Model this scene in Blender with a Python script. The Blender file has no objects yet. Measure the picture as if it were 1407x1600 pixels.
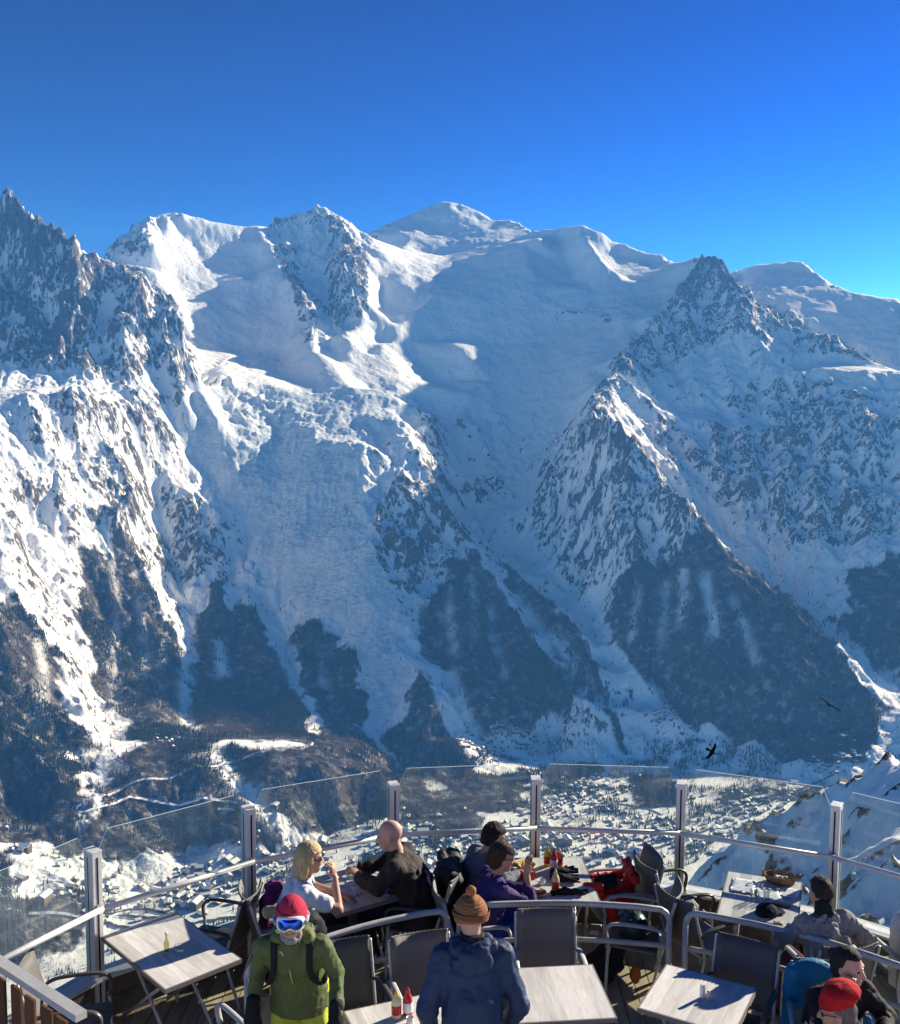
import bpy, bmesh, math, random
import numpy as np
from mathutils import Vector, Matrix, Euler
from mathutils.geometry import delaunay_2d_cdt

scene = bpy.context.scene
COL = scene.collection
R = math.radians
CAMZ = 5.03            # camera height above the terrace floor (m); x right, y ahead, z up, metres

# ------------------------------------------------------------------ camera
cam_data = bpy.data.cameras.new("camera")
cam = bpy.data.objects.new("camera", cam_data)
COL.objects.link(cam)
cam.location = (0, 0, CAMZ)
cam.rotation_mode = 'XYZ'
_m = Matrix.Rotation(R(90 - 5.416), 4, 'X') @ Matrix.Rotation(R(0.354), 4, 'Z')
cam.rotation_euler = _m.to_euler()
cam_data.sensor_fit = 'VERTICAL'
cam_data.sensor_height = 24.0
cam_data.lens = 24.0 * 1641.0 / 1600.0
cam_data.clip_start = 0.1
cam_data.clip_end = 60000
scene.camera = cam

# ------------------------------------------------------------------ sky, sun, exposure
SUN_AZ = R(53)         # to the right of straight ahead
SUN_EL = R(22)
world = bpy.data.worlds.new("World")
scene.world = world
world.use_nodes = True
wt = world.node_tree
wt.nodes.clear()
wo = wt.nodes.new('ShaderNodeOutputWorld')
wb = wt.nodes.new('ShaderNodeBackground')
ws = wt.nodes.new('ShaderNodeTexSky')
ws.sky_type = 'NISHITA'
ws.sun_disc = False
ws.sun_elevation = SUN_EL
ws.sun_rotation = SUN_AZ
ws.altitude = 2500
ws.air_density = 1.0
ws.dust_density = 0.3
ws.ozone_density = 4.0
wb.inputs['Strength'].default_value = 0.06
wh = wt.nodes.new('ShaderNodeHueSaturation')          # the deep, saturated blue of high-altitude air, the same all over the sky
wh.inputs['Saturation'].default_value = 1.03
wh.inputs['Value'].default_value = 0.047
wh.inputs['Hue'].default_value = 0.503
wg = wt.nodes.new('ShaderNodeGamma'); wg.inputs['Gamma'].default_value = 2.7
wt.links.new(ws.outputs[0], wg.inputs[0])
wt.links.new(wg.outputs[0], wh.inputs['Color'])
wc = wt.nodes.new('ShaderNodeVectorMath'); wc.operation = 'MINIMUM'; wc.inputs[1].default_value = (20, 26, 34)   # the bright band low on the horizon levels off
wt.links.new(wh.outputs[0], wc.inputs[0])
wt.links.new(wc.outputs[0], wb.inputs[0])
wt.links.new(wb.outputs[0], wo.inputs[0])

sun_data = bpy.data.lights.new("sun", 'SUN')
sun_data.energy = 3.7
sun_data.angle = R(0.53)
sun_data.color = (1.0, 0.98, 0.965)
sun = bpy.data.objects.new("sun", sun_data)
COL.objects.link(sun)
_sd = Vector((math.sin(SUN_AZ) * math.cos(SUN_EL), math.cos(SUN_AZ) * math.cos(SUN_EL), math.sin(SUN_EL)))
sun.rotation_euler = _sd.to_track_quat('Z', 'Y').to_euler()
sun.location = (0, 0, 60)

scene.view_settings.view_transform = 'Standard'
scene.view_settings.look = 'None'
scene.view_settings.exposure = 1.46
scene.view_settings.gamma = 1.0
scene.view_settings.use_curve_mapping = False
scene.render.engine = 'CYCLES'
scene.cycles.use_denoising = True
scene.cycles.max_bounces = 8
scene.cycles.transparent_max_bounces = 24
scene.cycles.volume_bounces = 0
scene.cycles.caustics_reflective = False
scene.cycles.caustics_refractive = False

# ------------------------------------------------------------------ helpers
def new_mat(name):
    m = bpy.data.materials.new(name); m.use_nodes = True
    nt = m.node_tree; nt.nodes.clear()
    out = nt.nodes.new('ShaderNodeOutputMaterial'); b = nt.nodes.new('ShaderNodeBsdfPrincipled')
    nt.links.new(b.outputs[0], out.inputs[0])
    return m, nt, b, out

class NB:
    """tiny node builder"""
    def __init__(s, nt): s.nt = nt
    def n(s, t, **kw):
        o = s.nt.nodes.new(t)
        for k, v in kw.items(): setattr(o, k, v)
        return o
    def l(s, a, b): s.nt.links.new(a, b)
    def attr(s, name): return s.n('ShaderNodeAttribute', attribute_name=name).outputs['Fac']
    def noise(s, vec, scale, detail=4, rough=.55, dist=0.0, out='Fac'):
        o = s.n('ShaderNodeTexNoise'); o.inputs['Scale'].default_value = scale; o.inputs['Detail'].default_value = detail
        o.inputs['Roughness'].default_value = rough; o.inputs['Distortion'].default_value = dist
        if vec is not None: s.l(vec, o.inputs['Vector'])
        return o.outputs[out]
    def math(s, op, a, b=None, clamp=False):
        o = s.n('ShaderNodeMath', operation=op, use_clamp=clamp)
        for i, v in enumerate((a, b)):
            if v is None: continue
            if isinstance(v, (int, float)): o.inputs[i].default_value = v
            else: s.l(v, o.inputs[i])
        return o.outputs[0]
    def ramp(s, f, stops):
        o = s.n('ShaderNodeValToRGB'); e = o.color_ramp.elements
        while len(e) < len(stops): e.new(0.5)
        for i, (p, c) in enumerate(stops):
            e[i].position = p; e[i].color = (c, c, c, 1) if isinstance(c, (int, float)) else (*c, 1)
        s.l(f, o.inputs[0]); return o.outputs[0]
    def mix(s, f, a, b, mode='MIX'):
        o = s.n('ShaderNodeMix', data_type='RGBA', blend_type=mode)
        for sock, v in ((o.inputs[0], f), (o.inputs[6], a), (o.inputs[7], b)):
            if isinstance(v, (int, float)): sock.default_value = v
            elif isinstance(v, tuple): sock.default_value = (*v, 1)
            else: s.l(v, sock)
        return o.outputs[2]
    def bump(s, h, strength, dist, normal=None):
        o = s.n('ShaderNodeBump'); o.inputs['Strength'].default_value = strength; o.inputs['Distance'].default_value = dist
        s.l(h, o.inputs['Height'])
        if normal is not None: s.l(normal, o.inputs['Normal'])
        return o.outputs[0]
    def map(s, vec, scale=(1, 1, 1), rot=(0, 0, 0)):
        o = s.n('ShaderNodeMapping'); o.inputs['Scale'].default_value = scale; o.inputs['Rotation'].default_value = rot
        s.l(vec, o.inputs['Vector']); return o.outputs[0]

def solid(name, col, rough=.8, spec=.2, metal=0.0):
    m, nt, b, out = new_mat(name)
    b.inputs['Base Color'].default_value = (*col, 1); b.inputs['Roughness'].default_value = rough
    b.inputs['Specular IOR Level'].default_value = spec; b.inputs['Metallic'].default_value = metal
    return m

def obj(name, me, parent=None, mats=None, loc=None, rot=None):
    o = bpy.data.objects.new(name, me); COL.objects.link(o)
    if parent is not None: o.parent = parent
    for m_ in (mats or []):
        if me is not None: me.materials.append(m_)
    if loc is not None: o.location = loc
    if rot is not None: o.rotation_euler = rot
    return o
def tag(o, label, cat, group=None, kind=None):
    o['label'] = label; o['category'] = cat
    if group: o['group'] = group
    if kind: o['kind'] = kind
    return o


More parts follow.
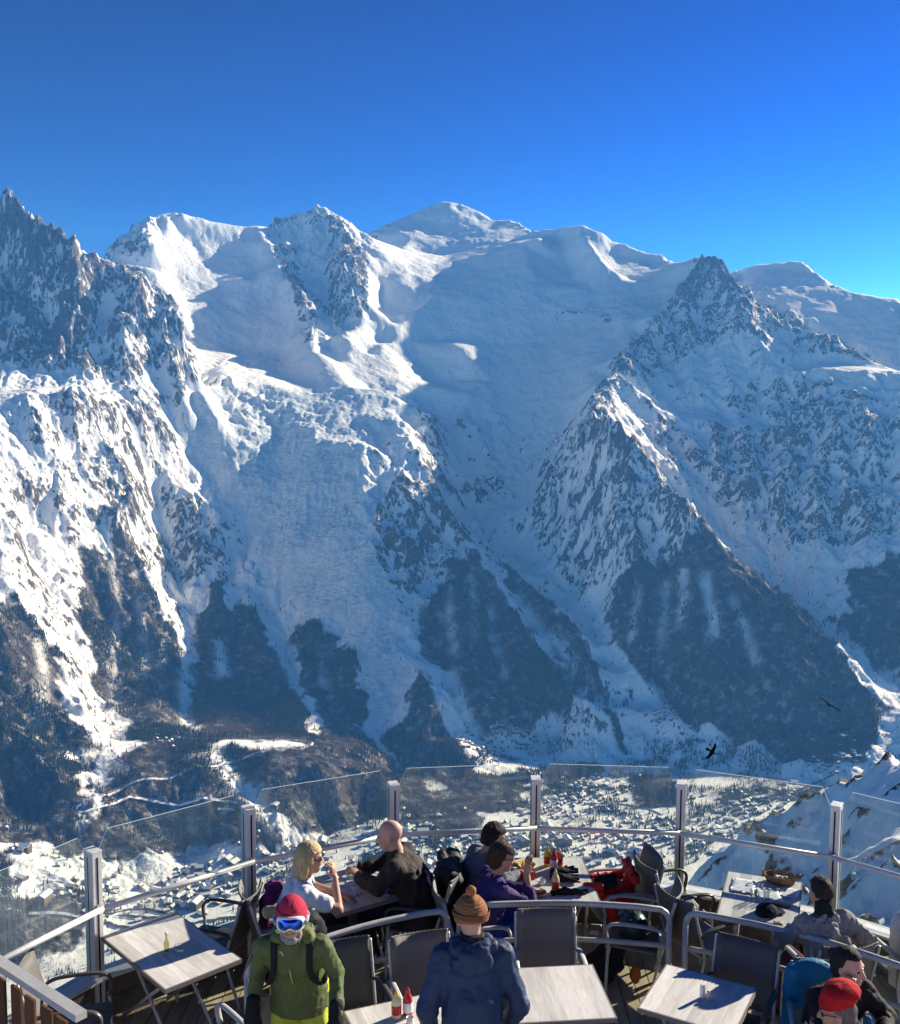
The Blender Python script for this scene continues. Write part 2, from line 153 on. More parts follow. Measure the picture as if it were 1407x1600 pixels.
# control points of the land surface (x, y, z in 2 m steps, relative to the camera)
TPTS = [[-1903,3289,429],[-1838,3306,477],[-1772,3323,525],[-1706,3339,574],[-1630,3321,532],[-1553,3303,491],[-1458,3319,591],[-1396,3318,634],[-1375,3327,659],[-1348,3316,634],[-1317,3307,617],[-1287,3298,592],[-1241,3294,572],[-1191,3291,537],[-1144,3292,496],[-1101,3312,487],[-1068,3343,480],[-994,3382,449],[-913,3379,411],[-864,3340,333],[-829,3297,251],[-788,3246,170],[-779,3181,99],[-780,3129,60],[-1991,3440,264],[-1854,3477,360],[-1707,3478,367],[-1528,3479,426],[-1442,3489,494],[-1382,3470,452],[-1302,3458,407],[-1201,3457,331],[-1122,3510,315],[-959,3548,246],[-871,3467,86],[-820,3351,-66],[-1359,4080,538],[-1362,4149,577],[-1365,4218,617],[-1369,4287,656],[-1350,4345,694],[-1331,4403,731],[-1308,4462,772],[-1265,4501,821],[-1196,4545,854],[-1112,4592,845],[-1014,4641,827],[-939,4682,818],[-890,4717,822],[-840,4751,826],[-797,4835,877],[-744,4868,894],[-691,4902,910],[-619,4962,954],[-564,4943,942],[-501,4899,882],[-441,4880,828],[-387,4835,770],[-1453,4364,288],[-1458,4503,367],[-1439,4632,444],[-1392,4750,522],[-1272,4836,604],[-1078,4934,577],[-945,5011,572],[-845,5131,627],[-732,5199,660],[-598,5241,692],[-467,5179,578],[-513,5325,850],[-469,5379,880],[-426,5433,909],[-348,5489,967],[-297,5517,981],[-246,5545,994],[-218,5596,1030],[-190,5647,1065],[-123,5673,1096],[-56,5700,1126],[53,5700,1110],[147,5673,1059],[219,5596,1006],[310,5541,997],[379,5487,943],[417,5384,903],[439,5315,899],[460,5246,894],[481,5178,890],[518,5124,892],[556,5070,893],[624,5011,889],[705,4950,847],[797,4961,800],[898,4944,757],[968,4905,746],[995,4836,712],[1022,4767,678],[1022,4710,673],[1023,4654,669],[1023,4597,665],[1046,4531,669],[1070,4474,666],[1100,4441,638],[1126,4383,594],[1151,4324,550],[1202,4271,486],[1253,4218,423],[1296,4152,385],[1339,4086,347],[1382,4032,314],[1426,3977,282],[1465,3922,253],[1505,3868,224],[1548,3809,194],[1591,3751,164],[1639,3702,131],[1688,3653,97],[1736,3604,64],[-537,5574,640],[-445,5683,699],[-310,5766,771],[-228,5845,820],[-128,5923,886],[55,5950,900],[229,5846,796],[396,5736,733],[459,5564,689],[504,5427,680],[583,5318,683],[741,5197,637],[943,5190,547],[1045,5081,502],[1075,4955,463],[1078,4841,455],[1128,4717,456],[1188,4625,384],[1270,4512,276],[1371,4391,175],[1464,4268,104],[1553,4157,43],[1642,4041,-16],[1741,3931,-79],[1844,3829,-146],[1302,5241,647],[1358,5278,682],[1414,5315,717],[1472,5299,730],[1531,5283,744],[1623,5255,750],[1677,5238,760],[1721,5171,724],[1732,5115,689],[1742,5058,653],[1752,5002,618],[1810,4954,589],[1868,4907,561],[1924,4857,547],[1981,4808,533],[2000,4746,496],[2050,4710,475],[2100,4674,454],[2149,4638,433],[2199,4601,411],[1398,5629,347],[1517,5702,417],[1642,5667,444],[1799,5619,460],[1860,5494,389],[1884,5379,318],[2010,5280,261],[2133,5178,233],[2209,5077,175],[2318,5000,133],[1289,4831,512],[1343,4815,503],[1396,4800,495],[1450,4784,487],[1503,4769,478],[1536,4715,446],[1569,4662,415],[1602,4608,383],[1635,4555,351],[1668,4501,319],[1704,4446,297],[1741,4391,274],[1778,4336,251],[1814,4281,228],[1859,4248,208],[1904,4214,188],[1948,4180,168],[1993,4146,148],[-1287,3255,476],[-1225,3225,405],[-1173,3204,365],[-1120,3184,325],[-1050,3139,228],[-968,3081,117],[-915,3056,71],[-862,3030,25],[-1096,3287,394],[-1029,3256,275],[-953,3222,177],[-884,3179,89],[-835,3153,46],[-1036,3291,404],[-1003,3238,332],[-943,3194,223],[-916,3181,156],[-960,3366,425],[-905,3303,300],[-848,3230,159],[-803,3160,80],[-1423,3225,404],[-1353,3244,407],[-1305,3215,347],[-1256,3186,287],[-1204,3145,237],[-1151,3103,188],[-1167,3044,147],[-1384,3133,318],[-1336,3154,330],[-1278,3096,223],[-1267,3020,145],[-1155,3171,267],[-1107,3082,168],[-1397,2907,108],[-1330,2937,109],[-1264,2967,111],[-1172,3005,106],[-1113,3018,113],[-1054,3032,120],[-963,3031,72],[-893,3010,24],[-1344,2793,46],[-1283,2827,47],[-1221,2860,48],[-1148,2897,57],[-1074,2935,65],[-1010,2954,48],[-945,2973,31],[-1297,2594,18],[-1254,2641,22],[-1211,2689,27],[-1168,2736,31],[-1088,2785,39],[-1039,2814,45],[-989,2843,51],[-940,2902,37],[-879,2962,10],[-820,3041,-12],[-783,3113,-25],[-1211,2413,-89],[-1176,2470,-90],[-1142,2526,-92],[-1107,2583,-94],[-1058,2640,-95],[-1008,2698,-97],[-977,2751,-99],[-946,2805,-100],[-916,2872,-85],[-874,2942,-87],[-832,3012,-88],[-801,3088,-90],[-1170,2322,-199],[-1135,2375,-190],[-1101,2428,-182],[-1066,2481,-173],[-997,2536,-192],[-938,2585,-203],[-912,2652,-204],[-887,2719,-205],[-852,2798,-202],[-843,2853,-210],[-833,2908,-218],[-942,2875,-42],[-894,2827,-127],[-849,2773,-217],[-826,2722,-262],[-803,2672,-308],[-766,2589,-378],[-729,2535,-416],[-693,2480,-455],[-643,2416,-511],[-604,2333,-559],[-591,2254,-582],[-578,2175,-604],[-573,2115,-609],[-568,2056,-614],[-563,1997,-619],[-994,2521,-261],[-894,2495,-342],[-852,2457,-398],[-803,2394,-470],[-778,2342,-503],[-753,2289,-535],[-723,2215,-566],[-693,2141,-596],[-664,2066,-603],[-636,1991,-611],[-920,2485,-287],[-889,2438,-334],[-858,2391,-380],[-811,2312,-454],[-764,2233,-508],[-1075,2368,-144],[-999,2319,-226],[-944,2277,-289],[-906,2239,-335],[-882,2200,-377],[-831,2145,-428],[-780,2089,-476],[-740,2040,-516],[-701,1969,-561],[-656,1905,-591],[-614,1840,-613],[-612,1778,-637],[-1112,2450,-179],[-978,2360,-324],[-916,2283,-412],[-811,2174,-511],[-731,2054,-596],[-643,1926,-648],[-1017,2007,-321],[-967,2063,-333],[-918,2120,-344],[-860,2068,-407],[-821,2030,-463],[-759,1947,-530],[-713,1868,-580],[-953,1871,-416],[-902,1915,-425],[-852,1958,-435],[-796,1878,-500],[-760,1812,-552],[-693,1726,-603],[-639,1693,-629],[-889,1736,-496],[-843,1780,-508],[-797,1823,-520],[-760,1731,-582],[-738,1677,-606],[-716,1624,-631],[-669,1606,-655],[-802,1555,-594],[-735,1533,-635],[-779,3052,-145],[-752,2995,-185],[-725,2937,-225],[-668,2884,-278],[-635,2830,-324],[-602,2775,-370],[-579,2678,-431],[-574,2623,-462],[-568,2568,-492],[-563,2513,-523],[-553,2447,-548],[-543,2381,-573],[-532,2315,-598],[-517,2260,-608],[-503,2206,-617],[-488,2152,-626],[-473,2097,-636],[-811,2888,-279],[-772,2806,-357],[-750,2742,-407],[-728,2678,-457],[-695,2629,-483],[-663,2581,-509],[-631,2533,-535],[-619,2471,-557],[-608,2409,-578],[-597,2348,-599],[-586,2286,-621],[-566,2219,-628],[-545,2152,-635],[-525,2085,-643],[-776,3156,-111],[-736,3100,-163],[-696,3045,-214],[-656,2989,-265],[-600,2957,-302],[-544,2925,-338],[-518,2869,-376],[-541,2773,-421],[-536,2710,-448],[-530,2647,-476],[-508,2592,-500],[-487,2537,-523],[-465,2482,-547],[-441,2426,-567],[-416,2371,-587],[-392,2316,-607],[-368,2260,-627],[-335,2195,-642],[-301,2129,-658],[-592,2849,-406],[-583,2782,-443],[-574,2715,-480],[-559,2658,-507],[-545,2602,-534],[-530,2545,-561],[-510,2481,-580],[-490,2416,-598],[-471,2351,-616],[-451,2286,-634],[-429,2224,-644],[-407,2162,-655],[-473,2709,-503],[-447,2650,-525],[-421,2591,-546],[-402,2518,-573],[-383,2445,-600],[-359,2386,-619],[-335,2326,-637],[-405,2594,-525],[-323,2580,-512],[-298,2516,-542],[-273,2451,-571],[-248,2387,-600],[-217,2300,-629],[-288,2292,-620],[-260,2235,-644],[-222,2199,-659],[-189,2142,-675],[-159,2094,-686],[-130,2046,-697],[-102,1997,-708],[-74,1949,-720],[-295,2352,-645],[-228,2259,-684],[-164,2154,-711],[-105,2057,-733],[-803,3278,83],[-769,3350,97],[-734,3422,112],[-672,3447,100],[-609,3472,89],[-786,3205,4],[-704,3275,-5],[-665,3317,8],[-626,3358,22],[-586,3400,36],[-529,3434,46],[-472,3468,57],[-401,3496,72],[-330,3525,88],[-223,3523,80],[-136,3487,38],[-77,3474,13],[-865,3700,169],[-805,3719,162],[-746,3737,156],[-686,3755,149],[-627,3773,142],[-577,3797,155],[-526,3822,168],[-476,3846,181],[-394,3841,170],[-313,3837,158],[-258,3824,143],[-203,3810,128],[-149,3797,112],[-710,3120,-109],[-652,3149,-110],[-593,3177,-111],[-535,3206,-111],[-476,3200,-104],[-417,3195,-97],[-357,3190,-90],[-269,3179,-89],[-632,3009,-234],[-567,3004,-247],[-502,2998,-260],[-446,2988,-262],[-389,2977,-263],[-333,2966,-265],[-258,2939,-253],[-478,2850,-379],[-430,2817,-383],[-382,2784,-387],[-311,2762,-375],[-241,2739,-363],[-193,2723,-343],[-468,2735,-474],[-400,2695,-471],[-332,2654,-468],[-264,2618,-469],[-195,2583,-470],[-127,2557,-489],[-267,2501,-550],[-211,2478,-552],[-155,2455,-555],[-101,2473,-558],[-209,2366,-625],[-119,2347,-619],[-175,2268,-671],[-151,2205,-694],[-101,2123,-716],[-53,2049,-730],[-172,3446,8],[-122,3373,-43],[-73,3324,-92],[-44,3250,-145],[-35,3170,-191],[-26,3090,-236],[-2,3040,-263],[21,2990,-289],[65,2889,-359],[92,2825,-394],[118,2760,-429],[145,2696,-463],[173,2619,-502],[201,2542,-540],[222,2490,-564],[243,2438,-588],[264,2385,-612],[290,2292,-646],[-229,3613,35],[-125,3463,-88],[-45,3340,-190],[-27,3180,-281],[22,3080,-334],[95,2915,-439],[150,2786,-508],[208,2632,-585],[252,2527,-633],[302,2381,-691],[-188,3355,-12],[-157,3301,-44],[-127,3248,-75],[-94,3159,-130],[-98,3088,-172],[-321,3385,7],[-278,3318,-52],[-236,3251,-111],[-197,3192,-135],[-158,3132,-159],[-120,3073,-183],[-117,3018,-214],[-115,2963,-245],[-113,2908,-276],[-110,2828,-328],[-107,2748,-380],[-97,2678,-427],[-88,2609,-474],[-234,2981,-229],[-221,2918,-264],[-208,2856,-300],[-194,2793,-335],[-174,2739,-378],[-154,2686,-422],[-129,2622,-459],[-105,2558,-497],[-92,3031,-213],[-82,2974,-250],[-72,2917,-287],[-62,2859,-324],[-5,2780,-380],[19,2725,-427],[20,2666,-456],[21,2607,-486],[23,2549,-516],[24,2490,-546],[26,2427,-575],[27,2363,-605],[29,2300,-635],[46,2200,-691],[-19,2860,-391],[-44,2800,-427],[-69,2739,-464],[-83,2674,-493],[-92,2552,-543],[-87,2495,-562],[-82,2439,-581],[94,2648,-513],[107,2578,-546],[120,2507,-578],[133,2436,-610],[144,2371,-638],[156,2305,-665],[-80,2399,-572],[-55,2339,-584],[-36,2282,-612],[-16,2225,-640],[22,2140,-680],[48,2074,-712],[24,2000,-725],[-82,2459,-599],[-37,2342,-640],[23,2200,-707],[25,2060,-753],[-24,2390,-596],[0,2332,-630],[23,2275,-664],[60,2199,-705],[-107,2247,-650],[-69,2164,-681],[-14,2075,-706],[-10,3675,-57],[58,3711,-46],[127,3748,-35],[195,3757,-23],[264,3766,-11],[332,3760,12],[399,3754,35],[488,3743,81],[23,3475,-170],[77,3495,-174],[131,3515,-178],[185,3535,-182],[237,3512,-176],[289,3488,-169],[377,3530,-95],[63,3289,-281],[119,3297,-297],[175,3305,-312],[257,3265,-308],[137,3097,-398],[222,3092,-422],[254,3044,-431],[286,2996,-440],[112,2938,-408],[140,2861,-450],[167,2785,-491],[191,2731,-512],[216,2678,-533],[240,2624,-554],[261,2568,-571],[281,2512,-589],[302,2457,-606],[318,2318,-638],[126,2972,-395],[148,2904,-410],[169,2835,-425],[216,2752,-455],[248,2688,-482],[281,2624,-509],[313,2561,-535],[336,2492,-567],[358,2424,-598],[369,2321,-633],[129,3047,-425],[174,2910,-455],[255,2763,-512],[322,2635,-565],[369,2498,-628],[300,2915,-464],[328,2841,-496],[343,2779,-516],[359,2716,-535],[374,2654,-554],[386,2551,-589],[392,2489,-610],[399,2427,-631],[449,2337,-658],[513,2283,-674],[25,4125,271],[46,4062,237],[68,3999,203],[97,3899,128],[70,3799,68],[46,3700,10],[-11,3950,106],[52,3949,106],[116,3947,106],[180,3946,107],[244,3950,115],[308,3954,124],[371,3958,132],[426,3951,148],[481,3945,164],[535,3939,180],[-293,4049,252],[-247,4081,259],[-202,4113,267],[-156,4145,274],[-110,4177,281],[-64,4210,289],[-7,4213,289],[51,4216,290],[108,4219,290],[165,4222,291],[233,4226,292],[301,4230,292],[370,4234,293],[437,4235,306],[505,4236,319],[573,4236,332],[631,4227,349],[688,4218,365],[746,4209,381],[-157,4322,411],[-182,4259,381],[-207,4196,350],[-232,4133,319],[-252,4069,283],[-272,4004,246],[-292,3939,210],[-310,3863,171],[-159,4372,396],[-210,4246,335],[-255,4119,268],[-296,3989,195],[-296,4465,464],[-240,4467,471],[-183,4470,478],[-126,4472,486],[-69,4474,493],[-6,4482,494],[57,4490,495],[120,4498,497],[182,4514,505],[244,4529,514],[306,4545,523],[368,4560,532],[423,4564,535],[478,4568,539],[533,4572,542],[588,4576,546],[644,4580,549],[715,4568,553],[785,4557,556],[856,4545,560],[-371,4635,700],[-299,4716,690],[-244,4761,683],[-190,4806,676],[-142,4837,676],[-94,4869,676],[-47,4900,676],[12,4905,690],[71,4911,705],[130,4916,720],[188,4921,735],[257,4926,757],[326,4930,779],[395,4934,802],[-355,4912,794],[-314,4952,786],[-272,4993,778],[-220,5020,765],[-169,5047,752],[-94,5061,742],[-18,5075,733],[-320,5040,767],[-260,5068,761],[-201,5096,756],[-125,5123,756],[-49,5150,755],[28,5174,775],[106,5199,794],[184,5221,818],[263,5243,842],[-313,5441,936],[-278,5393,911],[-243,5344,886],[-215,5287,850],[-186,5230,813],[-158,5173,776],[-219,5546,994],[-175,5514,970],[-130,5481,945],[-85,5449,921],[-61,5399,895],[-36,5350,870],[-12,5300,845],[12,5250,820],[-180,5372,891],[-138,5415,915],[-96,5457,938],[-53,5500,961],[29,5499,962],[111,5499,962],[164,5472,947],[218,5445,932],[271,5418,917],[479,5153,880],[487,5089,839],[495,5026,798],[502,4962,757],[510,4899,716],[523,4838,671],[536,4778,625],[550,4718,579],[581,5027,877],[595,4958,843],[608,4889,810],[622,4820,776],[647,4761,726],[673,4702,675],[701,4655,629],[730,4608,583],[588,5086,864],[615,4948,797],[655,4821,713],[710,4714,616],[721,4948,806],[755,4933,757],[822,4922,716],[905,4892,695],[943,4841,684],[981,4791,672],[768,4637,576],[822,4683,602],[876,4730,627],[917,4691,630],[959,4652,634],[-1301,4438,768],[-1260,4372,744],[-1219,4306,720],[-1181,4239,647],[-1174,4137,559],[-1224,4496,805],[-1179,4446,744],[-1178,4369,667],[-1179,4529,798],[-1169,4423,702],[-1133,4471,696],[-1097,4519,691],[-1030,4547,696],[-964,4575,701],[-897,4603,705],[-832,4738,818],[-803,4672,777],[-773,4605,737],[-744,4539,696],[-717,4487,660],[-691,4434,623],[-664,4381,586],[-638,4328,550],[-613,4276,515],[-589,4224,479],[-565,4172,444],[-548,4094,388],[-530,4015,332],[-519,3953,297],[-508,3890,261],[-497,3828,226],[-842,4797,788],[-783,4665,707],[-727,4546,630],[-673,4440,556],[-622,4336,485],[-573,4231,414],[-538,4075,302],[-1211,4204,530],[-1166,4236,535],[-1120,4269,539],[-1075,4301,544],[-1029,4333,548],[-983,4366,553],[-929,4402,562],[-874,4439,571],[-820,4475,581],[-743,4499,598],[-992,4071,382],[-942,4103,382],[-891,4134,381],[-840,4166,380],[-796,4200,392],[-751,4233,404],[-706,4267,415],[-917,3868,225],[-871,3903,225],[-825,3939,225],[-779,3974,225],[-710,3987,222],[-640,3999,218],[-781,4330,524],[-712,4302,495],[-686,4243,448],[-660,4185,400],[-634,4127,353],[-619,4066,312],[-604,4005,271],[-579,4903,909],[-538,4845,867],[-510,4798,833],[-481,4751,799],[-453,4703,765],[-427,4647,727],[-400,4591,690],[-374,4535,653],[-365,4468,602],[-357,4402,552],[-348,4336,501],[-350,4276,464],[-353,4215,427],[-356,4155,389],[-358,4094,352],[-377,4032,321],[-395,3970,289],[-626,5021,921],[-545,4905,837],[-487,4810,769],[-432,4707,697],[-379,4594,623],[-382,4092,291],[-765,4815,823],[-714,4759,780],[-664,4703,736],[-622,4646,687],[-579,4589,638],[-551,4517,575],[-522,4444,513],[-507,4387,473],[-492,4331,432],[-477,4274,392],[-470,4214,363],[-463,4154,334],[-457,4095,305],[-450,4035,276],[-444,3975,247],[-325,4689,667],[-317,4614,596],[-310,4539,525],[-307,4473,479],[-304,4406,433],[-301,4340,386],[-487,4499,652],[-472,4442,610],[-458,4384,568],[-443,4327,525],[-441,4247,466],[-439,4167,407],[1018,4422,615],[967,4369,565],[922,4320,514],[878,4271,463],[845,4217,427],[811,4164,391],[778,4111,355],[744,4057,319],[715,4008,295],[687,3958,271],[658,3909,247],[629,3859,223],[605,3800,198],[582,3741,173],[558,3682,148],[535,3623,123],[512,3563,98],[493,3495,78],[474,3427,57],[455,3359,36],[1088,4547,636],[983,4443,535],[893,4344,433],[826,4238,361],[758,4131,289],[699,4032,241],[641,3933,193],[593,3815,143],[546,3697,93],[455,3304,28],[456,3248,20],[456,3193,11],[459,3134,6],[462,3076,0],[1060,4416,612],[1049,4359,559],[1038,4301,506],[1034,4239,450],[1031,4176,394],[1027,4114,338],[1028,4048,286],[1029,3983,234],[1029,3917,182],[1028,3855,140],[1027,3793,99],[1026,3731,57],[1025,3670,16],[912,4279,427],[895,4221,383],[879,4163,339],[863,4105,295],[847,4047,251],[831,3989,208],[824,3930,169],[817,3870,130],[810,3810,92],[803,3750,53],[796,3690,15],[1153,4263,505],[1154,4203,460],[1156,4142,414],[1160,4063,348],[1164,3983,281],[1198,3916,228],[1232,3848,175],[1245,3794,152],[1259,3740,129],[1272,3687,106],[1245,3625,69],[1218,3564,33],[1191,3503,-4],[1150,3446,-38],[1108,3390,-72],[1067,3333,-106],[1021,3287,-143],[975,3240,-181],[928,3193,-219],[1164,4373,530],[1168,4251,440],[1174,4111,328],[1213,3963,208],[1261,3841,132],[1288,3734,86],[1234,3612,13],[1166,3494,-58],[1082,3381,-126],[989,3288,-201],[1227,3991,246],[1294,3956,227],[1361,3921,207],[1425,3870,194],[1488,3820,180],[1548,3769,165],[1607,3718,150],[1246,3854,175],[1295,3797,164],[1345,3740,153],[1407,3708,152],[1468,3675,151],[1530,3642,151],[1603,3609,139],[1676,3577,127],[635,3544,13],[692,3540,7],[749,3537,0],[805,3534,-7],[883,3541,-23],[960,3547,-38],[1013,3493,-32],[1066,3439,-26],[1124,3437,-19],[1182,3435,-11],[1240,3433,-4],[1270,3342,-34],[1341,3327,-28],[1412,3311,-22],[1473,3284,-32],[1534,3257,-41],[642,3339,-108],[695,3302,-147],[749,3265,-185],[819,3223,-221],[893,3281,-185],[940,3240,-192],[987,3200,-199],[1034,3160,-206],[1094,3166,-191],[1153,3172,-177],[1179,3082,-219],[1278,3096,-210],[1317,3043,-224],[1356,2989,-238],[1394,2936,-252],[839,3062,-351],[872,3014,-368],[905,2965,-385],[978,2942,-364],[1038,2947,-355],[1099,2952,-346],[1120,2890,-356],[1141,2829,-366],[1189,2863,-343],[1237,2897,-320],[1276,2825,-346],[1314,2752,-372],[911,2832,-473],[942,2755,-498],[972,2679,-522],[1043,2695,-483],[1103,2682,-447],[1145,2583,-494],[989,2539,-598],[1001,2480,-611],[1013,2422,-624],[1041,2328,-636],[1209,2800,-344],[1170,2758,-384],[1132,2717,-423],[1035,2602,-548],[497,3019,-44],[543,2966,-106],[601,2888,-182],[658,2819,-255],[720,2752,-324],[784,2672,-397],[815,2623,-434],[846,2575,-470],[873,2525,-504],[901,2476,-537],[938,2387,-593],[966,2322,-635],[978,2279,-658],[484,3224,-85],[570,3113,-191],[692,2965,-340],[827,2816,-482],[893,2717,-555],[952,2617,-622],[1023,2461,-720],[426,3172,-70],[348,3206,-145],[285,3237,-210],[253,3165,-279],[259,3107,-321],[293,2945,-427],[463,3005,-29],[501,2932,-90],[554,2857,-166],[614,2783,-240],[680,2726,-313],[439,3069,-48],[448,2987,-134],[453,2910,-200],[459,2833,-266],[455,2768,-326],[452,2702,-387],[464,2599,-485],[406,3083,-139],[386,3030,-209],[367,2977,-280],[393,2883,-378],[402,2814,-428],[410,2745,-479],[416,2685,-514],[422,2626,-548],[540,2941,-167],[540,2885,-234],[540,2829,-300],[542,2762,-359],[543,2696,-419],[548,2639,-458],[554,2581,-498],[640,2759,-312],[622,2699,-369],[614,2634,-424],[607,2569,-479],[596,2495,-533],[586,2420,-588],[579,2319,-666],[689,2688,-367],[695,2612,-427],[701,2535,-488],[701,2460,-541],[700,2384,-594],[709,2282,-669],[795,2591,-449],[804,2517,-498],[814,2443,-546],[818,2384,-584],[821,2324,-622],[817,2225,-680],[459,2483,-604],[492,2418,-633],[525,2352,-661],[335,3107,-254],[334,3049,-314],[334,2991,-374],[598,2231,-712],[677,2167,-727],[726,2142,-723],[775,2118,-719],[825,2093,-715],[881,2146,-697],[938,2198,-678],[1002,2236,-654],[-511,2037,-631],[-456,2019,-630],[-402,2000,-629],[-343,1982,-629],[-284,1965,-630],[-255,1933,-641],[-595,1899,-607],[-525,1904,-614],[-433,1917,-618],[-340,1935,-627],[-599,1671,-642],[-552,1755,-640],[-482,1827,-631],[-414,1885,-632],[-442,1755,-656],[-357,1744,-669],[-286,1818,-667],[-239,1859,-663],[-192,1900,-660],[-441,1899,-624],[-367,1823,-658],[-330,1769,-677],[-292,1715,-696],[-47,3025,-246],[-3,2940,-300],[36,2850,-358],[-1200,2831,51],[-1113,2851,59],[-1044,2876,55],[-974,2901,51],[-683,1689,-732],[-478,1681,-728],[-404,1729,-725],[-327,1786,-725],[-187,1847,-725],[-72,1887,-730],[-1,1984,-732],[82,2241,-730],[186,2317,-728],[272,2444,-720],[349,2510,-715],[381,2361,-740],[444,2378,-745],[510,2413,-740],[543,2174,-750],[723,2099,-750],[270,2169,-750],[346,1832,-752],[401,1581,-752],[123,1968,-745],[0,1672,-742],[-196,1549,-740],[-367,1446,-740],[-518,1354,-739],[-408,1613,-740],[-830,1540,-740],[-695,1205,-740],[-270,1707,-738],[578,1834,-751],[814,1996,-751],[1004,1999,-751],[1186,2377,-740],[560,1468,-745],[542,1193,-725],[1,1187,-725],[-483,1071,-730],[614,1194,-725],[262,1365,-740],[109,2205,-735],[-1,2077,-720],[363,2239,-745],[228,2303,-738],[-3750,6750,-100],[-3125,6750,-100],[-2500,6750,-100],[-1875,6750,-100],[-1250,6750,-100],[-625,6750,-100],[0,6750,-100],[625,6750,-100],[1250,6750,-100],[1875,6750,-100],[2500,6750,-100],[3125,6750,-100],[3750,6750,-100],[-3750,450,-650],[-3125,450,-650],[-2500,450,-650],[-1875,450,-650],[-1250,450,-650],[-625,450,-650],[0,450,-650],[625,450,-650],[1250,450,-650],[1875,450,-650],[2500,450,-650],[3125,450,-650],[3750,450,-650],[-3750,1000,-200],[3750,1000,-300],[-3750,1656,-200],[3750,1656,-300],[-3750,2312,-200],[3750,2312,-300],[-3750,2969,-200],[3750,2969,-300],[-3750,3625,-200],[3750,3625,-300],[-3750,4281,-200],[3750,4281,-300],[-3750,4938,-200],[3750,4938,-300],[-3750,5594,-200],[3750,5594,-300],[-3750,6250,-200],[3750,6250,-300]]
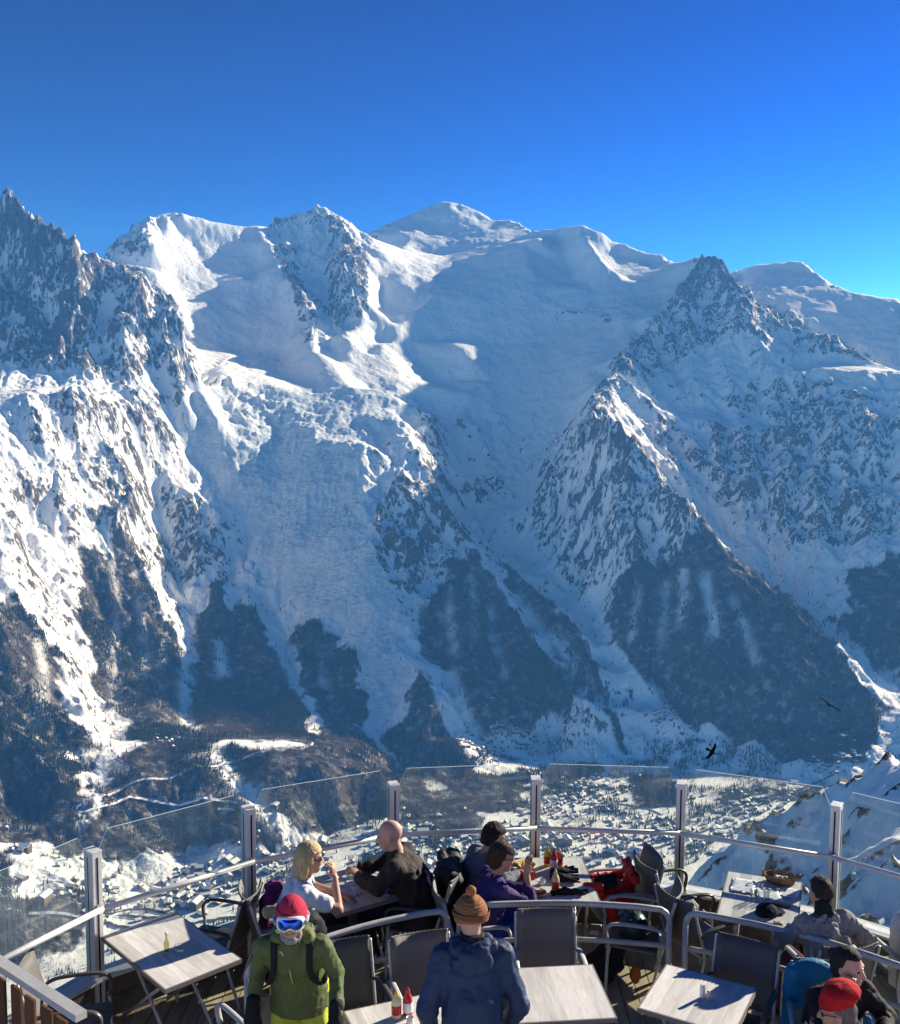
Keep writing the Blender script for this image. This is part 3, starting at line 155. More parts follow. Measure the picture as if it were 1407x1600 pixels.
ICE_POLYS = [[(-1973,6706),(-2422,8437),(-2372,8476),(-2351,8619),(-2365,8808),(-2359,8921),(-2356,9052),(-2291,9100),(-2224,9141),(-2155,9182),(-2088,9229),(-2020,9281),(-1951,9326),(-1880,9371),(-1779,9428),(-1669,9442),(-1618,9335),(-1558,9175),(-1510,9079),(-1469,9025),(-1397,8775),(-1344,8681),(-1294,8603),(-1236,8466),(-1183,8359),(-1158,8253),(-1139,8183),(-1124,8143),(-1083,7912),(-1055,7771),(-1122,7804),(-1192,7848),(-1256,7850),(-1329,7844),(-1396,7802),(-1463,7765),(-1527,7716),(-1588,7655),(-1649,7599),(-1708,7543),(-1769,7325),(-1846,7554),(-1929,7805),(-1972,7887),(-2013,7957),(-2055,8033),(-2099,8115),(-2145,8202),(-2200,8157),(-2265,8151),(-1922,6721)],[(-737,9782),(-722,10782),(-638,10877),(-554,11014),(-468,11150),(-379,11274),(-245,11289),(-111,11333),(1,11310),(114,11297),(227,11332),(327,11293),(425,11188),(518,11040),(612,10945),(705,10861),(768,10394),(852,10345),(935,10296),(1014,10216),(1089,10118),(1166,10043),(1247,10015),(1320,9963),(1390,9899),(1470,9912),(1552,9930),(1630,9929),(1707,9916),(1781,9891),(1852,9847),(1910,9745),(1967,9641),(1981,9344),(1982,8957),(1922,8921),(1856,8850),(1788,8772),(1717,8670),(1645,8561),(1553,8335),(1503,8325),(1432,8247),(1360,8155),(1287,8052),(1198,7744),(1155,7720),(1105,7649),(1019,7315),(980,7236),(945,7180),(876,6862),(845,7211),(775,7267),(726,7368),(674,7464),(621,7553),(553,7570),(485,7574),(415,7561),(346,7540),(277,7537),(208,7515),(139,7469),(70,7398),(2,7452),(-66,7464),(-141,7469),(-216,7455),(-291,7434),(-351,7426),(-412,7441),(-474,7485),(-537,7457),(-596,7404),(-638,7166),(-688,7046),(-748,7040),(-808,7040),(-870,7051),(-932,7061),(-992,7059),(-1044,6997),(-1095,6940),(-1149,6907),(-1216,7060),(-1312,7360),(-1402,7612),(-1356,7718),(-1307,7817),(-1249,7869),(-1175,7820),(-1098,7741),(-1030,7726),(-973,7793),(-921,7909),(-859,7952),(-789,7923),(-751,8029),(-714,8165),(-674,8271),(-633,8388),(-643,8532),(-661,8765),(-671,8903),(-682,9040),(-695,9226),(-703,9328),(-721,9567)],[(-1580,6451),(-1535,6499),(-1560,6857),(-1474,6741),(-1424,6782),(-1372,6817),(-1319,6852),(-1266,6887),(-1211,6921),(-1155,6949),(-1103,6994),(-1053,7062),(-996,7088),(-934,7079),(-870,7051),(-807,7028),(-746,7022),(-686,7023),(-626,7028),(-588,7302),(-532,7397),(-470,7419),(-411,7369),(-337,6994),(-284,6984),(-230,6974),(-271,6943),(-303,6713),(-338,6603),(-376,6559),(-414,6527),(-482,6510),(-535,6319),(-525,6248),(-516,6177),(-506,6105),(-497,6040),(-488,5968),(-466,5874),(-445,5791),(-425,5708),(-405,5625),(-384,5531),(-365,5454),(-348,5419),(-332,5384),(-315,5337),(-297,5272),(-280,5213),(-262,5147),(-244,5094),(-226,5053),(-209,5012),(-191,4964),(-188,4868),(-183,4760),(-180,4689),(-203,4658),(-225,4621),(-247,4583),(-269,4546),(-291,4515),(-311,4477),(-332,4536),(-353,4582),(-373,4617),(-396,4693),(-420,4764),(-446,4809),(-474,4861),(-503,4924),(-533,5000),(-571,5056),(-609,5118),(-649,5186),(-699,5227),(-750,5269),(-805,5334),(-861,5398),(-916,5444),(-948,5505),(-980,5560),(-1012,5616),(-1039,5702),(-1066,5789),(-1088,5852),(-1139,5885),(-1189,5912),(-1238,5932),(-1289,5958),(-1333,5998),(-1378,6037),(-1424,6075),(-1466,6102),(-1512,6116),(-1552,6106),(-1582,6055),(-1592,6170),(-1582,6210),(-1570,6244),(-1572,6305),(-1572,6361)],[(2799,10518),(2883,10483),(2967,10447),(3056,10434),(3155,10454),(3248,10451),(3340,10447),(3377,10328),(3415,10214),(3450,10095),(3489,9993),(3528,9896),(3602,9863),(3676,9835),(3744,9790),(3796,9706),(3853,9638),(3913,9582),(3975,9530),(3911,9368),(3850,9212),(3788,9056),(3724,8894),(3662,8738),(3605,8593),(3561,8662),(3517,8732),(3474,8808),(3429,8883),(3383,8958),(3336,9034),(3282,9092),(3228,9155),(3174,9219),(3117,9276),(3060,9339),(3021,9421),(2983,9509),(2946,9602),(2913,9713),(2884,9846),(2864,10014),(2847,10200),(2830,10398)]]
FOREST_POLYS = [[(-1901,4039),(-1874,4058),(-1852,4088),(-1827,4113),(-1804,4142),(-1780,4172),(-1758,4208),(-1740,4254),(-1714,4239),(-1685,4218),(-1657,4197),(-1631,4181),(-1605,4165),(-1573,4133),(-1540,4100),(-1508,4067),(-1485,4018),(-1462,3969),(-1439,3920),(-1418,3877),(-1389,3836),(-1356,3784),(-1324,3732),(-1294,3685),(-1283,3638),(-1270,3586),(-1256,3533),(-1237,3464),(-1219,3400),(-1231,3364),(-1245,3333),(-1260,3308),(-1276,3283),(-1292,3263),(-1305,3233),(-1309,3192),(-1313,3151),(-1316,3111),(-1319,3071),(-1343,3054),(-1366,3037),(-1389,3020),(-1414,3008),(-1441,3002),(-1461,3046),(-1476,3078),(-1488,3106),(-1503,3139),(-1517,3172),(-1532,3205),(-1547,3238),(-1564,3276),(-1578,3309),(-1593,3342),(-1610,3380),(-1627,3419),(-1644,3457),(-1659,3490),(-1673,3523),(-1688,3556),(-1705,3594),(-1722,3633),(-1736,3666),(-1753,3704),(-1772,3748),(-1789,3787),(-1806,3825),(-1823,3863),(-1842,3907),(-1862,3951),(-1879,3990)],[(-1663,5232),(-1633,5216),(-1606,5206),(-1576,5190),(-1548,5180),(-1517,5158),(-1486,5117),(-1453,5070),(-1420,5023),(-1391,4988),(-1361,4946),(-1334,4916),(-1305,4880),(-1278,4832),(-1254,4795),(-1228,4746),(-1195,4674),(-1181,4603),(-1158,4503),(-1145,4439),(-1126,4357),(-1105,4263),(-1081,4158),(-1095,4073),(-1119,4030),(-1145,3997),(-1175,3976),(-1205,3961),(-1236,3945),(-1256,3989),(-1286,4061),(-1325,4162),(-1360,4252),(-1389,4318),(-1414,4392),(-1438,4460),(-1461,4528),(-1485,4596),(-1507,4658),(-1530,4714),(-1551,4764),(-1570,4808),(-1589,4852),(-1609,4896),(-1615,4939),(-1625,4992),(-1637,5051),(-1642,5094),(-1648,5136),(-1654,5178)],[(-1233,4949),(-1238,5034),(-1237,5096),(-1232,5147),(-1228,5197),(-1224,5253),(-1220,5310),(-1234,5448),(-1224,5481),(-1215,5520),(-1178,5497),(-1176,5448),(-1149,5282),(-1144,5216),(-1138,5150),(-1100,5238),(-1055,5296),(-1018,5236),(-980,5164),(-944,5103),(-909,5043),(-876,4988),(-843,4933),(-809,4871),(-776,4810),(-743,4748),(-710,4680),(-667,4547),(-634,4467),(-602,4399),(-571,4330),(-589,4261),(-591,4086),(-625,4074),(-660,4075),(-696,4075),(-731,4075),(-767,4074),(-802,4074),(-837,4067),(-873,4071),(-910,4076),(-946,4080),(-1020,4204),(-1079,4257),(-1101,4357),(-1119,4445),(-1129,4505),(-1152,4610),(-1173,4698),(-1195,4791),(-1213,4867)],[(-803,5140),(-750,5142),(-698,5149),(-645,5150),(-606,5094),(-569,5044),(-533,5000),(-508,4930),(-484,4872),(-461,4820),(-439,4774),(-416,4722),(-390,4634),(-367,4593),(-345,4559),(-369,4497),(-387,4387),(-359,4371),(-329,4344),(-299,4298),(-267,4216),(-236,4187),(-205,4159),(-173,4100),(-139,3976),(-110,3928),(-81,3887),(-53,3840),(-25,3786),(-61,3762),(-96,3743),(-130,3718),(-164,3698),(-198,3679),(-232,3665),(-276,3632),(-319,3604),(-346,3650),(-372,3677),(-396,3693),(-420,3696),(-443,3700),(-468,3709),(-492,3718),(-517,3732),(-549,3740),(-583,3753),(-615,3760),(-648,3773),(-682,3785),(-716,3797),(-681,3816),(-647,3840),(-612,3864),(-577,3887),(-543,3923),(-548,4152),(-542,4310),(-526,4403),(-560,4459),(-594,4509),(-644,4666),(-682,4733),(-701,4797),(-721,4867),(-741,4937),(-762,5006),(-783,5076)],[(-1177,3275),(-1163,3305),(-1151,3341),(-1140,3383),(-1128,3425),(-1116,3467),(-1101,3503),(-1077,3523),(-1051,3543),(-1024,3557),(-998,3577),(-974,3603),(-947,3622),(-921,3647),(-895,3672),(-870,3703),(-843,3728),(-810,3747),(-777,3773),(-743,3792),(-709,3811),(-674,3829),(-647,3785),(-620,3741),(-594,3703),(-569,3664),(-547,3643),(-525,3622),(-542,3583),(-559,3544),(-574,3499),(-589,3454),(-615,3419),(-642,3390),(-670,3378),(-698,3366),(-728,3360),(-759,3365),(-795,3388),(-829,3404),(-860,3403),(-887,3390),(-914,3376),(-941,3363),(-962,3332),(-976,3278),(-1000,3258),(-1023,3238),(-1054,3234),(-1084,3225),(-1113,3215),(-1144,3210),(-1172,3200),(-1175,3237)],[(-1154,3757),(-1124,3772),(-1091,3782),(-1060,3797),(-1026,3806),(-994,3821),(-961,3829),(-927,3838),(-894,3852),(-860,3804),(-829,3774),(-861,3755),(-890,3729),(-920,3710),(-950,3690),(-979,3670),(-1008,3649),(-1039,3635),(-1068,3620),(-1109,3683)],[(-10,5544),(33,5574),(77,5627),(122,5705),(151,5650),(180,5607),(209,5570),(237,5515),(264,5454),(291,5398),(314,5337),(338,5287),(362,5256),(388,5248),(404,5114),(428,5076),(453,5062),(474,4994),(498,4979),(524,4970),(548,4950),(568,4911),(563,4670),(579,4614),(546,4612),(515,4627),(470,4656),(422,4655),(370,4605),(326,4554),(284,4527),(243,4511),(203,4507),(162,4491),(121,4420),(101,4481),(80,4517),(64,4548),(47,4578),(30,4614),(12,4680),(-6,4734),(-36,4818),(-77,4895),(-119,4955),(-161,4983),(-153,5056),(-145,5128),(-136,5176),(-116,5213),(-97,5351),(-76,5423),(-55,5472),(-33,5508)],[(-154,4768),(-128,4690),(-103,4631),(-79,4559),(-55,4512),(-32,4470),(-11,4446),(10,4428),(31,4404),(50,4284),(70,4235),(89,4193),(101,4145),(69,4127),(36,4086),(4,4026),(-27,3984),(-61,4044),(-97,4103),(-133,4162),(-161,4209),(-189,4250),(-218,4290),(-247,4337),(-278,4389),(-252,4415),(-226,4440),(-199,4460),(-172,4485),(-168,4533),(-165,4581),(-161,4641),(-158,4701)],[(279,5903),(324,5883),(368,5850),(398,5632),(439,5605),(472,5578),(505,5551),(522,5369),(551,5330),(582,5308),(614,5293),(643,5259),(654,5131),(678,5115),(702,5100),(726,5084),(721,4879),(732,4847),(745,4827),(759,4813),(712,4801),(667,4796),(623,4808),(606,4864),(588,4921),(568,4972),(547,5010),(529,5085),(500,5118),(472,5156),(450,5279),(419,5312),(387,5326),(354,5334),(345,5515),(329,5600),(309,5638),(296,5800)],[(889,5405),(939,5379),(1000,5410),(1062,5447),(1107,5475),(1147,5479),(1186,5477),(1226,5480),(1272,5507),(1323,5483),(1372,5452),(1429,5456),(1466,5434),(1501,5405),(1658,5804),(1693,5769),(1720,5736),(1743,5691),(1767,5652),(1789,5608),(1810,5563),(1829,5512),(1846,5456),(1863,5406),(1765,5027),(1782,4983),(1802,4950),(1816,4907),(1833,4868),(1848,4830),(1864,4792),(1879,4754),(1893,4716),(1907,4678),(1921,4640),(1932,4597),(1940,4548),(1894,4469),(1852,4402),(1814,4340),(1761,4297),(1711,4259),(1662,4221),(1629,4234),(1595,4246),(1563,4265),(1529,4277),(1496,4295),(1461,4307),(1428,4324),(1395,4342),(1359,4353),(1331,4380),(1303,4407),(1274,4434),(1245,4461),(1214,4482),(1183,4503),(1151,4524),(1118,4538),(1084,4553),(1050,4567),(1026,4615),(1020,4746),(1012,4876),(972,4860),(936,4861),(906,4891),(889,4937),(873,4988),(856,5040),(838,5085),(821,5143),(826,5251),(825,5318),(823,5386),(846,5400),(867,5403)],[(2143,5553),(2185,5549),(2227,5546),(2268,5542),(2312,5543),(2355,5545),(2401,5551),(2451,5568),(2429,5513),(2404,5451),(2380,5390),(2355,5329),(2333,5273),(2313,5223),(2295,5178),(2280,5139),(2270,5111),(2259,5082),(2249,5054),(2239,5026),(2228,4998),(2220,4975),(2210,4947),(2182,4972),(2153,4998),(2124,5023),(2097,5054),(2077,5088),(2055,5117),(2035,5150),(2024,5207),(2009,5257),(2025,5290),(2045,5333),(2067,5383),(2092,5437),(2117,5492)],[(683,4594),(738,4573),(755,4546),(773,4518),(788,4479),(798,4410),(747,4438),(731,4483),(712,4510),(692,4525),(671,4547),(650,4562)],[(739,4226),(781,4237),(823,4247),(864,4251),(906,4261),(948,4270),(926,4146),(905,4028),(885,3915),(848,3905),(810,3888),(774,3877),(737,3860),(701,3849),(713,3968),(726,4094)],[(414,4288),(454,4314),(495,4334),(535,4347),(574,4348),(614,4361),(655,4373),(630,4262),(605,4150),(582,4044),(541,4020),(501,4001),(461,3981),(421,3956),(420,4076),(418,4185)],[(-2,4068),(35,4098),(72,4097),(109,4085),(146,4095),(184,4118),(222,4140),(262,4168),(301,4189),(341,4216),(324,4109),(308,3996),(291,3877),(253,3856),(216,3840),(179,3818),(142,3795),(105,3773),(69,3749),(34,3726),(-1,3702),(-2,3798),(-2,3894),(-2,3984)],[(-148,3867),(-112,3904),(-76,3935),(-39,3966),(-2,3990),(28,3942),(57,3894),(85,3839),(113,3790),(140,3735),(110,3670),(81,3611),(53,3552),(26,3498),(0,3438),(-30,3462),(-59,3479),(-89,3503),(-119,3520),(-150,3543),(-181,3565),(-173,3644),(-165,3722),(-157,3795)],[(1075,4085),(1114,4093),(1151,4095),(1189,4103),(1226,4105),(1265,4112),(1301,4113),(1340,4120),(1379,4126),(1417,4132),(1454,4132),(1491,4131),(1523,4120),(1453,3992),(1412,3981),(1372,3976),(1331,3964),(1292,3959),(1253,3952),(1214,3946),(1174,3939),(1135,3931),(1096,3924),(1057,3916)],[(-1369,3395),(-1293,3283),(-1257,3271),(-1226,3270),(-1195,3268),(-1198,3235),(-1198,3197),(-1195,3153),(-1226,3148),(-1257,3142),(-1287,3136),(-1301,3189),(-1317,3247)],[(-1368,2838),(-1347,2847),(-1324,2852),(-1303,2861),(-1279,2865),(-1258,2875),(-1236,2884),(-1217,2899),(-1197,2914),(-1175,2923),(-1155,2937),(-1134,2952),(-1111,2960),(-1090,2975),(-1069,2989),(-1045,2997),(-1023,2967),(-1000,2936),(-978,2906),(-988,2871),(-998,2836),(-1007,2801),(-1017,2771),(-1025,2736),(-1035,2707),(-1055,2693),(-1076,2684),(-1096,2670),(-1117,2661),(-1138,2652),(-1156,2638),(-1177,2629),(-1197,2619),(-1215,2605),(-1235,2595),(-1255,2586),(-1267,2613),(-1277,2635),(-1289,2662),(-1301,2690),(-1316,2723),(-1328,2750),(-1340,2777),(-1355,2810)],[(-1338,3023),(-1301,3026),(-1267,3034),(-1264,2990),(-1259,2940),(-1258,2901),(-1256,2862),(-1255,2824),(-1271,2863),(-1285,2896),(-1301,2935),(-1319,2979)],[(-1174,3744),(-1143,3754),(-1113,3763),(-1082,3772),(-1051,3781),(-1018,3783),(-986,3792),(-955,3800),(-922,3802),(-890,3810),(-857,3817),(-825,3824),(-792,3831),(-761,3843),(-728,3850),(-695,3856),(-661,3862),(-629,3873),(-595,3879),(-563,3890),(-529,3864),(-496,3844),(-463,3818),(-431,3798),(-412,3770),(-394,3747),(-377,3731),(-359,3709),(-340,3674),(-319,3610),(-352,3589),(-383,3567),(-414,3546),(-445,3518),(-475,3496),(-503,3462),(-531,3433),(-559,3404),(-587,3388),(-614,3377),(-643,3371),(-671,3360),(-699,3354),(-727,3348),(-758,3353),(-793,3376),(-830,3404),(-861,3409),(-889,3396),(-914,3376),(-941,3363),(-957,3315),(-973,3266),(-996,3247),(-1020,3227),(-1053,3229),(-1084,3225),(-1115,3221),(-1147,3222),(-1180,3223),(-1179,3255),(-1179,3293),(-1179,3331),(-1183,3381),(-1189,3436),(-1188,3500),(-1185,3558),(-1175,3599),(-1165,3640)],[(-1712,3611),(-1687,3629),(-1661,3647),(-1638,3671),(-1612,3689),(-1587,3713),(-1563,3736),(-1542,3771),(-1523,3811),(-1496,3802),(-1468,3787),(-1440,3773),(-1409,3752),(-1375,3720),(-1346,3686),(-1317,3652),(-1288,3617),(-1260,3583),(-1251,3529),(-1233,3452),(-1221,3393),(-1213,3345),(-1209,3308),(-1223,3277),(-1237,3246),(-1250,3216),(-1258,3174),(-1266,3132),(-1287,3110),(-1307,3089),(-1325,3062),(-1345,3040),(-1364,3018),(-1385,3002),(-1406,2986),(-1432,2980),(-1449,3018),(-1466,3057),(-1481,3089),(-1493,3117),(-1508,3150),(-1522,3183),(-1539,3221),(-1554,3254),(-1569,3287),(-1586,3325),(-1600,3358),(-1617,3397),(-1634,3435),(-1651,3473),(-1666,3506),(-1680,3539),(-1697,3578)],[(-387,4387),(-355,4378),(-323,4362),(-289,4328),(-255,4276),(-223,4236),(-191,4208),(-159,4167),(-131,4114),(-103,4019),(-77,3959),(-51,3912),(-26,3864),(-2,3810),(-37,3762),(-71,3713),(-105,3664),(-138,3621),(-163,3674),(-189,3721),(-214,3750),(-238,3766),(-263,3783),(-288,3793),(-299,3834),(-314,3923),(-331,4036),(-350,4155),(-372,4310)],[(-1238,3995),(-1204,4011),(-1170,4034),(-1137,4056),(-1105,4089),(-1083,4157),(-1056,4214),(-1019,4217),(-978,4202),(-940,4198),(-905,4206),(-872,4225),(-838,4244),(-803,4257),(-767,4264),(-729,4264),(-692,4264),(-654,4264),(-616,4264),(-572,4155),(-527,4028),(-557,3981),(-590,3952),(-624,3941),(-659,3935),(-694,3929),(-729,3923),(-764,3916),(-798,3909),(-832,3902),(-866,3883),(-901,3868),(-936,3854),(-970,3839),(-1004,3824),(-1039,3815),(-1072,3800),(-1107,3796),(-1143,3798),(-1179,3799)],[(-1758,4991),(-1719,5024),(-1676,5051),(-1633,5078),(-1621,5025),(-1604,4961),(-1593,4914),(-1581,4862),(-1566,4803),(-1540,4748),(-1515,4694),(-1490,4639),(-1461,4572),(-1432,4506),(-1415,4430),(-1399,4359),(-1379,4277),(-1355,4184),(-1312,4034),(-1376,4152),(-1415,4196),(-1444,4205),(-1461,4237),(-1505,4349),(-1527,4398),(-1542,4425),(-1559,4457),(-1577,4489),(-1602,4544),(-1631,4610),(-1654,4678),(-1673,4735),(-1692,4792),(-1715,4860),(-1739,4934)]]
CLEAR_POLYS = [[(-1305,5159),(-1280,5030),(-1256,4906),(-1238,4811),(-1219,4711),(-1200,4610),(-1182,4516),(-1168,4439),(-1140,4353),(-1108,4250),(-1070,4123),(-1020,4056),(-966,3970),(-991,4143),(-1061,4219),(-1090,4317),(-1119,4414),(-1137,4472),(-1161,4589),(-1169,4649),(-1195,4779),(-1209,4862),(-1224,4951),(-1245,5063),(-1259,5152)],[(-978,5426),(-949,5377),(-916,5297),(-882,5218),(-850,5144),(-825,5051),(-799,4952),(-774,4853),(-743,4772),(-714,4698),(-677,4564),(-662,4639),(-693,4738),(-720,4806),(-749,4881),(-767,4951),(-785,5021),(-804,5091),(-822,5155),(-854,5235),(-889,5326),(-922,5400),(-951,5450)],[(1185,5397),(1179,5344),(1173,5290),(1166,5236),(1153,5196),(1137,5150),(1122,5104),(1107,5058),(1139,5033),(1154,5079),(1171,5130),(1186,5176),(1201,5216),(1207,5269),(1215,5329),(1221,5383)],[(1277,5321),(1277,5272),(1276,5222),(1275,5173),(1273,5124),(1269,5076),(1263,5022),(1259,4973),(1254,4925),(1296,4926),(1301,4975),(1306,5023),(1313,5077),(1317,5125),(1319,5175),(1320,5224),(1321,5273),(1323,5322)],[(-1653,5097),(-1637,5051),(-1617,4995),(-1599,4944),(-1584,4898),(-1566,4847),(-1550,4796),(-1533,4738),(-1515,4681),(-1498,4623),(-1478,4560),(-1457,4492),(-1439,4434),(-1420,4371),(-1398,4302),(-1375,4228),(-1341,4119),(-1304,4005),(-1288,3953),(-1279,3963),(-1295,4014),(-1331,4129),(-1365,4238),(-1388,4312),(-1409,4381),(-1429,4444),(-1448,4507),(-1469,4576),(-1486,4633),(-1504,4691),(-1521,4748),(-1537,4800),(-1552,4852),(-1570,4903),(-1588,4954),(-1605,5005),(-1625,5062),(-1640,5107)],[(-897,3759),(-864,3717),(-833,3681),(-802,3645),(-774,3620),(-745,3590),(-715,3553),(-684,3510),(-657,3479),(-631,3459),(-607,3445),(-584,3437),(-562,3434),(-540,3432),(-516,3411),(-487,3488),(-511,3503),(-534,3512),(-556,3514),(-579,3523),(-604,3537),(-636,3598),(-663,3624),(-688,3637),(-714,3657),(-743,3688),(-772,3719),(-802,3755),(-835,3797),(-869,3845)],[(-33,4776),(-14,4722),(4,4638),(22,4572),(40,4536),(59,4500),(77,4451),(94,4367),(148,4498),(130,4528),(112,4553),(93,4583),(76,4619),(58,4680),(40,4740),(22,4806)],[(305,5379),(336,5329),(368,5309),(401,5307),(433,5286),(455,5158),(484,5125),(514,5098),(541,5047),(567,4996),(592,4945),(622,4935),(604,5046),(575,5067),(548,5113),(521,5164),(495,5233),(468,5301),(440,5358),(410,5414),(381,5483),(352,5563)],[(730,4404),(692,4282),(655,4161),(602,4054),(552,3952),(574,3858),(610,3931),(647,4004),(684,4077),(727,4210),(771,4348)],[(-1137,4935),(-1112,4854),(-1090,4786),(-1066,4711),(-1044,4642),(-998,4695),(-1021,4770),(-1044,4845),(-1067,4920),(-1089,4989)],[(959,5314),(944,5274),(929,5234),(916,5200),(901,5154),(888,5113),(875,5073),(900,5057),(913,5097),(927,5137),(940,5177),(955,5217),(971,5263),(987,5309)],[(1399,5172),(1402,5121),(1406,5071),(1409,5020),(1410,4964),(1412,4913),(1414,4863),(1417,4818),(1419,4767),(1443,4773),(1441,4823),(1440,4874),(1438,4924),(1436,4975),(1433,5026),(1431,5076),(1428,5127),(1424,5178)],[(1110,5407),(1101,5360),(1092,5307),(1082,5254),(1072,5201),(1056,5155),(1041,5115),(1026,5075),(1010,5029),(1030,5019),(1046,5065),(1061,5105),(1077,5151),(1094,5196),(1104,5249),(1112,5296),(1122,5350),(1131,5397)],[(-4,5430),(-7,5334),(-10,5232),(-13,5172),(-4,5106),(4,5034),(12,4974),(19,4908),(41,4908),(33,4974),(25,5040),(18,5106),(10,5172),(13,5238),(16,5328),(19,5418)],[(194,5318),(199,5246),(204,5162),(209,5078),(220,5011),(232,4945),(243,4878),(253,4811),(274,4822),(264,4889),(253,4956),(242,5022),(231,5095),(226,5173),(222,5251),(217,5324)],[(98,5477),(105,5417),(112,5351),(119,5279),(120,5201),(121,5123),(122,5051),(123,4978),(142,4996),(141,5062),(140,5140),(140,5218),(139,5296),(132,5368),(125,5423),(119,5489)],[(-1502,4956),(-1480,4906),(-1458,4856),(-1437,4806),(-1414,4750),(-1391,4682),(-1368,4613),(-1342,4534),(-1316,4454),(-1298,4459),(-1318,4522),(-1340,4590),(-1361,4653),(-1379,4710),(-1397,4761),(-1419,4817),(-1441,4867),(-1462,4917),(-1484,4967)],[(-1325,4751),(-1311,4686),(-1298,4621),(-1281,4545),(-1265,4475),(-1247,4392),(-1228,4304),(-1200,4188),(-1185,4192),(-1213,4309),(-1232,4397),(-1250,4479),(-1265,4549),(-1282,4626),(-1297,4696),(-1308,4755)],[(-1640,4094),(-1620,4057),(-1598,4014),(-1576,3971),(-1554,3928),(-1540,3875),(-1524,3817),(-1508,3759),(-1496,3712),(-1483,3730),(-1496,3783),(-1512,3841),(-1528,3899),(-1541,3952),(-1563,3995),(-1587,4044),(-1609,4087),(-1629,4124)],[(-639,5017),(-627,4952),(-616,4887),(-605,4828),(-595,4781),(-574,4729),(-542,4582),(-523,4536),(-507,4562),(-526,4608),(-555,4732),(-575,4778),(-584,4831),(-594,4884),(-606,4949),(-617,5014)],[(531,5211),(549,5155),(568,5104),(588,5066),(610,5045),(622,4923),(641,4872),(662,4833),(679,4830),(659,4870),(639,4921),(632,5073),(609,5082),(588,5108),(568,5153),(550,5215)],[(892,4796),(904,4628),(943,4602),(980,4576),(1019,4555),(972,4554),(925,4557),(879,4560),(872,4604)],[(-1433,5057),(-1403,4997),(-1377,4948),(-1350,4899),(-1317,4921),(-1289,4966),(-1255,4993),(-1250,5068),(-1291,5083),(-1320,5050),(-1345,5006),(-1390,5112),(-1448,5265)],[(-24,5526),(-59,5514),(-93,5495),(-126,5453),(-158,5368),(-175,5211),(-195,5150),(-213,5072),(-179,5091),(-160,5152),(-142,5206),(-125,5363),(-83,5429),(-39,5460),(4,5490)],[(-1342,3566),(-1318,3594),(-1291,3616),(-1262,3633),(-1228,3638),(-1195,3643),(-1156,3555),(-1129,3576),(-1165,3640),(-1202,3704),(-1238,3698),(-1271,3681),(-1304,3669),(-1336,3651),(-1365,3628)]]
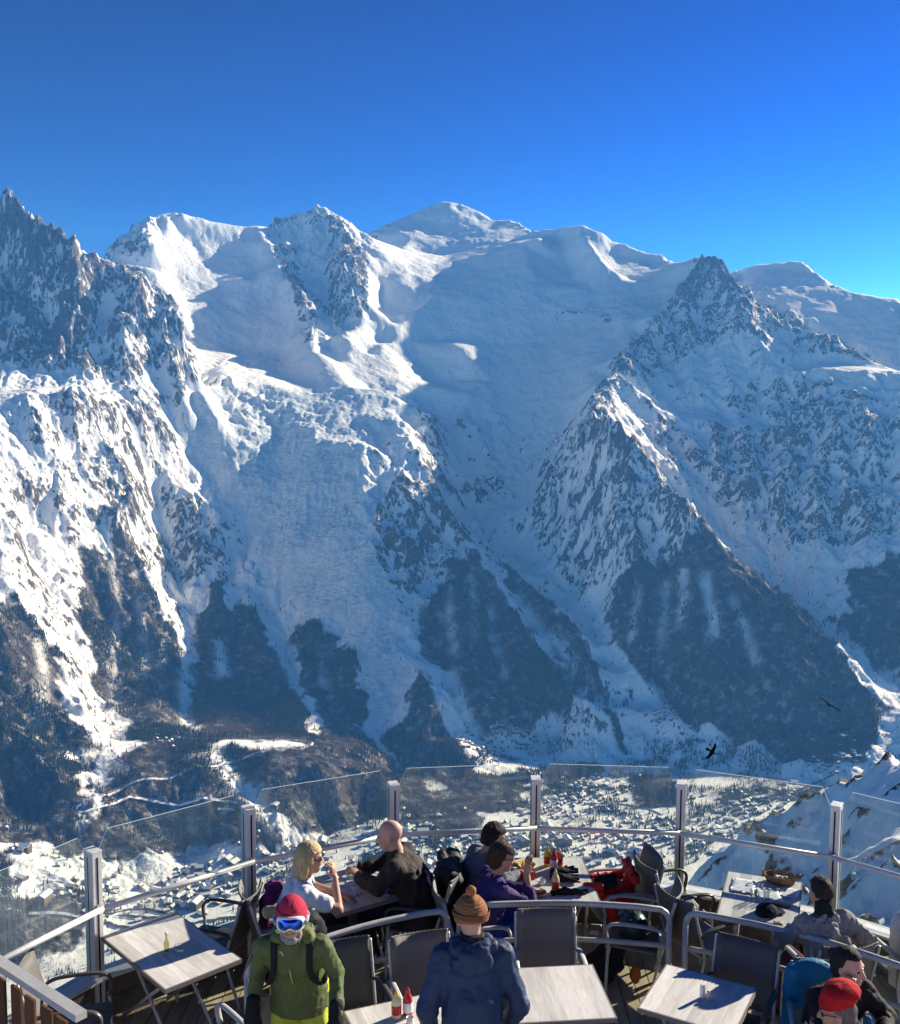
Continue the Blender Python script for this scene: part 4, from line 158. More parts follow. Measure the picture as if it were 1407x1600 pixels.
ROCK_POLYS = [[(-3028,6625),(-2973,6636),(-2915,6642),(-2853,6637),(-2794,6642),(-2740,6658),(-2687,6654),(-2624,6627),(-2567,6611),(-2521,6609),(-2473,6602),(-2427,6600),(-2382,6597),(-2336,6595),(-2291,6597),(-2284,6600),(-2263,6563),(-2232,6554),(-2201,6546),(-2170,6537),(-2136,6517),(-2110,6494),(-2063,6402),(-2024,6339),(-1996,6304),(-1967,6269),(-1938,6234),(-1904,6219),(-1867,6199),(-1831,6178),(-1798,6169),(-1767,6166),(-1736,6162),(-1770,6090),(-1819,6069),(-1872,6066),(-1927,6067),(-1987,6067),(-2047,6066),(-2109,6070),(-2155,6054),(-2202,6043),(-2249,6032),(-2296,6021),(-2343,6009),(-2392,5996),(-2439,5978),(-2483,5953),(-2528,5934),(-2576,5920),(-2621,5900),(-2665,5880),(-2709,5860),(-2733,5915),(-2751,5960),(-2775,6015),(-2796,6065),(-2822,6125),(-2848,6186),(-2874,6247),(-2899,6307),(-2925,6368),(-2954,6434),(-2982,6501),(-3000,6545),(-3018,6590),(-3032,6623),(-3030,6624)],[(-2210,6644),(-2154,6669),(-2630,8394),(-2509,8261),(-2421,8231),(-2342,8192),(-2266,8157),(-2195,8139),(-2129,8138),(-2081,8045),(-2036,7958),(-1994,7882),(-1953,7805),(-1873,7572),(-1790,7320),(-1615,6591),(-1590,6474),(-1588,6449),(-1631,6401),(-1678,6371),(-1733,6369),(-1772,6376),(-1809,6372),(-1845,6368),(-1878,6352),(-1913,6367),(-1950,6387),(-1987,6407),(-2029,6469),(-2074,6537),(-2104,6559),(-2134,6581),(-2158,6598),(-2184,6621)],[(-1871,5707),(-1828,5752),(-1788,5809),(-1746,5866),(-1733,5844),(-1721,5823),(-1708,5802),(-1692,5769),(-1672,5725),(-1651,5675),(-1632,5630),(-1610,5574),(-1588,5518),(-1567,5462),(-1545,5406),(-1523,5349),(-1539,5182),(-1585,5124),(-1613,5147),(-1638,5164),(-1664,5181),(-1691,5204),(-1719,5227),(-1748,5255),(-1772,5304),(-1795,5353),(-1820,5408),(-1844,5457),(-1855,5529),(-1863,5596),(-1867,5652)],[(-1664,9473),(-1578,9427),(-1465,9208),(-1415,9180),(-1340,8979),(-1292,8955),(-1226,8801),(-1179,8771),(-1128,8717),(-1101,8533),(-1059,8242),(-1049,8189),(-1019,7981),(-998,7851),(-984,7762),(-1113,7848),(-1144,7988),(-1179,8147),(-1202,8229),(-1230,8334),(-1256,8433),(-1289,8568),(-1334,8658),(-1380,8754),(-1445,8962),(-1498,9087),(-1546,9177),(-1612,9372)],[(-1328,9841),(-1226,9806),(-1130,9823),(-1032,9810),(-969,9738),(-910,9695),(-843,9557),(-784,9502),(-756,9203),(-733,8958),(-719,8833),(-705,8707),(-691,8576),(-676,8421),(-718,8285),(-766,8226),(-793,7965),(-867,8216),(-925,8295),(-995,8468),(-1055,8545),(-1051,8727),(-1038,8843),(-1018,8906),(-996,8945),(-1018,9069),(-1055,9318),(-1079,9449),(-1141,9556),(-1203,9657),(-1265,9752)],[(-203,6183),(-165,6154),(-126,6137),(-89,6119),(-51,6096),(-13,6066),(15,5982),(43,5946),(71,5928),(98,5909),(126,5891),(77,5681),(33,5628),(-11,5604),(-36,5550),(-61,5520),(-86,5489),(-110,5441),(-133,5368),(-153,5218),(-176,5169),(-198,5120),(-224,5143),(-252,5190),(-281,5249),(-310,5307),(-339,5359),(-354,5394),(-367,5424),(-383,5477),(-402,5578),(-420,5654),(-438,5725),(-456,5802),(-418,5883),(-378,5970),(-335,6021),(-292,6077),(-248,6127)],[(1032,7247),(1011,6971),(1006,6814),(996,6628),(1040,6615),(988,6021),(1023,5979),(1170,6569),(1207,6519),(1236,6471),(1263,6417),(1290,6363),(1317,6314),(1346,6277),(1374,6234),(1402,6197),(1430,6160),(1343,5613),(1371,5564),(1397,5508),(1423,5458),(1368,5410),(1321,5390),(1276,5377),(1230,5363),(1187,5360),(1145,5357),(1100,5379),(1050,5377),(997,5362),(947,5359),(902,5385),(865,5464),(837,5499),(807,5521),(775,5532),(742,5530),(706,5511),(664,5444),(657,5553),(646,5639),(633,5713),(620,5787),(604,5843),(588,5905),(582,6032),(567,6088),(553,6137),(537,6181),(522,6236),(507,6298),(524,6344),(562,6624),(582,6695),(602,6759),(636,6762),(670,6759),(703,6762),(736,6758),(770,6760),(804,6762),(838,6770),(875,6802),(936,7006),(990,7174)],[(2140,8964),(2180,8880),(2224,8820),(2265,8748),(2761,10391),(2776,10189),(2787,9930),(2796,9678),(2831,9524),(2887,9463),(2942,9402),(2997,9341),(3050,9280),(3102,9218),(3153,9156),(3202,9089),(3254,9019),(3302,8944),(3343,8852),(3387,8771),(3429,8690),(3470,8609),(3110,7557),(3077,7324),(3055,7424),(3023,7502),(2975,7540),(2930,7590),(2882,7634),(2839,7708),(2793,7776),(2742,7832),(2685,7877),(2625,7910),(2565,7948),(2502,7981),(2436,8001),(2346,7972),(2276,8011),(2214,8084),(2142,8085),(2070,8085),(1996,8079),(1919,8061),(1849,8022),(1778,7976),(1706,7924),(1628,7843),(1544,7719),(1461,7595),(1379,7464),(1357,7541),(1335,7618),(1313,7701),(1342,8092),(1405,8184),(1473,8294),(1527,8327),(1578,8336),(1679,8604),(1753,8724),(1819,8796),(1879,8857),(1937,8906),(1990,8931),(2037,8933),(2084,8928)],[(2177,7571),(2236,7548),(2294,7524),(2349,7494),(2406,7470),(2463,7445),(2520,7426),(2568,7378),(2601,7303),(2638,7238),(2669,7163),(2696,7082),(2729,7018),(2761,6954),(2795,6895),(2827,6837),(2861,6783),(2819,6677),(2786,6594),(2760,6526),(2736,6465),(2711,6397),(2687,6336),(2661,6269),(2632,6196),(2604,6123),(2573,6045),(2545,5973),(2516,5900),(2490,5833),(2461,5760),(2411,5638),(2374,5673),(2336,5708),(2298,5743),(2256,5773),(2214,5802),(2169,5825),(2124,5848),(2078,5871),(2028,5882),(1978,5893),(1941,5930),(1909,5985),(1876,6039),(1842,6094),(1806,6142),(1769,6190),(1731,6238),(1690,6281),(1646,6311),(1627,6365),(1605,6414),(1584,6469),(1563,6523),(1543,6584),(1522,6644),(1566,6726),(1612,6808),(1659,6895),(1711,7000),(1775,7151),(1852,7348),(1919,7405),(1985,7456),(2050,7501),(2114,7539)],[(-610,7770),(-576,7911),(-541,8040),(-507,8228),(-465,8291),(-423,8383),(-386,8589),(-346,8801),(-287,8623),(-352,8507),(-413,8372),(-476,8290),(-501,8169),(-520,7951),(-541,7799)],[(705,8701),(786,8731),(867,8765),(950,8799),(1032,8832),(1107,8787),(1181,8753),(1252,8694),(1320,8624),(1298,8469),(1281,8350),(1207,8380),(1129,8390),(1052,8406),(974,8422),(897,8443),(818,8457),(739,8464),(722,8586)],[(66,6576),(122,6749),(179,6844),(238,6944),(300,6893),(360,6837),(305,6773),(251,6685),(197,6591),(145,6478),(106,6539)],[(-2080,8547),(-2015,8488),(-1951,8429),(-1890,8376),(-1912,8253),(-1935,8137),(-1955,8015),(-1984,8138),(-2017,8278),(-2048,8412)],[(-1743,8033),(-1676,8059),(-1608,8080),(-1535,8081),(-1561,7960),(-1555,7686),(-1632,7725),(-1709,7758),(-1730,7913)],[(-693,10934),(-565,10983),(-437,11055),(-363,10824),(-292,10598),(-224,10390),(-321,10513),(-420,10642),(-509,10728),(-601,10831)],[(-305,11060),(-216,11002),(-128,10943),(-40,10866),(9,10662),(56,10458),(-101,10542),(-168,10733),(-236,10899)],[(-1452,5884),(-1411,5838),(-1371,5792),(-1333,5751),(-1297,5717),(-1264,5699),(-1233,5688),(-1212,5613),(-1192,5543),(-1178,5497),(-1219,5494),(-1262,5503),(-1294,5533),(-1330,5580),(-1366,5626),(-1403,5673),(-1414,5720),(-1426,5772),(-1438,5825)],[(-1632,5755),(-1583,5787),(-1523,5785),(-1461,5770),(-1436,5727),(-1411,5677),(-1386,5628),(-1361,5578),(-1334,5523),(-1335,5474),(-1336,5430),(-1326,5340),(-1382,5388),(-1429,5400),(-1471,5395),(-1495,5451),(-1517,5501),(-1540,5550),(-1564,5606),(-1587,5656),(-1609,5705)],[(2220,8412),(2281,8371),(2354,8376),(2453,8472),(2857,9585),(2932,9563),(3007,9539),(3060,9434),(3112,9328),(3028,9344),(2599,8265),(2522,8276),(2448,8292),(2359,8262),(2297,8254),(2256,8322)],[(1322,8119),(1398,8192),(1480,8287),(1544,8281),(1484,8036),(1444,7897),(1406,7764),(1347,7634),(1287,7492),(1227,7344),(1172,7213),(1114,7065),(1054,6898),(991,6701),(931,6510),(884,6534),(867,6791),(939,7151),(974,7219),(1009,7280),(1086,7633),(1137,7717),(1181,7740),(1261,8001)],[(1268,7075),(1331,7064),(1390,7034),(1449,7010),(1509,6991),(1506,6887),(1504,6796),(1502,6704),(1500,6618),(1497,6526),(1455,6567),(1414,6613),(1371,6652),(1328,6698),(1312,6780),(1299,6881),(1283,6975)]]
SNOW_POLYS = [[(-1973,6706),(-2422,8437),(-2372,8476),(-2351,8619),(-2365,8808),(-2359,8921),(-2356,9052),(-2291,9100),(-2224,9141),(-2155,9182),(-2088,9229),(-2020,9281),(-1951,9326),(-1880,9371),(-1779,9428),(-1669,9442),(-1618,9335),(-1558,9175),(-1510,9079),(-1469,9025),(-1397,8775),(-1344,8681),(-1294,8603),(-1236,8466),(-1183,8359),(-1158,8253),(-1139,8183),(-1124,8143),(-1083,7912),(-1055,7771),(-1122,7804),(-1192,7848),(-1256,7850),(-1329,7844),(-1396,7802),(-1463,7765),(-1527,7716),(-1588,7655),(-1649,7599),(-1708,7543),(-1769,7325),(-1846,7554),(-1929,7805),(-1972,7887),(-2013,7957),(-2055,8033),(-2099,8115),(-2145,8202),(-2200,8157),(-2265,8151),(-1922,6721)],[(-737,9782),(-722,10782),(-638,10877),(-554,11014),(-468,11150),(-379,11274),(-245,11289),(-111,11333),(1,11310),(114,11297),(227,11332),(327,11293),(425,11188),(518,11040),(612,10945),(705,10861),(768,10394),(852,10345),(935,10296),(1014,10216),(1089,10118),(1166,10043),(1247,10015),(1320,9963),(1390,9899),(1470,9912),(1552,9930),(1630,9929),(1707,9916),(1781,9891),(1852,9847),(1910,9745),(1967,9641),(1981,9344),(1982,8957),(1922,8921),(1856,8850),(1788,8772),(1717,8670),(1645,8561),(1553,8335),(1503,8325),(1432,8247),(1360,8155),(1287,8052),(1198,7744),(1155,7720),(1105,7649),(1019,7315),(980,7236),(945,7180),(876,6862),(845,7211),(775,7267),(726,7368),(674,7464),(621,7553),(553,7570),(485,7574),(415,7561),(346,7540),(277,7537),(208,7515),(139,7469),(70,7398),(2,7452),(-66,7464),(-141,7469),(-216,7455),(-291,7434),(-351,7426),(-412,7441),(-474,7485),(-537,7457),(-596,7404),(-638,7166),(-688,7046),(-748,7040),(-808,7040),(-870,7051),(-932,7061),(-992,7059),(-1044,6997),(-1095,6940),(-1149,6907),(-1216,7060),(-1312,7360),(-1402,7612),(-1356,7718),(-1307,7817),(-1249,7869),(-1175,7820),(-1098,7741),(-1030,7726),(-973,7793),(-921,7909),(-859,7952),(-789,7923),(-751,8029),(-714,8165),(-674,8271),(-633,8388),(-643,8532),(-661,8765),(-671,8903),(-682,9040),(-695,9226),(-703,9328),(-721,9567)],[(2799,10518),(2883,10483),(2967,10447),(3056,10434),(3155,10454),(3248,10451),(3340,10447),(3377,10328),(3415,10214),(3450,10095),(3489,9993),(3528,9896),(3602,9863),(3676,9835),(3744,9790),(3796,9706),(3853,9638),(3913,9582),(3975,9530),(3911,9368),(3850,9212),(3788,9056),(3724,8894),(3662,8738),(3605,8593),(3561,8662),(3517,8732),(3474,8808),(3429,8883),(3383,8958),(3336,9034),(3282,9092),(3228,9155),(3174,9219),(3117,9276),(3060,9339),(3021,9421),(2983,9509),(2946,9602),(2913,9713),(2884,9846),(2864,10014),(2847,10200),(2830,10398)],[(2530,7834),(2607,7859),(2671,7844),(2731,7817),(2787,7784),(2844,7751),(2901,7723),(2958,7695),(3015,7666),(3469,8629),(3530,8591),(3589,8553),(3077,7324),(3018,7342),(2965,7376),(2907,7399),(2853,7433),(2796,7461),(2738,7489),(2686,7533),(2631,7572),(2589,7650),(2547,7733)],[(599,5819),(629,5762),(658,5698),(685,5628),(704,5547),(723,5466),(741,5385),(758,5304),(774,5223),(788,5136),(803,5073),(818,5016),(831,4947),(845,4890),(876,4866),(908,4848),(939,4829),(971,4811),(998,4775),(1002,4633),(1026,4591),(986,4606),(946,4620),(907,4640),(892,4796),(864,4813),(836,4824),(808,4841),(778,4846),(749,4857),(720,4873),(729,5084),(712,5117),(702,5209),(681,5296),(653,5348),(624,5382),(605,5523),(604,5632),(602,5728)]]
CRAG_POLYS = [[(-3028,6625),(-2973,6636),(-2915,6642),(-2853,6637),(-2794,6642),(-2740,6658),(-2687,6654),(-2624,6627),(-2567,6611),(-2523,6609),(-2476,6601),(-2432,6598),(-2387,6595),(-2360,6599),(-2331,6596),(-2294,6571),(-2263,6563),(-2232,6554),(-2201,6546),(-2170,6537),(-2136,6517),(-2114,6486),(-2078,6410),(-2042,6333),(-2017,6291),(-1994,6254),(-1969,6211),(-2018,6170),(-2065,6123),(-2114,6087),(-2162,6077),(-2210,6066),(-2257,6055),(-2304,6044),(-2351,6032),(-2398,6013),(-2445,5994),(-2492,5975),(-2535,5950),(-2581,5931),(-2623,5906),(-2665,5880),(-2709,5860),(-2733,5915),(-2751,5960),(-2775,6015),(-2796,6065),(-2822,6125),(-2848,6186),(-2874,6247),(-2899,6307),(-2925,6368),(-2954,6434),(-2982,6501),(-3000,6545),(-3018,6590),(-3032,6623),(-3030,6624)],[(2139,8964),(2185,8898),(2228,8825),(2267,8741),(2765,10384),(2317,8560),(2342,8510),(2338,8361),(2361,8311),(2389,8278),(2290,8219),(2223,8268),(2158,8335),(2093,8401),(2018,8401),(1944,8406),(1868,8405),(1790,8391),(1784,8491),(1819,8796),(1880,8863),(1939,8918),(1992,8943),(2042,8956),(2093,8969)],[(-1664,9473),(-1603,9423),(-1519,9230),(-1461,9185),(-1395,8988),(-1352,8940),(-1289,8750),(-1249,8713),(-1187,8516),(-1133,8360),(-1174,8293),(-1220,8408),(-1267,8522),(-1316,8648),(-1361,8745),(-1422,8930),(-1485,9096),(-1536,9172),(-1610,9385)],[(-2582,8534),(-2481,8539),(-2380,8543),(-2357,8499),(-2337,8467),(-2409,8453),(-2484,8451),(-2531,8487)],[(-968,9762),(-910,9713),(-843,9569),(-784,9502),(-752,9203),(-724,8941),(-706,8810),(-766,8847),(-831,8937),(-898,9040),(-923,9302),(-943,9499)],[(-236,6049),(-189,6027),(-142,6016),(-96,6011),(-50,6000),(-40,5910),(-30,5850),(-21,5802),(-11,5754),(-41,5712),(-70,5652),(-99,5597),(-127,5537),(-154,5470),(-179,5367),(-204,5264),(-232,5311),(-260,5364),(-290,5416),(-319,5457),(-349,5503),(-334,5576),(-318,5649),(-303,5728),(-286,5795),(-270,5880),(-253,5959)]]
ROADS = [('tunnel approach road',9,[(-1138,3881),(-1128,3877),(-1117,3874),(-1105,3878),(-1092,3881),(-1076,3880),(-1060,3884),(-1044,3888),(-1026,3887),(-1010,3891),(-994,3895),(-977,3893),(-963,3897),(-949,3900),(-934,3898),(-919,3901),(-903,3899),(-888,3902),(-873,3906),(-858,3909),(-843,3912),(-829,3915),(-815,3918),(-801,3921),(-788,3924),(-773,3933),(-757,3936),(-741,3939),(-725,3942),(-710,3945),(-696,3947),(-682,3949),(-669,3952),(-658,3960),(-647,3962),(-627,3965),(-612,3973),(-598,3975),(-587,3983),(-576,3985),(-551,3994),(-535,3978),(-538,3942),(-555,3909),(-566,3895),(-582,3893),(-598,3884),(-615,3876),(-632,3867),(-646,3864),(-659,3856),(-673,3848),(-686,3833),(-702,3824),(-719,3815),(-730,3807),(-741,3798),(-754,3790),(-766,3781),(-779,3772),(-792,3764),(-805,3755),(-817,3740),(-830,3731),(-842,3722),(-853,3707),(-865,3698),(-877,3689),(-888,3680),(-899,3665),(-911,3656),(-922,3647),(-933,3638),(-945,3629),(-954,3614),(-966,3605),(-978,3595),(-990,3586),(-1001,3577),(-1012,3567),(-1023,3558),(-1034,3548),(-1044,3539),(-1056,3536),(-1069,3526),(-1081,3516),(-1092,3506),(-1103,3496),(-1112,3481),(-1122,3471),(-1131,3456),(-1139,3440),(-1147,3425),(-1157,3415),(-1165,3400),(-1172,3385),(-1180,3376),(-1187,3367),(-1198,3350),(-1209,3340),(-1218,3330),(-1222,3322),(-1218,3317),(-1203,3316),(-1195,3320),(-1184,3323),(-1173,3334),(-1159,3345),(-1152,3360),(-1142,3370),(-1132,3386),(-1121,3402),(-1111,3418),(-1102,3434),(-1092,3443),(-1086,3451)]),('lower',8,[(-1086,3451),(-1081,3459),(-1072,3462),(-1062,3465),(-1052,3474),(-1039,3478),(-1025,3482),(-1009,3481),(-995,3485),(-981,3489),(-967,3492),(-953,3490),(-940,3494),(-927,3497),(-913,3501),(-899,3505),(-885,3508),(-871,3512),(-859,3521),(-846,3524),(-835,3533),(-825,3541),(-809,3545),(-795,3554),(-781,3557),(-768,3560),(-755,3557),(-745,3559),(-734,3555),(-709,3542),(-699,3532),(-702,3513),(-721,3509),(-736,3518),(-756,3532),(-775,3534),(-790,3531),(-800,3528)]),('valley motorway',16,[(-1294,2832),(-1289,2835),(-1280,2832),(-1272,2836),(-1261,2834),(-1251,2838),(-1239,2837),(-1228,2842),(-1215,2841),(-1204,2846),(-1193,2850),(-1180,2849),(-1170,2853),(-1161,2857),(-1150,2862),(-1139,2866),(-1129,2870),(-1118,2874),(-1107,2878),(-1097,2882),(-1086,2886),(-1076,2890),(-1067,2894),(-1058,2897),(-1050,2900),(-1038,2910),(-1027,2914),(-1020,2923),(-1010,2927),(-1002,2936),(-989,2940),(-980,2943),(-970,2946),(-960,2950),(-947,2948),(-936,2951),(-923,2949),(-910,2947),(-900,2950),(-889,2947),(-879,2944),(-863,2948),(-847,2947),(-835,2950),(-827,2958),(-823,2960),(-830,2970),(-849,2983),(-873,2989),(-883,2992),(-895,2995),(-907,2992),(-919,2988),(-931,2984),(-943,2980),(-952,2971),(-961,2968),(-974,2958),(-983,2942),(-990,2933),(-992,2920),(-988,2903),(-963,2886),(-956,2888),(-946,2885),(-937,2888),(-924,2886),(-912,2883),(-898,2881),(-886,2885),(-871,2883),(-856,2881),(-843,2885),(-834,2888),(-825,2891),(-816,2893),(-806,2896),(-796,2899),(-786,2901),(-775,2904),(-765,2907),(-754,2910),(-743,2913),(-732,2915),(-722,2924),(-711,2927),(-700,2930),(-689,2932),(-678,2935),(-669,2943),(-659,2945),(-648,2948),(-638,2950),(-627,2952),(-616,2954),(-606,2963),(-595,2965),(-584,2967),(-572,2969),(-562,2977),(-550,2980),(-538,2988),(-526,2990),(-513,2998),(-504,3000),(-495,3008),(-484,3009),(-475,3017),(-465,3024),(-455,3032),(-445,3034),(-434,3041),(-424,3049),(-413,3056),(-403,3064),(-392,3071),(-381,3079),(-370,3086),(-359,3093),(-348,3101),(-336,3108),(-324,3109),(-313,3116),(-301,3124),(-290,3131),(-278,3138),(-267,3139),(-255,3146),(-244,3153),(-233,3153),(-221,3160),(-210,3167),(-198,3168),(-186,3175),(-175,3175),(-163,3182),(-151,3182),(-139,3189),(-127,3189),(-115,3196),(-102,3202),(-90,3203),(-77,3209),(-65,3209),(-52,3216),(-39,3216),(-26,3222),(-13,3228),(0,3234),(12,3234),(24,3240),(36,3246),(49,3252),(61,3257),(74,3263),(87,3263),(99,3268),(112,3274),(126,3280),(139,3285),(152,3290),(165,3296),(179,3301),(192,3306),(206,3312),(219,3317),(233,3322),(246,3327),(260,3332),(273,3337),(287,3342),(300,3347),(313,3351),(327,3356),(340,3361),(353,3365),(367,3370),(381,3375),(395,3379),(409,3383),(424,3394),(439,3398),(453,3402),(467,3406),(482,3410),(497,3420),(511,3424),(525,3428),(539,3432),(554,3442),(567,3446),(581,3449),(595,3459),(608,3463),(621,3467),(635,3476),(648,3480),(661,3490),(673,3494),(684,3498),(704,3512),(722,3521),(739,3529),(757,3544),(772,3553),(788,3562),(804,3577),(818,3586),(833,3595),(848,3610),(862,3619),(878,3633),(892,3642),(908,3657),(925,3671),(942,3686),(959,3700),(977,3714),(996,3734),(1013,3748),(1032,3767),(1051,3787),(1068,3801),(1087,3820),(1106,3840),(1123,3854),(1142,3873),(1159,3887),(1177,3906),(1196,3919),(1217,3938),(1238,3957),(1257,3970),(1275,3983),(1296,4001),(1315,4014),(1333,4027),(1353,4046),(1372,4058),(1392,4077),(1410,4090),(1433,4113),(1456,4131),(1476,4143),(1497,4155),(1515,4161),(1530,4162),(1547,4168),(1561,4169),(1574,4171),(1585,4173),(1594,4176)]),('village road',7,[(494,3844),(507,3855),(525,3865),(545,3874),(566,3883),(586,3892),(604,3902),(622,3911),(640,3920),(659,3929),(677,3926),(691,3924),(705,3915),(721,3912),(735,3897),(750,3888),(764,3879),(776,3865),(788,3850),(799,3830),(809,3809),(819,3789),(828,3768),(836,3748),(844,3728),(854,3707),(863,3686),(870,3660),(877,3640),(884,3626),(888,3613)]),('village lane',6,[(102,4187),(112,4198),(127,4222),(144,4252),(163,4287),(184,4322),(205,4363),(226,4398),(245,4415),(264,4426),(282,4437),(301,4448),(320,4465),(338,4475),(356,4486),(374,4496),(392,4513),(412,4535),(431,4552),(450,4562),(467,4566),(482,4565),(496,4557),(508,4550),(526,4542),(541,4534),(554,4538),(563,4543)]),('diversion dam wall',10,[(1017,4519),(1025,4511),(1037,4502),(1050,4493),(1065,4483),(1081,4473),(1096,4463),(1112,4460),(1125,4450),(1139,4440),(1153,4430),(1166,4415),(1179,4405),(1191,4389),(1202,4374),(1214,4358),(1227,4342),(1238,4320),(1249,4305),(1257,4290),(1262,4276)]),('town street',7,[(131,3460),(138,3459),(149,3465),(161,3470),(174,3476),(189,3487),(205,3492),(220,3497),(236,3502),(251,3507),(265,3512),(279,3511),(292,3510),(305,3503),(317,3496),(330,3494),(343,3487),(355,3480),(368,3479),(382,3477),(395,3476),(408,3480),(423,3491),(436,3495),(451,3505),(466,3521),(481,3531),(495,3542),(509,3546),(523,3550),(537,3554),(551,3551),(566,3549),(580,3541),(593,3526),(607,3518),(620,3504),(632,3495),(642,3487),(651,3480),(657,3472)]),('town street b',7,[(-824,3096),(-818,3098),(-811,3106),(-802,3114),(-792,3123),(-783,3138),(-771,3147),(-759,3156),(-748,3165),(-736,3174),(-725,3182),(-715,3191),(-704,3193),(-692,3196),(-680,3198),(-669,3201),(-657,3203),(-645,3206),(-634,3208),(-623,3216),(-611,3218),(-600,3227),(-590,3235),(-580,3249),(-569,3257),(-559,3271),(-549,3284),(-537,3292),(-527,3306),(-516,3314),(-504,3322),(-492,3330),(-479,3338),(-466,3346),(-451,3348),(-438,3356),(-425,3363),(-412,3365),(-401,3366),(-392,3373),(-384,3374)])]
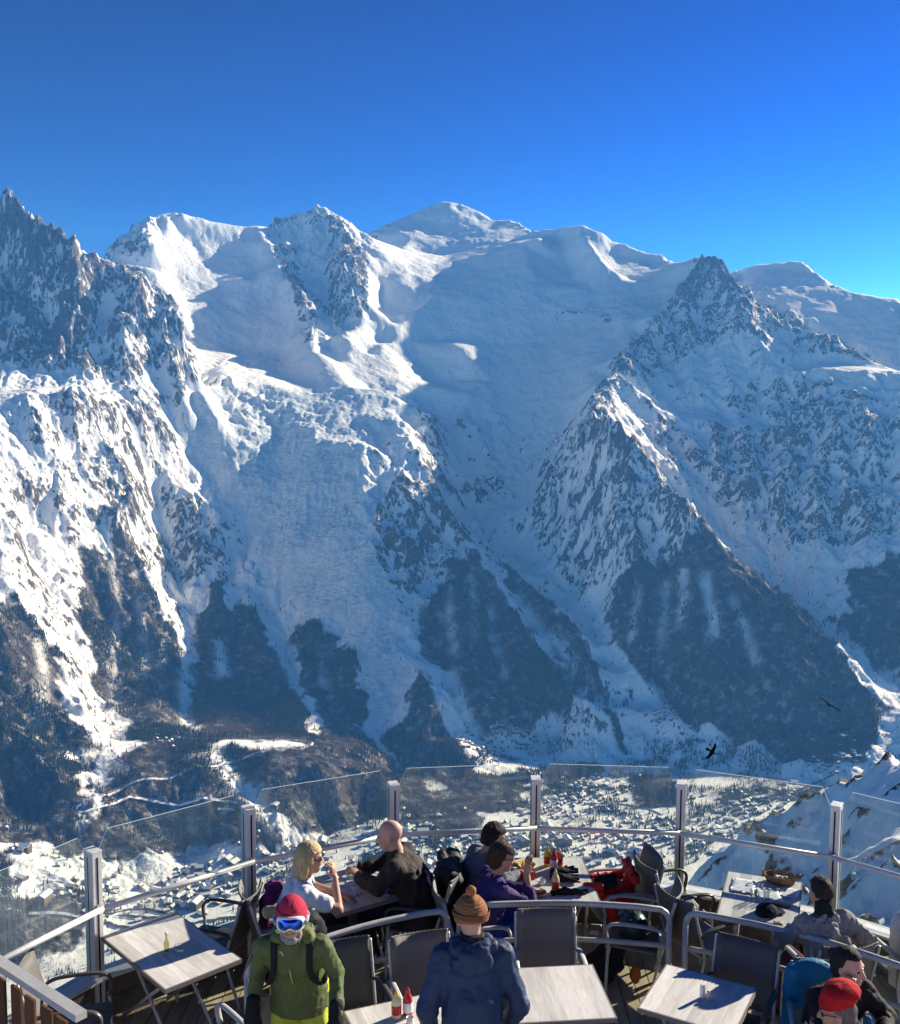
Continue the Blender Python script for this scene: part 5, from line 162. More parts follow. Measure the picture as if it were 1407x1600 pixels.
HOUSES = [(-752,3015,14),(-789,3012,14),(-1158,2896,22),(-821,3009,14),(-809,3025,14),(-726,3052,14),(-1142,2922,22),(-780,3039,14),(-1173,2916,22),(-752,3052,14),(-1126,2935,22),(-1071,2962,22),(-836,3043,14),(-1108,2955,22),(-770,3072,14),(-1155,2949,22),(-1135,2957,22),(-740,3080,14),(-899,3043,14),(-791,3073,14),(-823,3071,14),(-864,3060,14),(-843,3066,14),(-1115,2984,22),(-699,3108,13),(-734,3100,14),(-764,3093,14),(-1070,3007,23),(-1103,3007,23),(-1149,2990,22),(-791,3104,14),(-1041,3036,23),(-745,3122,13),(-871,3095,14),(-1068,3033,23),(-774,3121,13),(-904,3086,14),(-1022,3049,23),(-839,3116,14),(-740,3141,13),(-684,3154,13),(-1008,3066,23),(-703,3150,13),(-1090,3038,23),(-760,3137,13),(-663,3159,13),(-1117,3034,23),(-807,3131,13),(-1033,3064,23),(-861,3117,14),(-633,3177,13),(-730,3162,13),(-754,3163,13),(-832,3149,13),(-873,3138,13),(-784,3162,13),(-1039,3094,23),(-753,3181,13),(5,3269,9),(-817,3166,13),(-649,3210,13),(-700,3200,13),(-21,3281,9),(-730,3199,13),(-771,3190,13),(-859,3173,13),(-890,3165,13),(-814,3197,13),(-580,3248,15),(-836,3192,13),(-760,3211,13),(-875,3187,13),(-716,3227,13),(-782,3212,13),(-560,3264,15),(-600,3257,15),(-668,3249,13),(-694,3244,13),(-1310,3048,24),(-1289,3057,24),(-66,3317,9),(-17,3323,9),(-802,3225,13),(-834,3217,13),(-637,3262,15),(-766,3240,13),(-1308,3068,24),(-672,3267,15),(-1287,3083,24),(23,3341,9),(-559,3294,15),(-38,3341,9),(-1234,3105,24),(-69,3341,9),(-709,3271,13),(-607,3292,15),(-800,3256,13),(-834,3248,13),(-866,3240,13),(-643,3297,15),(-664,3293,15),(-697,3292,15),(-769,3276,13),(-603,3311,15),(78,3365,9),(0,3371,9),(-820,3270,13),(-487,3336,16),(50,3371,9),(-528,3330,15),(-718,3300,15),(-551,3332,15),(-620,3320,15),(-53,3377,9),(-472,3350,16),(-695,3311,15),(-582,3333,15),(-673,3316,15),(479,3355,7),(39,3389,9),(-508,3351,16),(-657,3325,15),(76,3389,9),(-637,3335,15),(-611,3340,15),(105,3394,8),(7,3401,9),(-189,3396,18),(547,3357,7),(-259,3398,18),(-164,3404,18),(-20,3413,9),(-601,3360,15),(-60,3413,9),(499,3377,7),(606,3365,7),(-417,3394,16),(-551,3375,16),(-575,3371,15),(80,3419,8),(-143,3422,18),(-35,3425,9),(126,3423,8),(546,3382,7),(183,3421,8),(-481,3392,16),(469,3399,7),(56,3431,8),(631,3373,7),(-180,3427,18),(-509,3399,16),(-7,3437,9),(37,3437,9),(-532,3396,16),(-442,3409,16),(209,3437,8),(-153,3440,18),(233,3436,8),(13,3449,8),(579,3401,7),(-28,3455,9),(-435,3428,16),(-543,3413,16),(677,3389,7),(-301,3448,18),(62,3461,8),(192,3462,8),(-192,3462,18),(-475,3435,16),(-237,3465,18),(-269,3463,18),(-155,3470,18),(596,3422,7),(-504,3437,16),(164,3470,8),(-428,3453,16),(-130,3477,17),(75,3479,8),(455,3450,7),(-90,3490,17),(234,3484,8),(98,3496,8),(134,3495,8),(610,3444,7),(498,3462,7),(363,3479,6),(6,3503,8),(338,3487,6),(558,3459,7),(-116,3502,17),(-151,3506,17),(537,3468,7),(-256,3500,18),(-176,3505,18),(-204,3504,17),(-82,3509,17),(103,3514,8),(-133,3513,17),(577,3468,7),(672,3451,7),(642,3462,7),(170,3517,8),(-236,3514,18),(360,3509,6),(261,3518,6),(74,3527,8),(8,3533,8),(225,3526,8),(623,3478,7),(-154,3530,17),(-212,3527,17),(326,3524,6),(-280,3528,18),(54,3539,8),(-183,3535,17),(-135,3543,17),(-261,3536,18),(161,3542,8),(-88,3550,17),(137,3549,8),(288,3540,6),(600,3506,7),(-150,3554,17),(193,3552,8),(212,3551,8),(-230,3550,17),(393,3536,6),(359,3545,6),(417,3539,6),(267,3559,6),(234,3562,6),(-168,3566,17),(-121,3573,17),(77,3575,8),(44,3581,8),(342,3565,6),(-199,3576,17),(412,3558,6),(205,3576,8),(-37,3587,17),(-157,3584,17),(394,3566,6),(233,3586,6),(611,3547,5),(70,3599,8),(169,3601,8),(699,3537,5),(475,3574,6),(249,3597,6),(815,3518,21),(440,3585,6),(459,3588,6),(97,3616,8),(-97,3616,17),(367,3599,6),(-71,3617,17),(140,3615,8),(561,3574,5),(-143,3615,17),(397,3596,6),(226,3616,8),(689,3557,5),(-186,3619,17),(588,3581,5),(275,3619,6),(554,3593,5),(833,3539,21),(382,3621,6),(-105,3640,17),(-78,3641,17),(229,3640,6),(785,3562,21),(326,3633,6),(804,3558,21),(-190,3643,17),(655,3594,5),(610,3602,5),(500,3619,6),(892,3549,21),(850,3565,21),(333,3650,6),(746,3589,5),(727,3593,5),(627,3617,5),(392,3650,6),(804,3582,21),(412,3648,6),(361,3654,6),(436,3651,6),(230,3670,6),(495,3644,6),(590,3630,5),(313,3670,6),(767,3603,5),(786,3599,5),(898,3578,21),(854,3589,21),(532,3651,5),(672,3628,5),(831,3595,21),(365,3677,6),(261,3686,6),(874,3591,21),(560,3659,5),(604,3652,5),(440,3681,6),(708,3639,5),(906,3595,21),(765,3628,5),(521,3671,6),(735,3640,5),(783,3636,5),(936,3600,21),(872,3622,21),(913,3618,21),(665,3672,5),(608,3682,5),(695,3672,5),(493,3705,6),(365,3720,6),(285,3727,6),(432,3718,6),(825,3651,5),(762,3665,5),(938,3630,21),(726,3679,5),(675,3700,5),(871,3665,21),(806,3680,5),(339,3752,6),(597,3720,5),(901,3670,21),(452,3752,6),(1016,3640,11),(981,3656,11),(823,3701,5),(855,3694,21),(593,3757,5),(964,3685,11),(1022,3670,11),(806,3729,5),(931,3700,21),(1064,3664,11),(715,3748,5),(613,3772,5),(313,3809,4),(763,3745,5),(1099,3666,11),(341,3812,4),(979,3700,11),(846,3733,5),(364,3816,4),(661,3776,5),(403,3824,4),(756,3776,5),(721,3783,5),(1026,3712,11),(331,3837,4),(701,3793,5),(442,3832,4),(398,3843,4),(722,3801,5),(364,3852,4),(425,3846,4),(795,3787,5),(1108,3714,11),(1084,3733,11),(324,3874,4),(383,3869,4),(417,3871,4),(1059,3747,11),(1026,3774,11),(386,3892,4),(433,3899,2),(479,3894,2),(325,3910,4),(1012,3803,11),(420,3913,2),(1152,3769,11),(383,3923,4),(1053,3804,11),(480,3918,2),(337,3933,4),(448,3922,2),(406,3927,4),(368,3936,4),(-1042,3814,25),(533,3923,2),(-1071,3812,25),(1113,3800,11),(464,3938,2),(510,3933,2),(390,3952,4),(420,3949,2),(565,3931,2),(-1039,3839,25),(440,3953,2),(362,3961,4),(1081,3828,11),(1132,3819,11),(413,3968,2),(-1093,3837,25),(-1063,3851,25),(1101,3841,10),(528,3966,2),(486,3972,2),(1123,3841,10),(592,3963,2),(554,3969,2),(462,3981,2),(436,3984,2),(498,3989,2),(523,3991,2),(1182,3848,10),(458,4005,2),(609,3985,2),(1151,3870,10),(585,3995,2),(1114,3881,10),(531,4014,2),(1201,3867,10),(1049,3911,10),(510,4023,2),(416,4034,2),(1175,3888,10),(1099,3916,10),(1223,3885,10),(598,4029,2),(455,4048,2),(531,4039,2),(478,4051,2),(1279,3880,10),(1151,3920,10),(540,4056,2),(1265,3897,10),(1096,3954,10),(573,4063,2),(1241,3918,10),(519,4083,2),(545,4085,2),(1142,3960,10),(1282,3917,10),(1187,3947,10),(1061,3989,10),(531,4099,2),(1164,3966,10),(493,4104,2),(566,4101,2),(478,4118,2),(517,4119,2),(1224,3967,10),(1181,3986,10),(594,4115,2),(562,4125,3),(615,4118,3),(650,4118,3),(537,4135,3),(1263,3980,10),(639,4138,3),(593,4145,3),(1232,4002,10),(1172,4026,10),(575,4154,3),(538,4165,3),(1301,3999,10),(1127,4052,10),(1253,4015,10),(654,4160,3),(1219,4037,10),(580,4177,3),(1165,4053,10),(1355,4000,12),(553,4193,3),(1275,4033,12),(602,4192,3),(652,4185,3),(1343,4017,12),(1297,4044,12),(1280,4056,12),(619,4208,3),(595,4212,3),(1362,4048,12),(1397,4043,12),(84,4283,1),(1324,4080,12),(617,4251,3),(1381,4074,12),(1352,4090,12),(106,4312,1),(147,4335,1),(124,4336,1),(99,4354,1),(148,4359,1),(118,4366,1),(137,4377,1),(170,4376,1),(108,4396,1),(168,4400,0),(131,4402,1),(124,4420,1),(194,4423,0),(166,4430,1),(237,4427,0),(150,4443,0),(199,4447,0),(260,4444,0),(230,4446,0),(295,4448,0),(169,4460,0),(314,4458,0),(1588,4178,20),(233,4469,0),(188,4472,0),(1533,4211,20),(275,4473,0),(153,4479,0),(1569,4198,20),(1619,4179,20),(207,4477,0),(250,4481,0),(331,4481,0),(173,4490,0),(1517,4230,20),(235,4493,0),(1561,4220,20),(1606,4209,20),(1535,4236,20),(209,4501,0),(348,4498,0),(292,4502,0),(186,4508,0),(267,4504,0),(315,4506,0),(1573,4241,20),(1554,4248,20),(1612,4227,20),(217,4524,0),(256,4522,0),(345,4522,0),(280,4527,0),(300,4538,0),(1639,4254,26),(360,4545,0),(337,4547,0),(1662,4252,26),(386,4549,0),(1701,4250,26),(381,4568,0),(1650,4282,26),(1696,4271,26),(1700,4295,26),(990,4567,19),(909,4590,19),(954,4581,19),(930,4586,19),(971,4590,19),(925,4612,19),(889,4625,19),(1015,4599,19),(949,4619,19),(988,4611,19),(970,4621,19),(930,4641,19),(1013,4624,19)]
NEAR_PTS = [(173.7, 393.4, -129.2), (170.1, 405.8, -139.6), (165.2, 418.6, -150.8), (160.4, 425.8, -161.7), (149.5, 440.3, -173.3), (136.0, 449.9, -184.8), (123.1, 453.6, -194.7), (114.7, 453.7, -201.4), (102.4, 448.5, -213.2), (156.2, 351.9, -132.3), (138.5, 310.5, -130.9), (122.7, 273.7, -129.8), (141.6, 374.1, -160.3), (116.9, 335.2, -159.1), (119.3, 392.3, -181.2), (101.9, 355.7, -180.8), (103.6, 270.8, -142.9), (104.1, 232.8, -125.8), (201.4, 379.9, -118.2), (177.1, 313.4, -117.6), (219.7, 392.7, -109.6), (194.5, 440.6, -204.2), (225.8, 511.4, -319.2), (185.0, 468.8, -225.8), (214.8, 544.1, -340.8), (167.4, 493.2, -248.3), (194.3, 572.4, -363.3), (137.8, 508.0, -269.7), (160.0, 589.7, -384.7), (114.7, 502.3, -288.2), (133.1, 583.0, -403.2), (20.0, 150.0, -160.0), (20.0, 300.0, -230.0), (20.0, 450.0, -300.0), (150.0, 130.0, -95.0), (300.0, 130.0, -40.0), (500.0, 200.0, 20.0), (520.0, 400.0, 40.0), (520.0, 620.0, -60.0), (100.0, 620.0, -420.0)]
# ------------------------------------------------------------------ terrain (heights are relative to the camera, then lifted by CAMZ)
def vhash(ix, iy, s):
    h = (ix.astype(np.int64) * 374761393 + iy.astype(np.int64) * 668265263 + s * 974634777) & 0x7fffffff
    h = ((h ^ (h >> 13)) * 1274126177) & 0x7fffffff
    h = (h ^ (h >> 16)) & 0xffffff
    return h / 16777216.0

def vnoise(x, y, s=0):
    ix = np.floor(x); iy = np.floor(y)
    fx = x - ix; fy = y - iy
    fx = fx * fx * fx * (fx * (fx * 6 - 15) + 10); fy = fy * fy * fy * (fy * (fy * 6 - 15) + 10)
    a = vhash(ix, iy, s); b = vhash(ix + 1, iy, s); c = vhash(ix, iy + 1, s); d = vhash(ix + 1, iy + 1, s)
    return (a + (b - a) * fx) * (1 - fy) + (c + (d - c) * fx) * fy

def fbm(x, y, o=4, s=0):
    r = 0; a = 0.5; t = 0
    for i in range(o):
        r = r + a * vnoise(x + i * 17.3, y - i * 9.1, s + i); t += a; a *= 0.5; x = x * 2.03; y = y * 2.03
    return r / t

def ridged(x, y, o=4, s=0):
    r = 0; a = 0.5; t = 0; w = 1.0
    for i in range(o):
        n = 1 - np.abs(2 * vnoise(x + i * 31.7, y + i * 11.3, s + i) - 1)
        n = n * n * w
        w = np.clip(n * 1.6, 0, 1)
        r = r + a * n; t += a; a *= 0.5; x = x * 2.07; y = y * 2.07
    return r / t

def erosion(x, y, gx, gy, size, octaves, seed, k=1.35, carry=1.0):
    """gullies and ribs that run down the fall line, each octave branching off the one before"""
    h = np.zeros_like(x)
    s = size; amp = 1.0
    for o in range(octaves):
        g = np.sqrt(gx * gx + gy * gy) + 1e-6
        px_, py_ = -gy / g, gx / g                     # across the slope
        ix = np.floor(x / s); iy = np.floor(y / s)
        v = np.zeros_like(x); ddx = np.zeros_like(x); ddy = np.zeros_like(x); ws_ = np.zeros_like(x)
        for di in (-1, 0, 1):
            for dj in (-1, 0, 1):
                cx = ix + di; cy = iy + dj
                dx = x / s - (cx + vhash(cx, cy, seed + o * 7)); dy = y / s - (cy + vhash(cx, cy, seed + o * 7 + 3))
                w = np.exp(-2.4 * (dx * dx + dy * dy))
                ph = (dx * px_ + dy * py_) * 2 * math.pi * k + 6.28 * vhash(cx, cy, seed + 11)
                v += w * np.cos(ph)
                sn = -w * np.sin(ph) * 2 * math.pi * k / s
                ddx += sn * px_; ddy += sn * py_; ws_ += w
        ws_ += 1e-4
        v /= ws_; ddx /= ws_; ddy /= ws_
        h += amp * s * v
        gx = gx + carry * amp * s * ddx * 0.22; gy = gy + carry * amp * s * ddy * 0.22
        s *= 0.5; amp *= 0.92
    return h

def gauss(a, sig):
    n = int(sig * 3) + 1
    kx = np.exp(-0.5 * (np.arange(-n, n + 1) / sig) ** 2); kx /= kx.sum()
    p = np.pad(a, ((n, n), (0, 0)), mode='edge')
    a = sum(kx[i] * p[i:i + a.shape[0]] for i in range(2 * n + 1))
    p = np.pad(a, ((0, 0), (n, n)), mode='edge')
    return sum(kx[i] * p[:, i:i + a.shape[1]] for i in range(2 * n + 1))

GX0, GX1, GY0, GY1, GS = -7500.0, 7500.0, 900.0, 13500.0, 14.0
def tin_grid():
    P = np.array(TPTS, float) * 2.0
    r = delaunay_2d_cdt([Vector((p[0], p[1])) for p in P], [], [], 0, 1e-3)
    vs = np.array([(v[0], v[1]) for v in r[0]])
    zi = np.array([P[o[0], 2] if o else 0 for o in r[3]])
    nx = int((GX1 - GX0) / GS) + 1; ny = int((GY1 - GY0) / GS) + 1
    Z = np.full((ny, nx), -1200.0)
    for f in r[2]:
        a, b, c = (vs[i] for i in f); za, zb, zc = (zi[i] for i in f)
        den = (b[0] - a[0]) * (c[1] - a[1]) - (c[0] - a[0]) * (b[1] - a[1])
        if abs(den) < 1e-6: continue
        i0 = max(0, int((min(a[0], b[0], c[0]) - GX0) / GS)); i1 = min(nx - 1, int((max(a[0], b[0], c[0]) - GX0) / GS) + 1)
        j0 = max(0, int((min(a[1], b[1], c[1]) - GY0) / GS)); j1 = min(ny - 1, int((max(a[1], b[1], c[1]) - GY0) / GS) + 1)
        X, Y = np.meshgrid(GX0 + GS * np.arange(i0, i1 + 1), GY0 + GS * np.arange(j0, j1 + 1))
        u = ((X - a[0]) * (c[1] - a[1]) - (c[0] - a[0]) * (Y - a[1])) / den
        v = ((b[0] - a[0]) * (Y - a[1]) - (X - a[0]) * (b[1] - a[1])) / den
        m = (u >= -1e-6) & (v >= -1e-6) & (u + v <= 1 + 1e-6)
        zz = za + u * (zb - za) + v * (zc - za)
        sub = Z[j0:j1 + 1, i0:i1 + 1]; sub[m] = zz[m]
    return Z

def bil(A, x, y):
    fx = np.clip((x - GX0) / GS, 0, A.shape[1] - 1.001); fy = np.clip((y - GY0) / GS, 0, A.shape[0] - 1.001)
    i = fx.astype(int); j = fy.astype(int); fx = fx - i; fy = fy - j
    return (A[j, i] * (1 - fx) + A[j, i + 1] * fx) * (1 - fy) + (A[j + 1, i] * (1 - fx) + A[j + 1, i + 1] * fx) * fy

ZT = gauss(tin_grid(), 2.2)
_zs = gauss(ZT, 4.0)
GYg, GXg = np.gradient(_zs, GS)

def inpoly(x, y, poly):
    n = len(poly); ins = np.zeros(x.shape, bool)
    j = n - 1
    for i in range(n):
        xi, yi = poly[i]; xj, yj = poly[j]
        c = ((yi > y) != (yj > y)) & (x < (xj - xi) * (y - yi) / (yj - yi + 1e-12) + xi)
        ins ^= c; j = i
    return ins

_gx, _gy = np.meshgrid(GX0 + GS * np.arange(ZT.shape[1]), GY0 + GS * np.arange(ZT.shape[0]))
def polymask(polys, soft=2.0):
    m = np.zeros(ZT.shape)
    for p in polys:
        q = np.array(p, float)
        i0, i1 = max(0, int((q[:, 0].min() - GX0) / GS) - 1), int((q[:, 0].max() - GX0) / GS) + 2
        j0, j1 = max(0, int((q[:, 1].min() - GY0) / GS) - 1), int((q[:, 1].max() - GY0) / GS) + 2
        m[j0:j1, i0:i1] = np.maximum(m[j0:j1, i0:i1], inpoly(_gx[j0:j1, i0:i1], _gy[j0:j1, i0:i1], p))
    return gauss(m, soft)
M_ICE = polymask(ICE_POLYS, 3.0)
M_FOREST = polymask(FOREST_POLYS, 1.2)
M_CLEAR = polymask(CLEAR_POLYS, 1.0)
M_ROCK = polymask(ROCK_POLYS, 2.0)
M_CRAG = polymask(CRAG_POLYS, 2.0)
M_SNOW = polymask(SNOW_POLYS, 2.5)

SPIRES = [(-2750, 6653, 120, 62), (-2672, 6631, 70, 45), (-2600, 6606, 75, 42), (-2532, 6590, 60, 40), (-2461, 6585, 62, 38), (-2399, 6575, 50, 34), (-2315, 6584, 45, 34), (-2210, 6620, 40, 32), (-2869, 6625, 60, 40), (-2965, 6615, 80, 46), (-2641, 8864, 50, 40), (-1582, 9671, 40, 35), (-1249, 9921, 35, 30)]
def terrain_z(x, y):
    """height and masks at world x, y (numpy arrays)"""
    qx = x + 70 * (fbm(x / 210, y / 210, 4, 501) - .5); qy = y + 70 * (fbm(x / 210, y / 210, 4, 577) - .5)
    z0 = bil(ZT, qx, qy); gx = bil(GXg, x, y); gy = bil(GYg, x, y)
    sl = np.sqrt(gx * gx + gy * gy)
    ice = bil(M_ICE, x, y); rock = bil(M_ROCK, x, y); snow = bil(M_SNOW, x, y)
    st = np.clip((sl - 0.12) / 0.5, 0, 1)
    wx = x + 60 * (fbm(x / 300, y / 300, 3, 5) - .5); wy = y + 60 * (fbm(x / 300, y / 300, 3, 9) - .5)
    e = erosion(wx, wy, gx, gy, 330.0, 5, 21)
    rough = (1 - 0.8 * ice) * (1 - 0.8 * snow) * (0.9 + 0.6 * rock)
    z = z0 + e * 0.085 * st * rough
    z = z + (ridged(x / 260, y / 260, 5, 40) - 0.35) * 46 * st * rough * (0.45 + 0.9 * rock)
    z = z + (fbm(x / 700, y / 700, 3, 70) - .5) * 70 * st * (1 - .75 * snow)
    # seracs and crevasses: broken blocks with long axes across the flow
    g = sl + 1e-3
    u = (-gy * x + gx * y) / g; v = (gx * x + gy * y) / g
    ser = ridged(x / 70, y / 70, 4, 80) * 12 + ridged(x / 30, y / 30, 3, 84) * 9 + ridged(x / 240 + 4, y / 120, 3, 90) * 20
    amp = np.clip(0.35 + 1.3 * (fbm(x / 420, y / 420, 3, 95) - 0.38), 0, 1.2)
    z = z + ice * (1 - .82 * snow) * (ser - 16) * 1.45 * amp * (0.5 + st * 1.0)
    pin = ridged(x / 95, y / 95, 3, 130)
    z = z + np.clip(rock - .3, 0, 1) * np.clip((sl - .75) / .6, 0, 1) * (pin - .4) * 110 + np.clip(rock - .3, 0, 1) * np.clip((sl - .75) / .6, 0, 1) * (ridged(x / 46, y / 46, 3, 137) - .4) * 42
    z = z + (ridged(x / 75, y / 75, 4, 66) - .4) * 17 * st * (1 - 0.75 * ice) * (1 - .85 * snow)
    z = z + (fbm(x / 30, y / 30, 3, 60) - .5) * 6 * (0.3 + st) * (1 - 0.4 * snow)
    for sx, sy, hh, rr_ in SPIRES:                      # granite needles along the rocky crests
        d = np.sqrt((x - sx) ** 2 + (y - sy) ** 2) / rr_
        z = z + hh * np.clip(1.25 - d, 0, 1) ** 1.3 * (1 + .5 * (vnoise(x / 14, y / 14, 222) - .5))
    return z, sl, ice, rock, snow

NU, NV = 860, 1000
_v = np.linspace(0, 1, NV)
_yy = 2150.0 * (12300.0 / 2150.0) ** _v
_u = np.linspace(-1, 1, NU)
TX = _u[None, :] * (0.47 * _yy[:, None] + 330.0)
TY = np.repeat(_yy[:, None], NU, 1)
TZ, TSL, TICE, TROCK, TSNOW = terrain_z(TX, TY)

def grid_mesh(name, X, Y, Z, attrs=None):
    nv, nu = X.shape
    me = bpy.data.meshes.new(name)
    co = np.stack([X, Y, Z], -1).reshape(-1, 3).astype(np.float32)
    idx = np.arange(nv * nu).reshape(nv, nu)
    q = np.stack([idx[:-1, :-1], idx[:-1, 1:], idx[1:, 1:], idx[1:, :-1]], -1).reshape(-1, 4)
    me.vertices.add(len(co)); me.vertices.foreach_set('co', co.ravel())
    me.loops.add(q.size); me.loops.foreach_set('vertex_index', q.ravel().astype(np.int32))
    me.polygons.add(len(q)); me.polygons.foreach_set('loop_start', np.arange(0, q.size, 4, dtype=np.int32))
    me.update(calc_edges=True)
    me.polygons.foreach_set('use_smooth', np.ones(len(q), bool))
    for k, a in (attrs or {}).items():
        at = me.attributes.new(k, 'FLOAT', 'POINT'); at.data.foreach_set('value', a.astype(np.float32).ravel())
    return me

# slopes of the finished surface
_du = 2.0 / (NU - 1); _dv = 1.0 / (NV - 1)
_zu = np.gradient(TZ, axis=1) / _du; _zv = np.gradient(TZ, axis=0) / _dv
_yv = TY * math.log(12300.0 / 2150.0); _xu = 0.47 * TY + 330.0; _xv = _u[None, :] * 0.47 * _yv
TZX = _zu / _xu; TZY = (_zv - TZX * _xv) / _yv
TS = np.sqrt(TZX ** 2 + TZY ** 2)
def fan(A, x, y):
    fv = np.clip(np.log(y / 2150.0) / math.log(12300.0 / 2150.0) * (NV - 1), 0, NV - 1.001)
    fu = np.clip((x / (0.47 * y + 330.0) + 1) / 2 * (NU - 1), 0, NU - 1.001)
    i = fu.astype(int); j = fv.astype(int); a = fu - i; b = fv - j
    return (A[j, i] * (1 - a) + A[j, i + 1] * a) * (1 - b) + (A[j + 1, i] * (1 - a) + A[j + 1, i + 1] * a) * b

def wood_at(x, y):
    """wooded ground with a ragged edge"""
    wx = x + 120 * (fbm(x / 90, y / 90, 4, 801) - .5); wy = y + 120 * (fbm(x / 90, y / 90, 4, 811) - .5)
    return np.clip((bil(M_FOREST, wx, wy) - .35) / .3, 0, 1)
_fo = wood_at(TX, TY); _cl = bil(M_CLEAR, TX, TY)
_pat = fbm(TX / 160, TY / 160, 4, 200)
_rk = np.clip((TS - 0.85) / 0.9, 0, 1) * 0.26 + TROCK * (0.13 + 0.7 * (_pat - .5)) + np.clip((TS - 0.6) / .7, 0, 1) * TROCK * 0.16
_rk = _rk * (1 - 0.85 * TICE * (1 - TROCK)) * (1 - 0.7 * TSNOW * (1 - TROCK))
_cv = np.clip((TZ - gauss(TZ, 4.0)) / 12.0, -1, 1)
_rk = _rk + _cv * .32 * np.clip(TROCK + .35, 0, 1) * (1 - TICE * (1 - TROCK))
_rk = _rk + .07 * np.clip((TS - .45) / .4, 0, 1) * (1 - TICE) * (1 - TSNOW)
_rk = np.minimum(_rk, .40) + .07 * bil(M_CRAG, TX, TY)
me = grid_mesh('mountain_terrain', TX, TY, TZ + CAMZ, {'rk': _rk, 'ice2': TICE * (1 - .82 * TSNOW), 'wood': _fo * (1 - _cl), 'steep': np.clip(TS / .5, .06, 1)})
terrain = bpy.data.objects.new('mountain_terrain', me); COL.objects.link(terrain)
terrain['kind'] = 'structure'

m, nt, b, out = new_mat('snow_and_rock')
q = NB(nt)
pos = q.n('ShaderNodeNewGeometry').outputs['Position']
n1 = q.noise(q.map(pos, (1, 1, .32)), 1 / 56, 7, .70, .5)
n2 = q.noise(q.map(pos, (1, 1, .22)), 1 / 16, 4, .6)
rk = q.attr('rk')
f = q.math('ADD', rk, q.math('MULTIPLY', q.math('SUBTRACT', n1, .5), 1.15))
f = q.math('ADD', f, q.math('MULTIPLY', q.math('SUBTRACT', n2, .5), .8))
rockf = q.ramp(f, [(.33, 0), (.43, 1)])
rockc = q.mix(q.noise(pos, 1 / 90, 4), (.06, .058, .062), (.17, .15, .135))
snowc = q.mix(q.noise(pos, 1 / 120, 4), (.80, .82, .86), (.88, .89, .91))
crev = q.noise(q.map(pos, (1 / 48, 1 / 48, 1 / 15)), 1.0, 6, .68, 1.6)
ice_shade = q.math('MULTIPLY', q.attr('ice2'), q.math('MULTIPLY', q.ramp(crev, [(.46, 0), (.58, 1.0)]), q.ramp(q.noise(pos, 1 / 330, 3), [(.38, .15), (.62, 1.0)])))
snowc = q.mix(ice_shade, snowc, (.34, .53, .64))  # blue ice tint, darkened in streaks to stand in for crevasse shading
wood = q.math('MULTIPLY', q.attr('wood'), q.ramp(q.noise(pos, 1 / 45, 5, .65), [(.34, .6), (.50, 1.0)]))
snowc = q.mix(wood, snowc, (.055, .048, .042))
q.l(q.mix(rockf, snowc, rockc), b.inputs['Base Color'])
b.inputs['Roughness'].default_value = .85
b.inputs['Specular IOR Level'].default_value = .15
hgt = q.math('ADD', q.math('MULTIPLY', q.noise(pos, 1 / 24, 5, .6), q.math('ADD', .45, q.math('MULTIPLY', rockf, .9))), q.math('MULTIPLY', n2, q.math('MULTIPLY', rockf, .6)))
hgt = q.math('ADD', q.math('MULTIPLY', hgt, q.attr('steep')), q.math('MULTIPLY', crev, q.math('MULTIPLY', q.attr('ice2'), .55)))
q.l(q.bump(hgt, 1.0, 18.0), b.inputs['Normal'])
me.materials.append(m)

# ------------------------------------------------------------------ forest
def tree_mat(name, c0, c1):
    m, nt, b, out = new_mat(name); q = NB(nt)
    rnd = q.n('ShaderNodeObjectInfo').outputs['Random']
    q.l(q.mix(rnd, c0, c1), b.inputs['Base Color'])
    b.inputs['Roughness'].default_value = .9; b.inputs['Specular IOR Level'].default_value = .05
    return m
MAT_SPRUCE = tree_mat('spruce_needles', (.018, .030, .018), (.045, .055, .030))
MAT_LARCH = tree_mat('bare_larch', (.095, .062, .042), (.155, .105, .07))

def spruce_mesh(name, seed, sides=6, tiers=4):
    rnd = random.Random(seed); vs = []; fs = []
    for t in range(tiers):
        z0 = .06 + t * .22; z1 = z0 + .42 - t * .04
        if t == tiers - 1: z1 = 1.0
        r = .19 * (1 - t / (tiers + .6)) * rnd.uniform(.85, 1.15)
        k = len(vs); vs.append((rnd.uniform(-.01, .01), rnd.uniform(-.01, .01), z1))
        for i in range(sides):
            a = 6.2832 * i / sides + t; rr = r * rnd.uniform(.7, 1.2)
            vs.append((rr * math.cos(a), rr * math.sin(a), z0 - rnd.uniform(0, .06)))
        for i in range(sides): fs.append((k, k + 1 + i, k + 1 + (i + 1) % sides))
    me = bpy.data.meshes.new(name); me.from_pydata(vs, [], fs); me.materials.append(MAT_SPRUCE); return me
def larch_mesh(name, seed):
    rnd = random.Random(seed); vs = [(.012, 0, 0), (-.012, .012, 0), (0, 0, 1), (-.012, -.012, 0)]; fs = [(0, 1, 2), (1, 3, 2), (3, 0, 2)]
    for i in range(16):
        z = rnd.uniform(.22, .9); a = rnd.uniform(0, 6.28); L = .26 * (1.05 - z) + .05; w = .018
        c, s = math.cos(a), math.sin(a); k = len(vs)
        vs += [(-s * w, c * w, z), (s * w, -c * w, z), (c * L, s * L, z + L * .55), (c * L * .5, s * L * .5, z + L * .05)]
        fs += [(k, k + 1, k + 2), (k, k + 3, k + 2)]
    me = bpy.data.meshes.new(name); me.from_pydata(vs, [], fs); me.materials.append(MAT_LARCH); return me

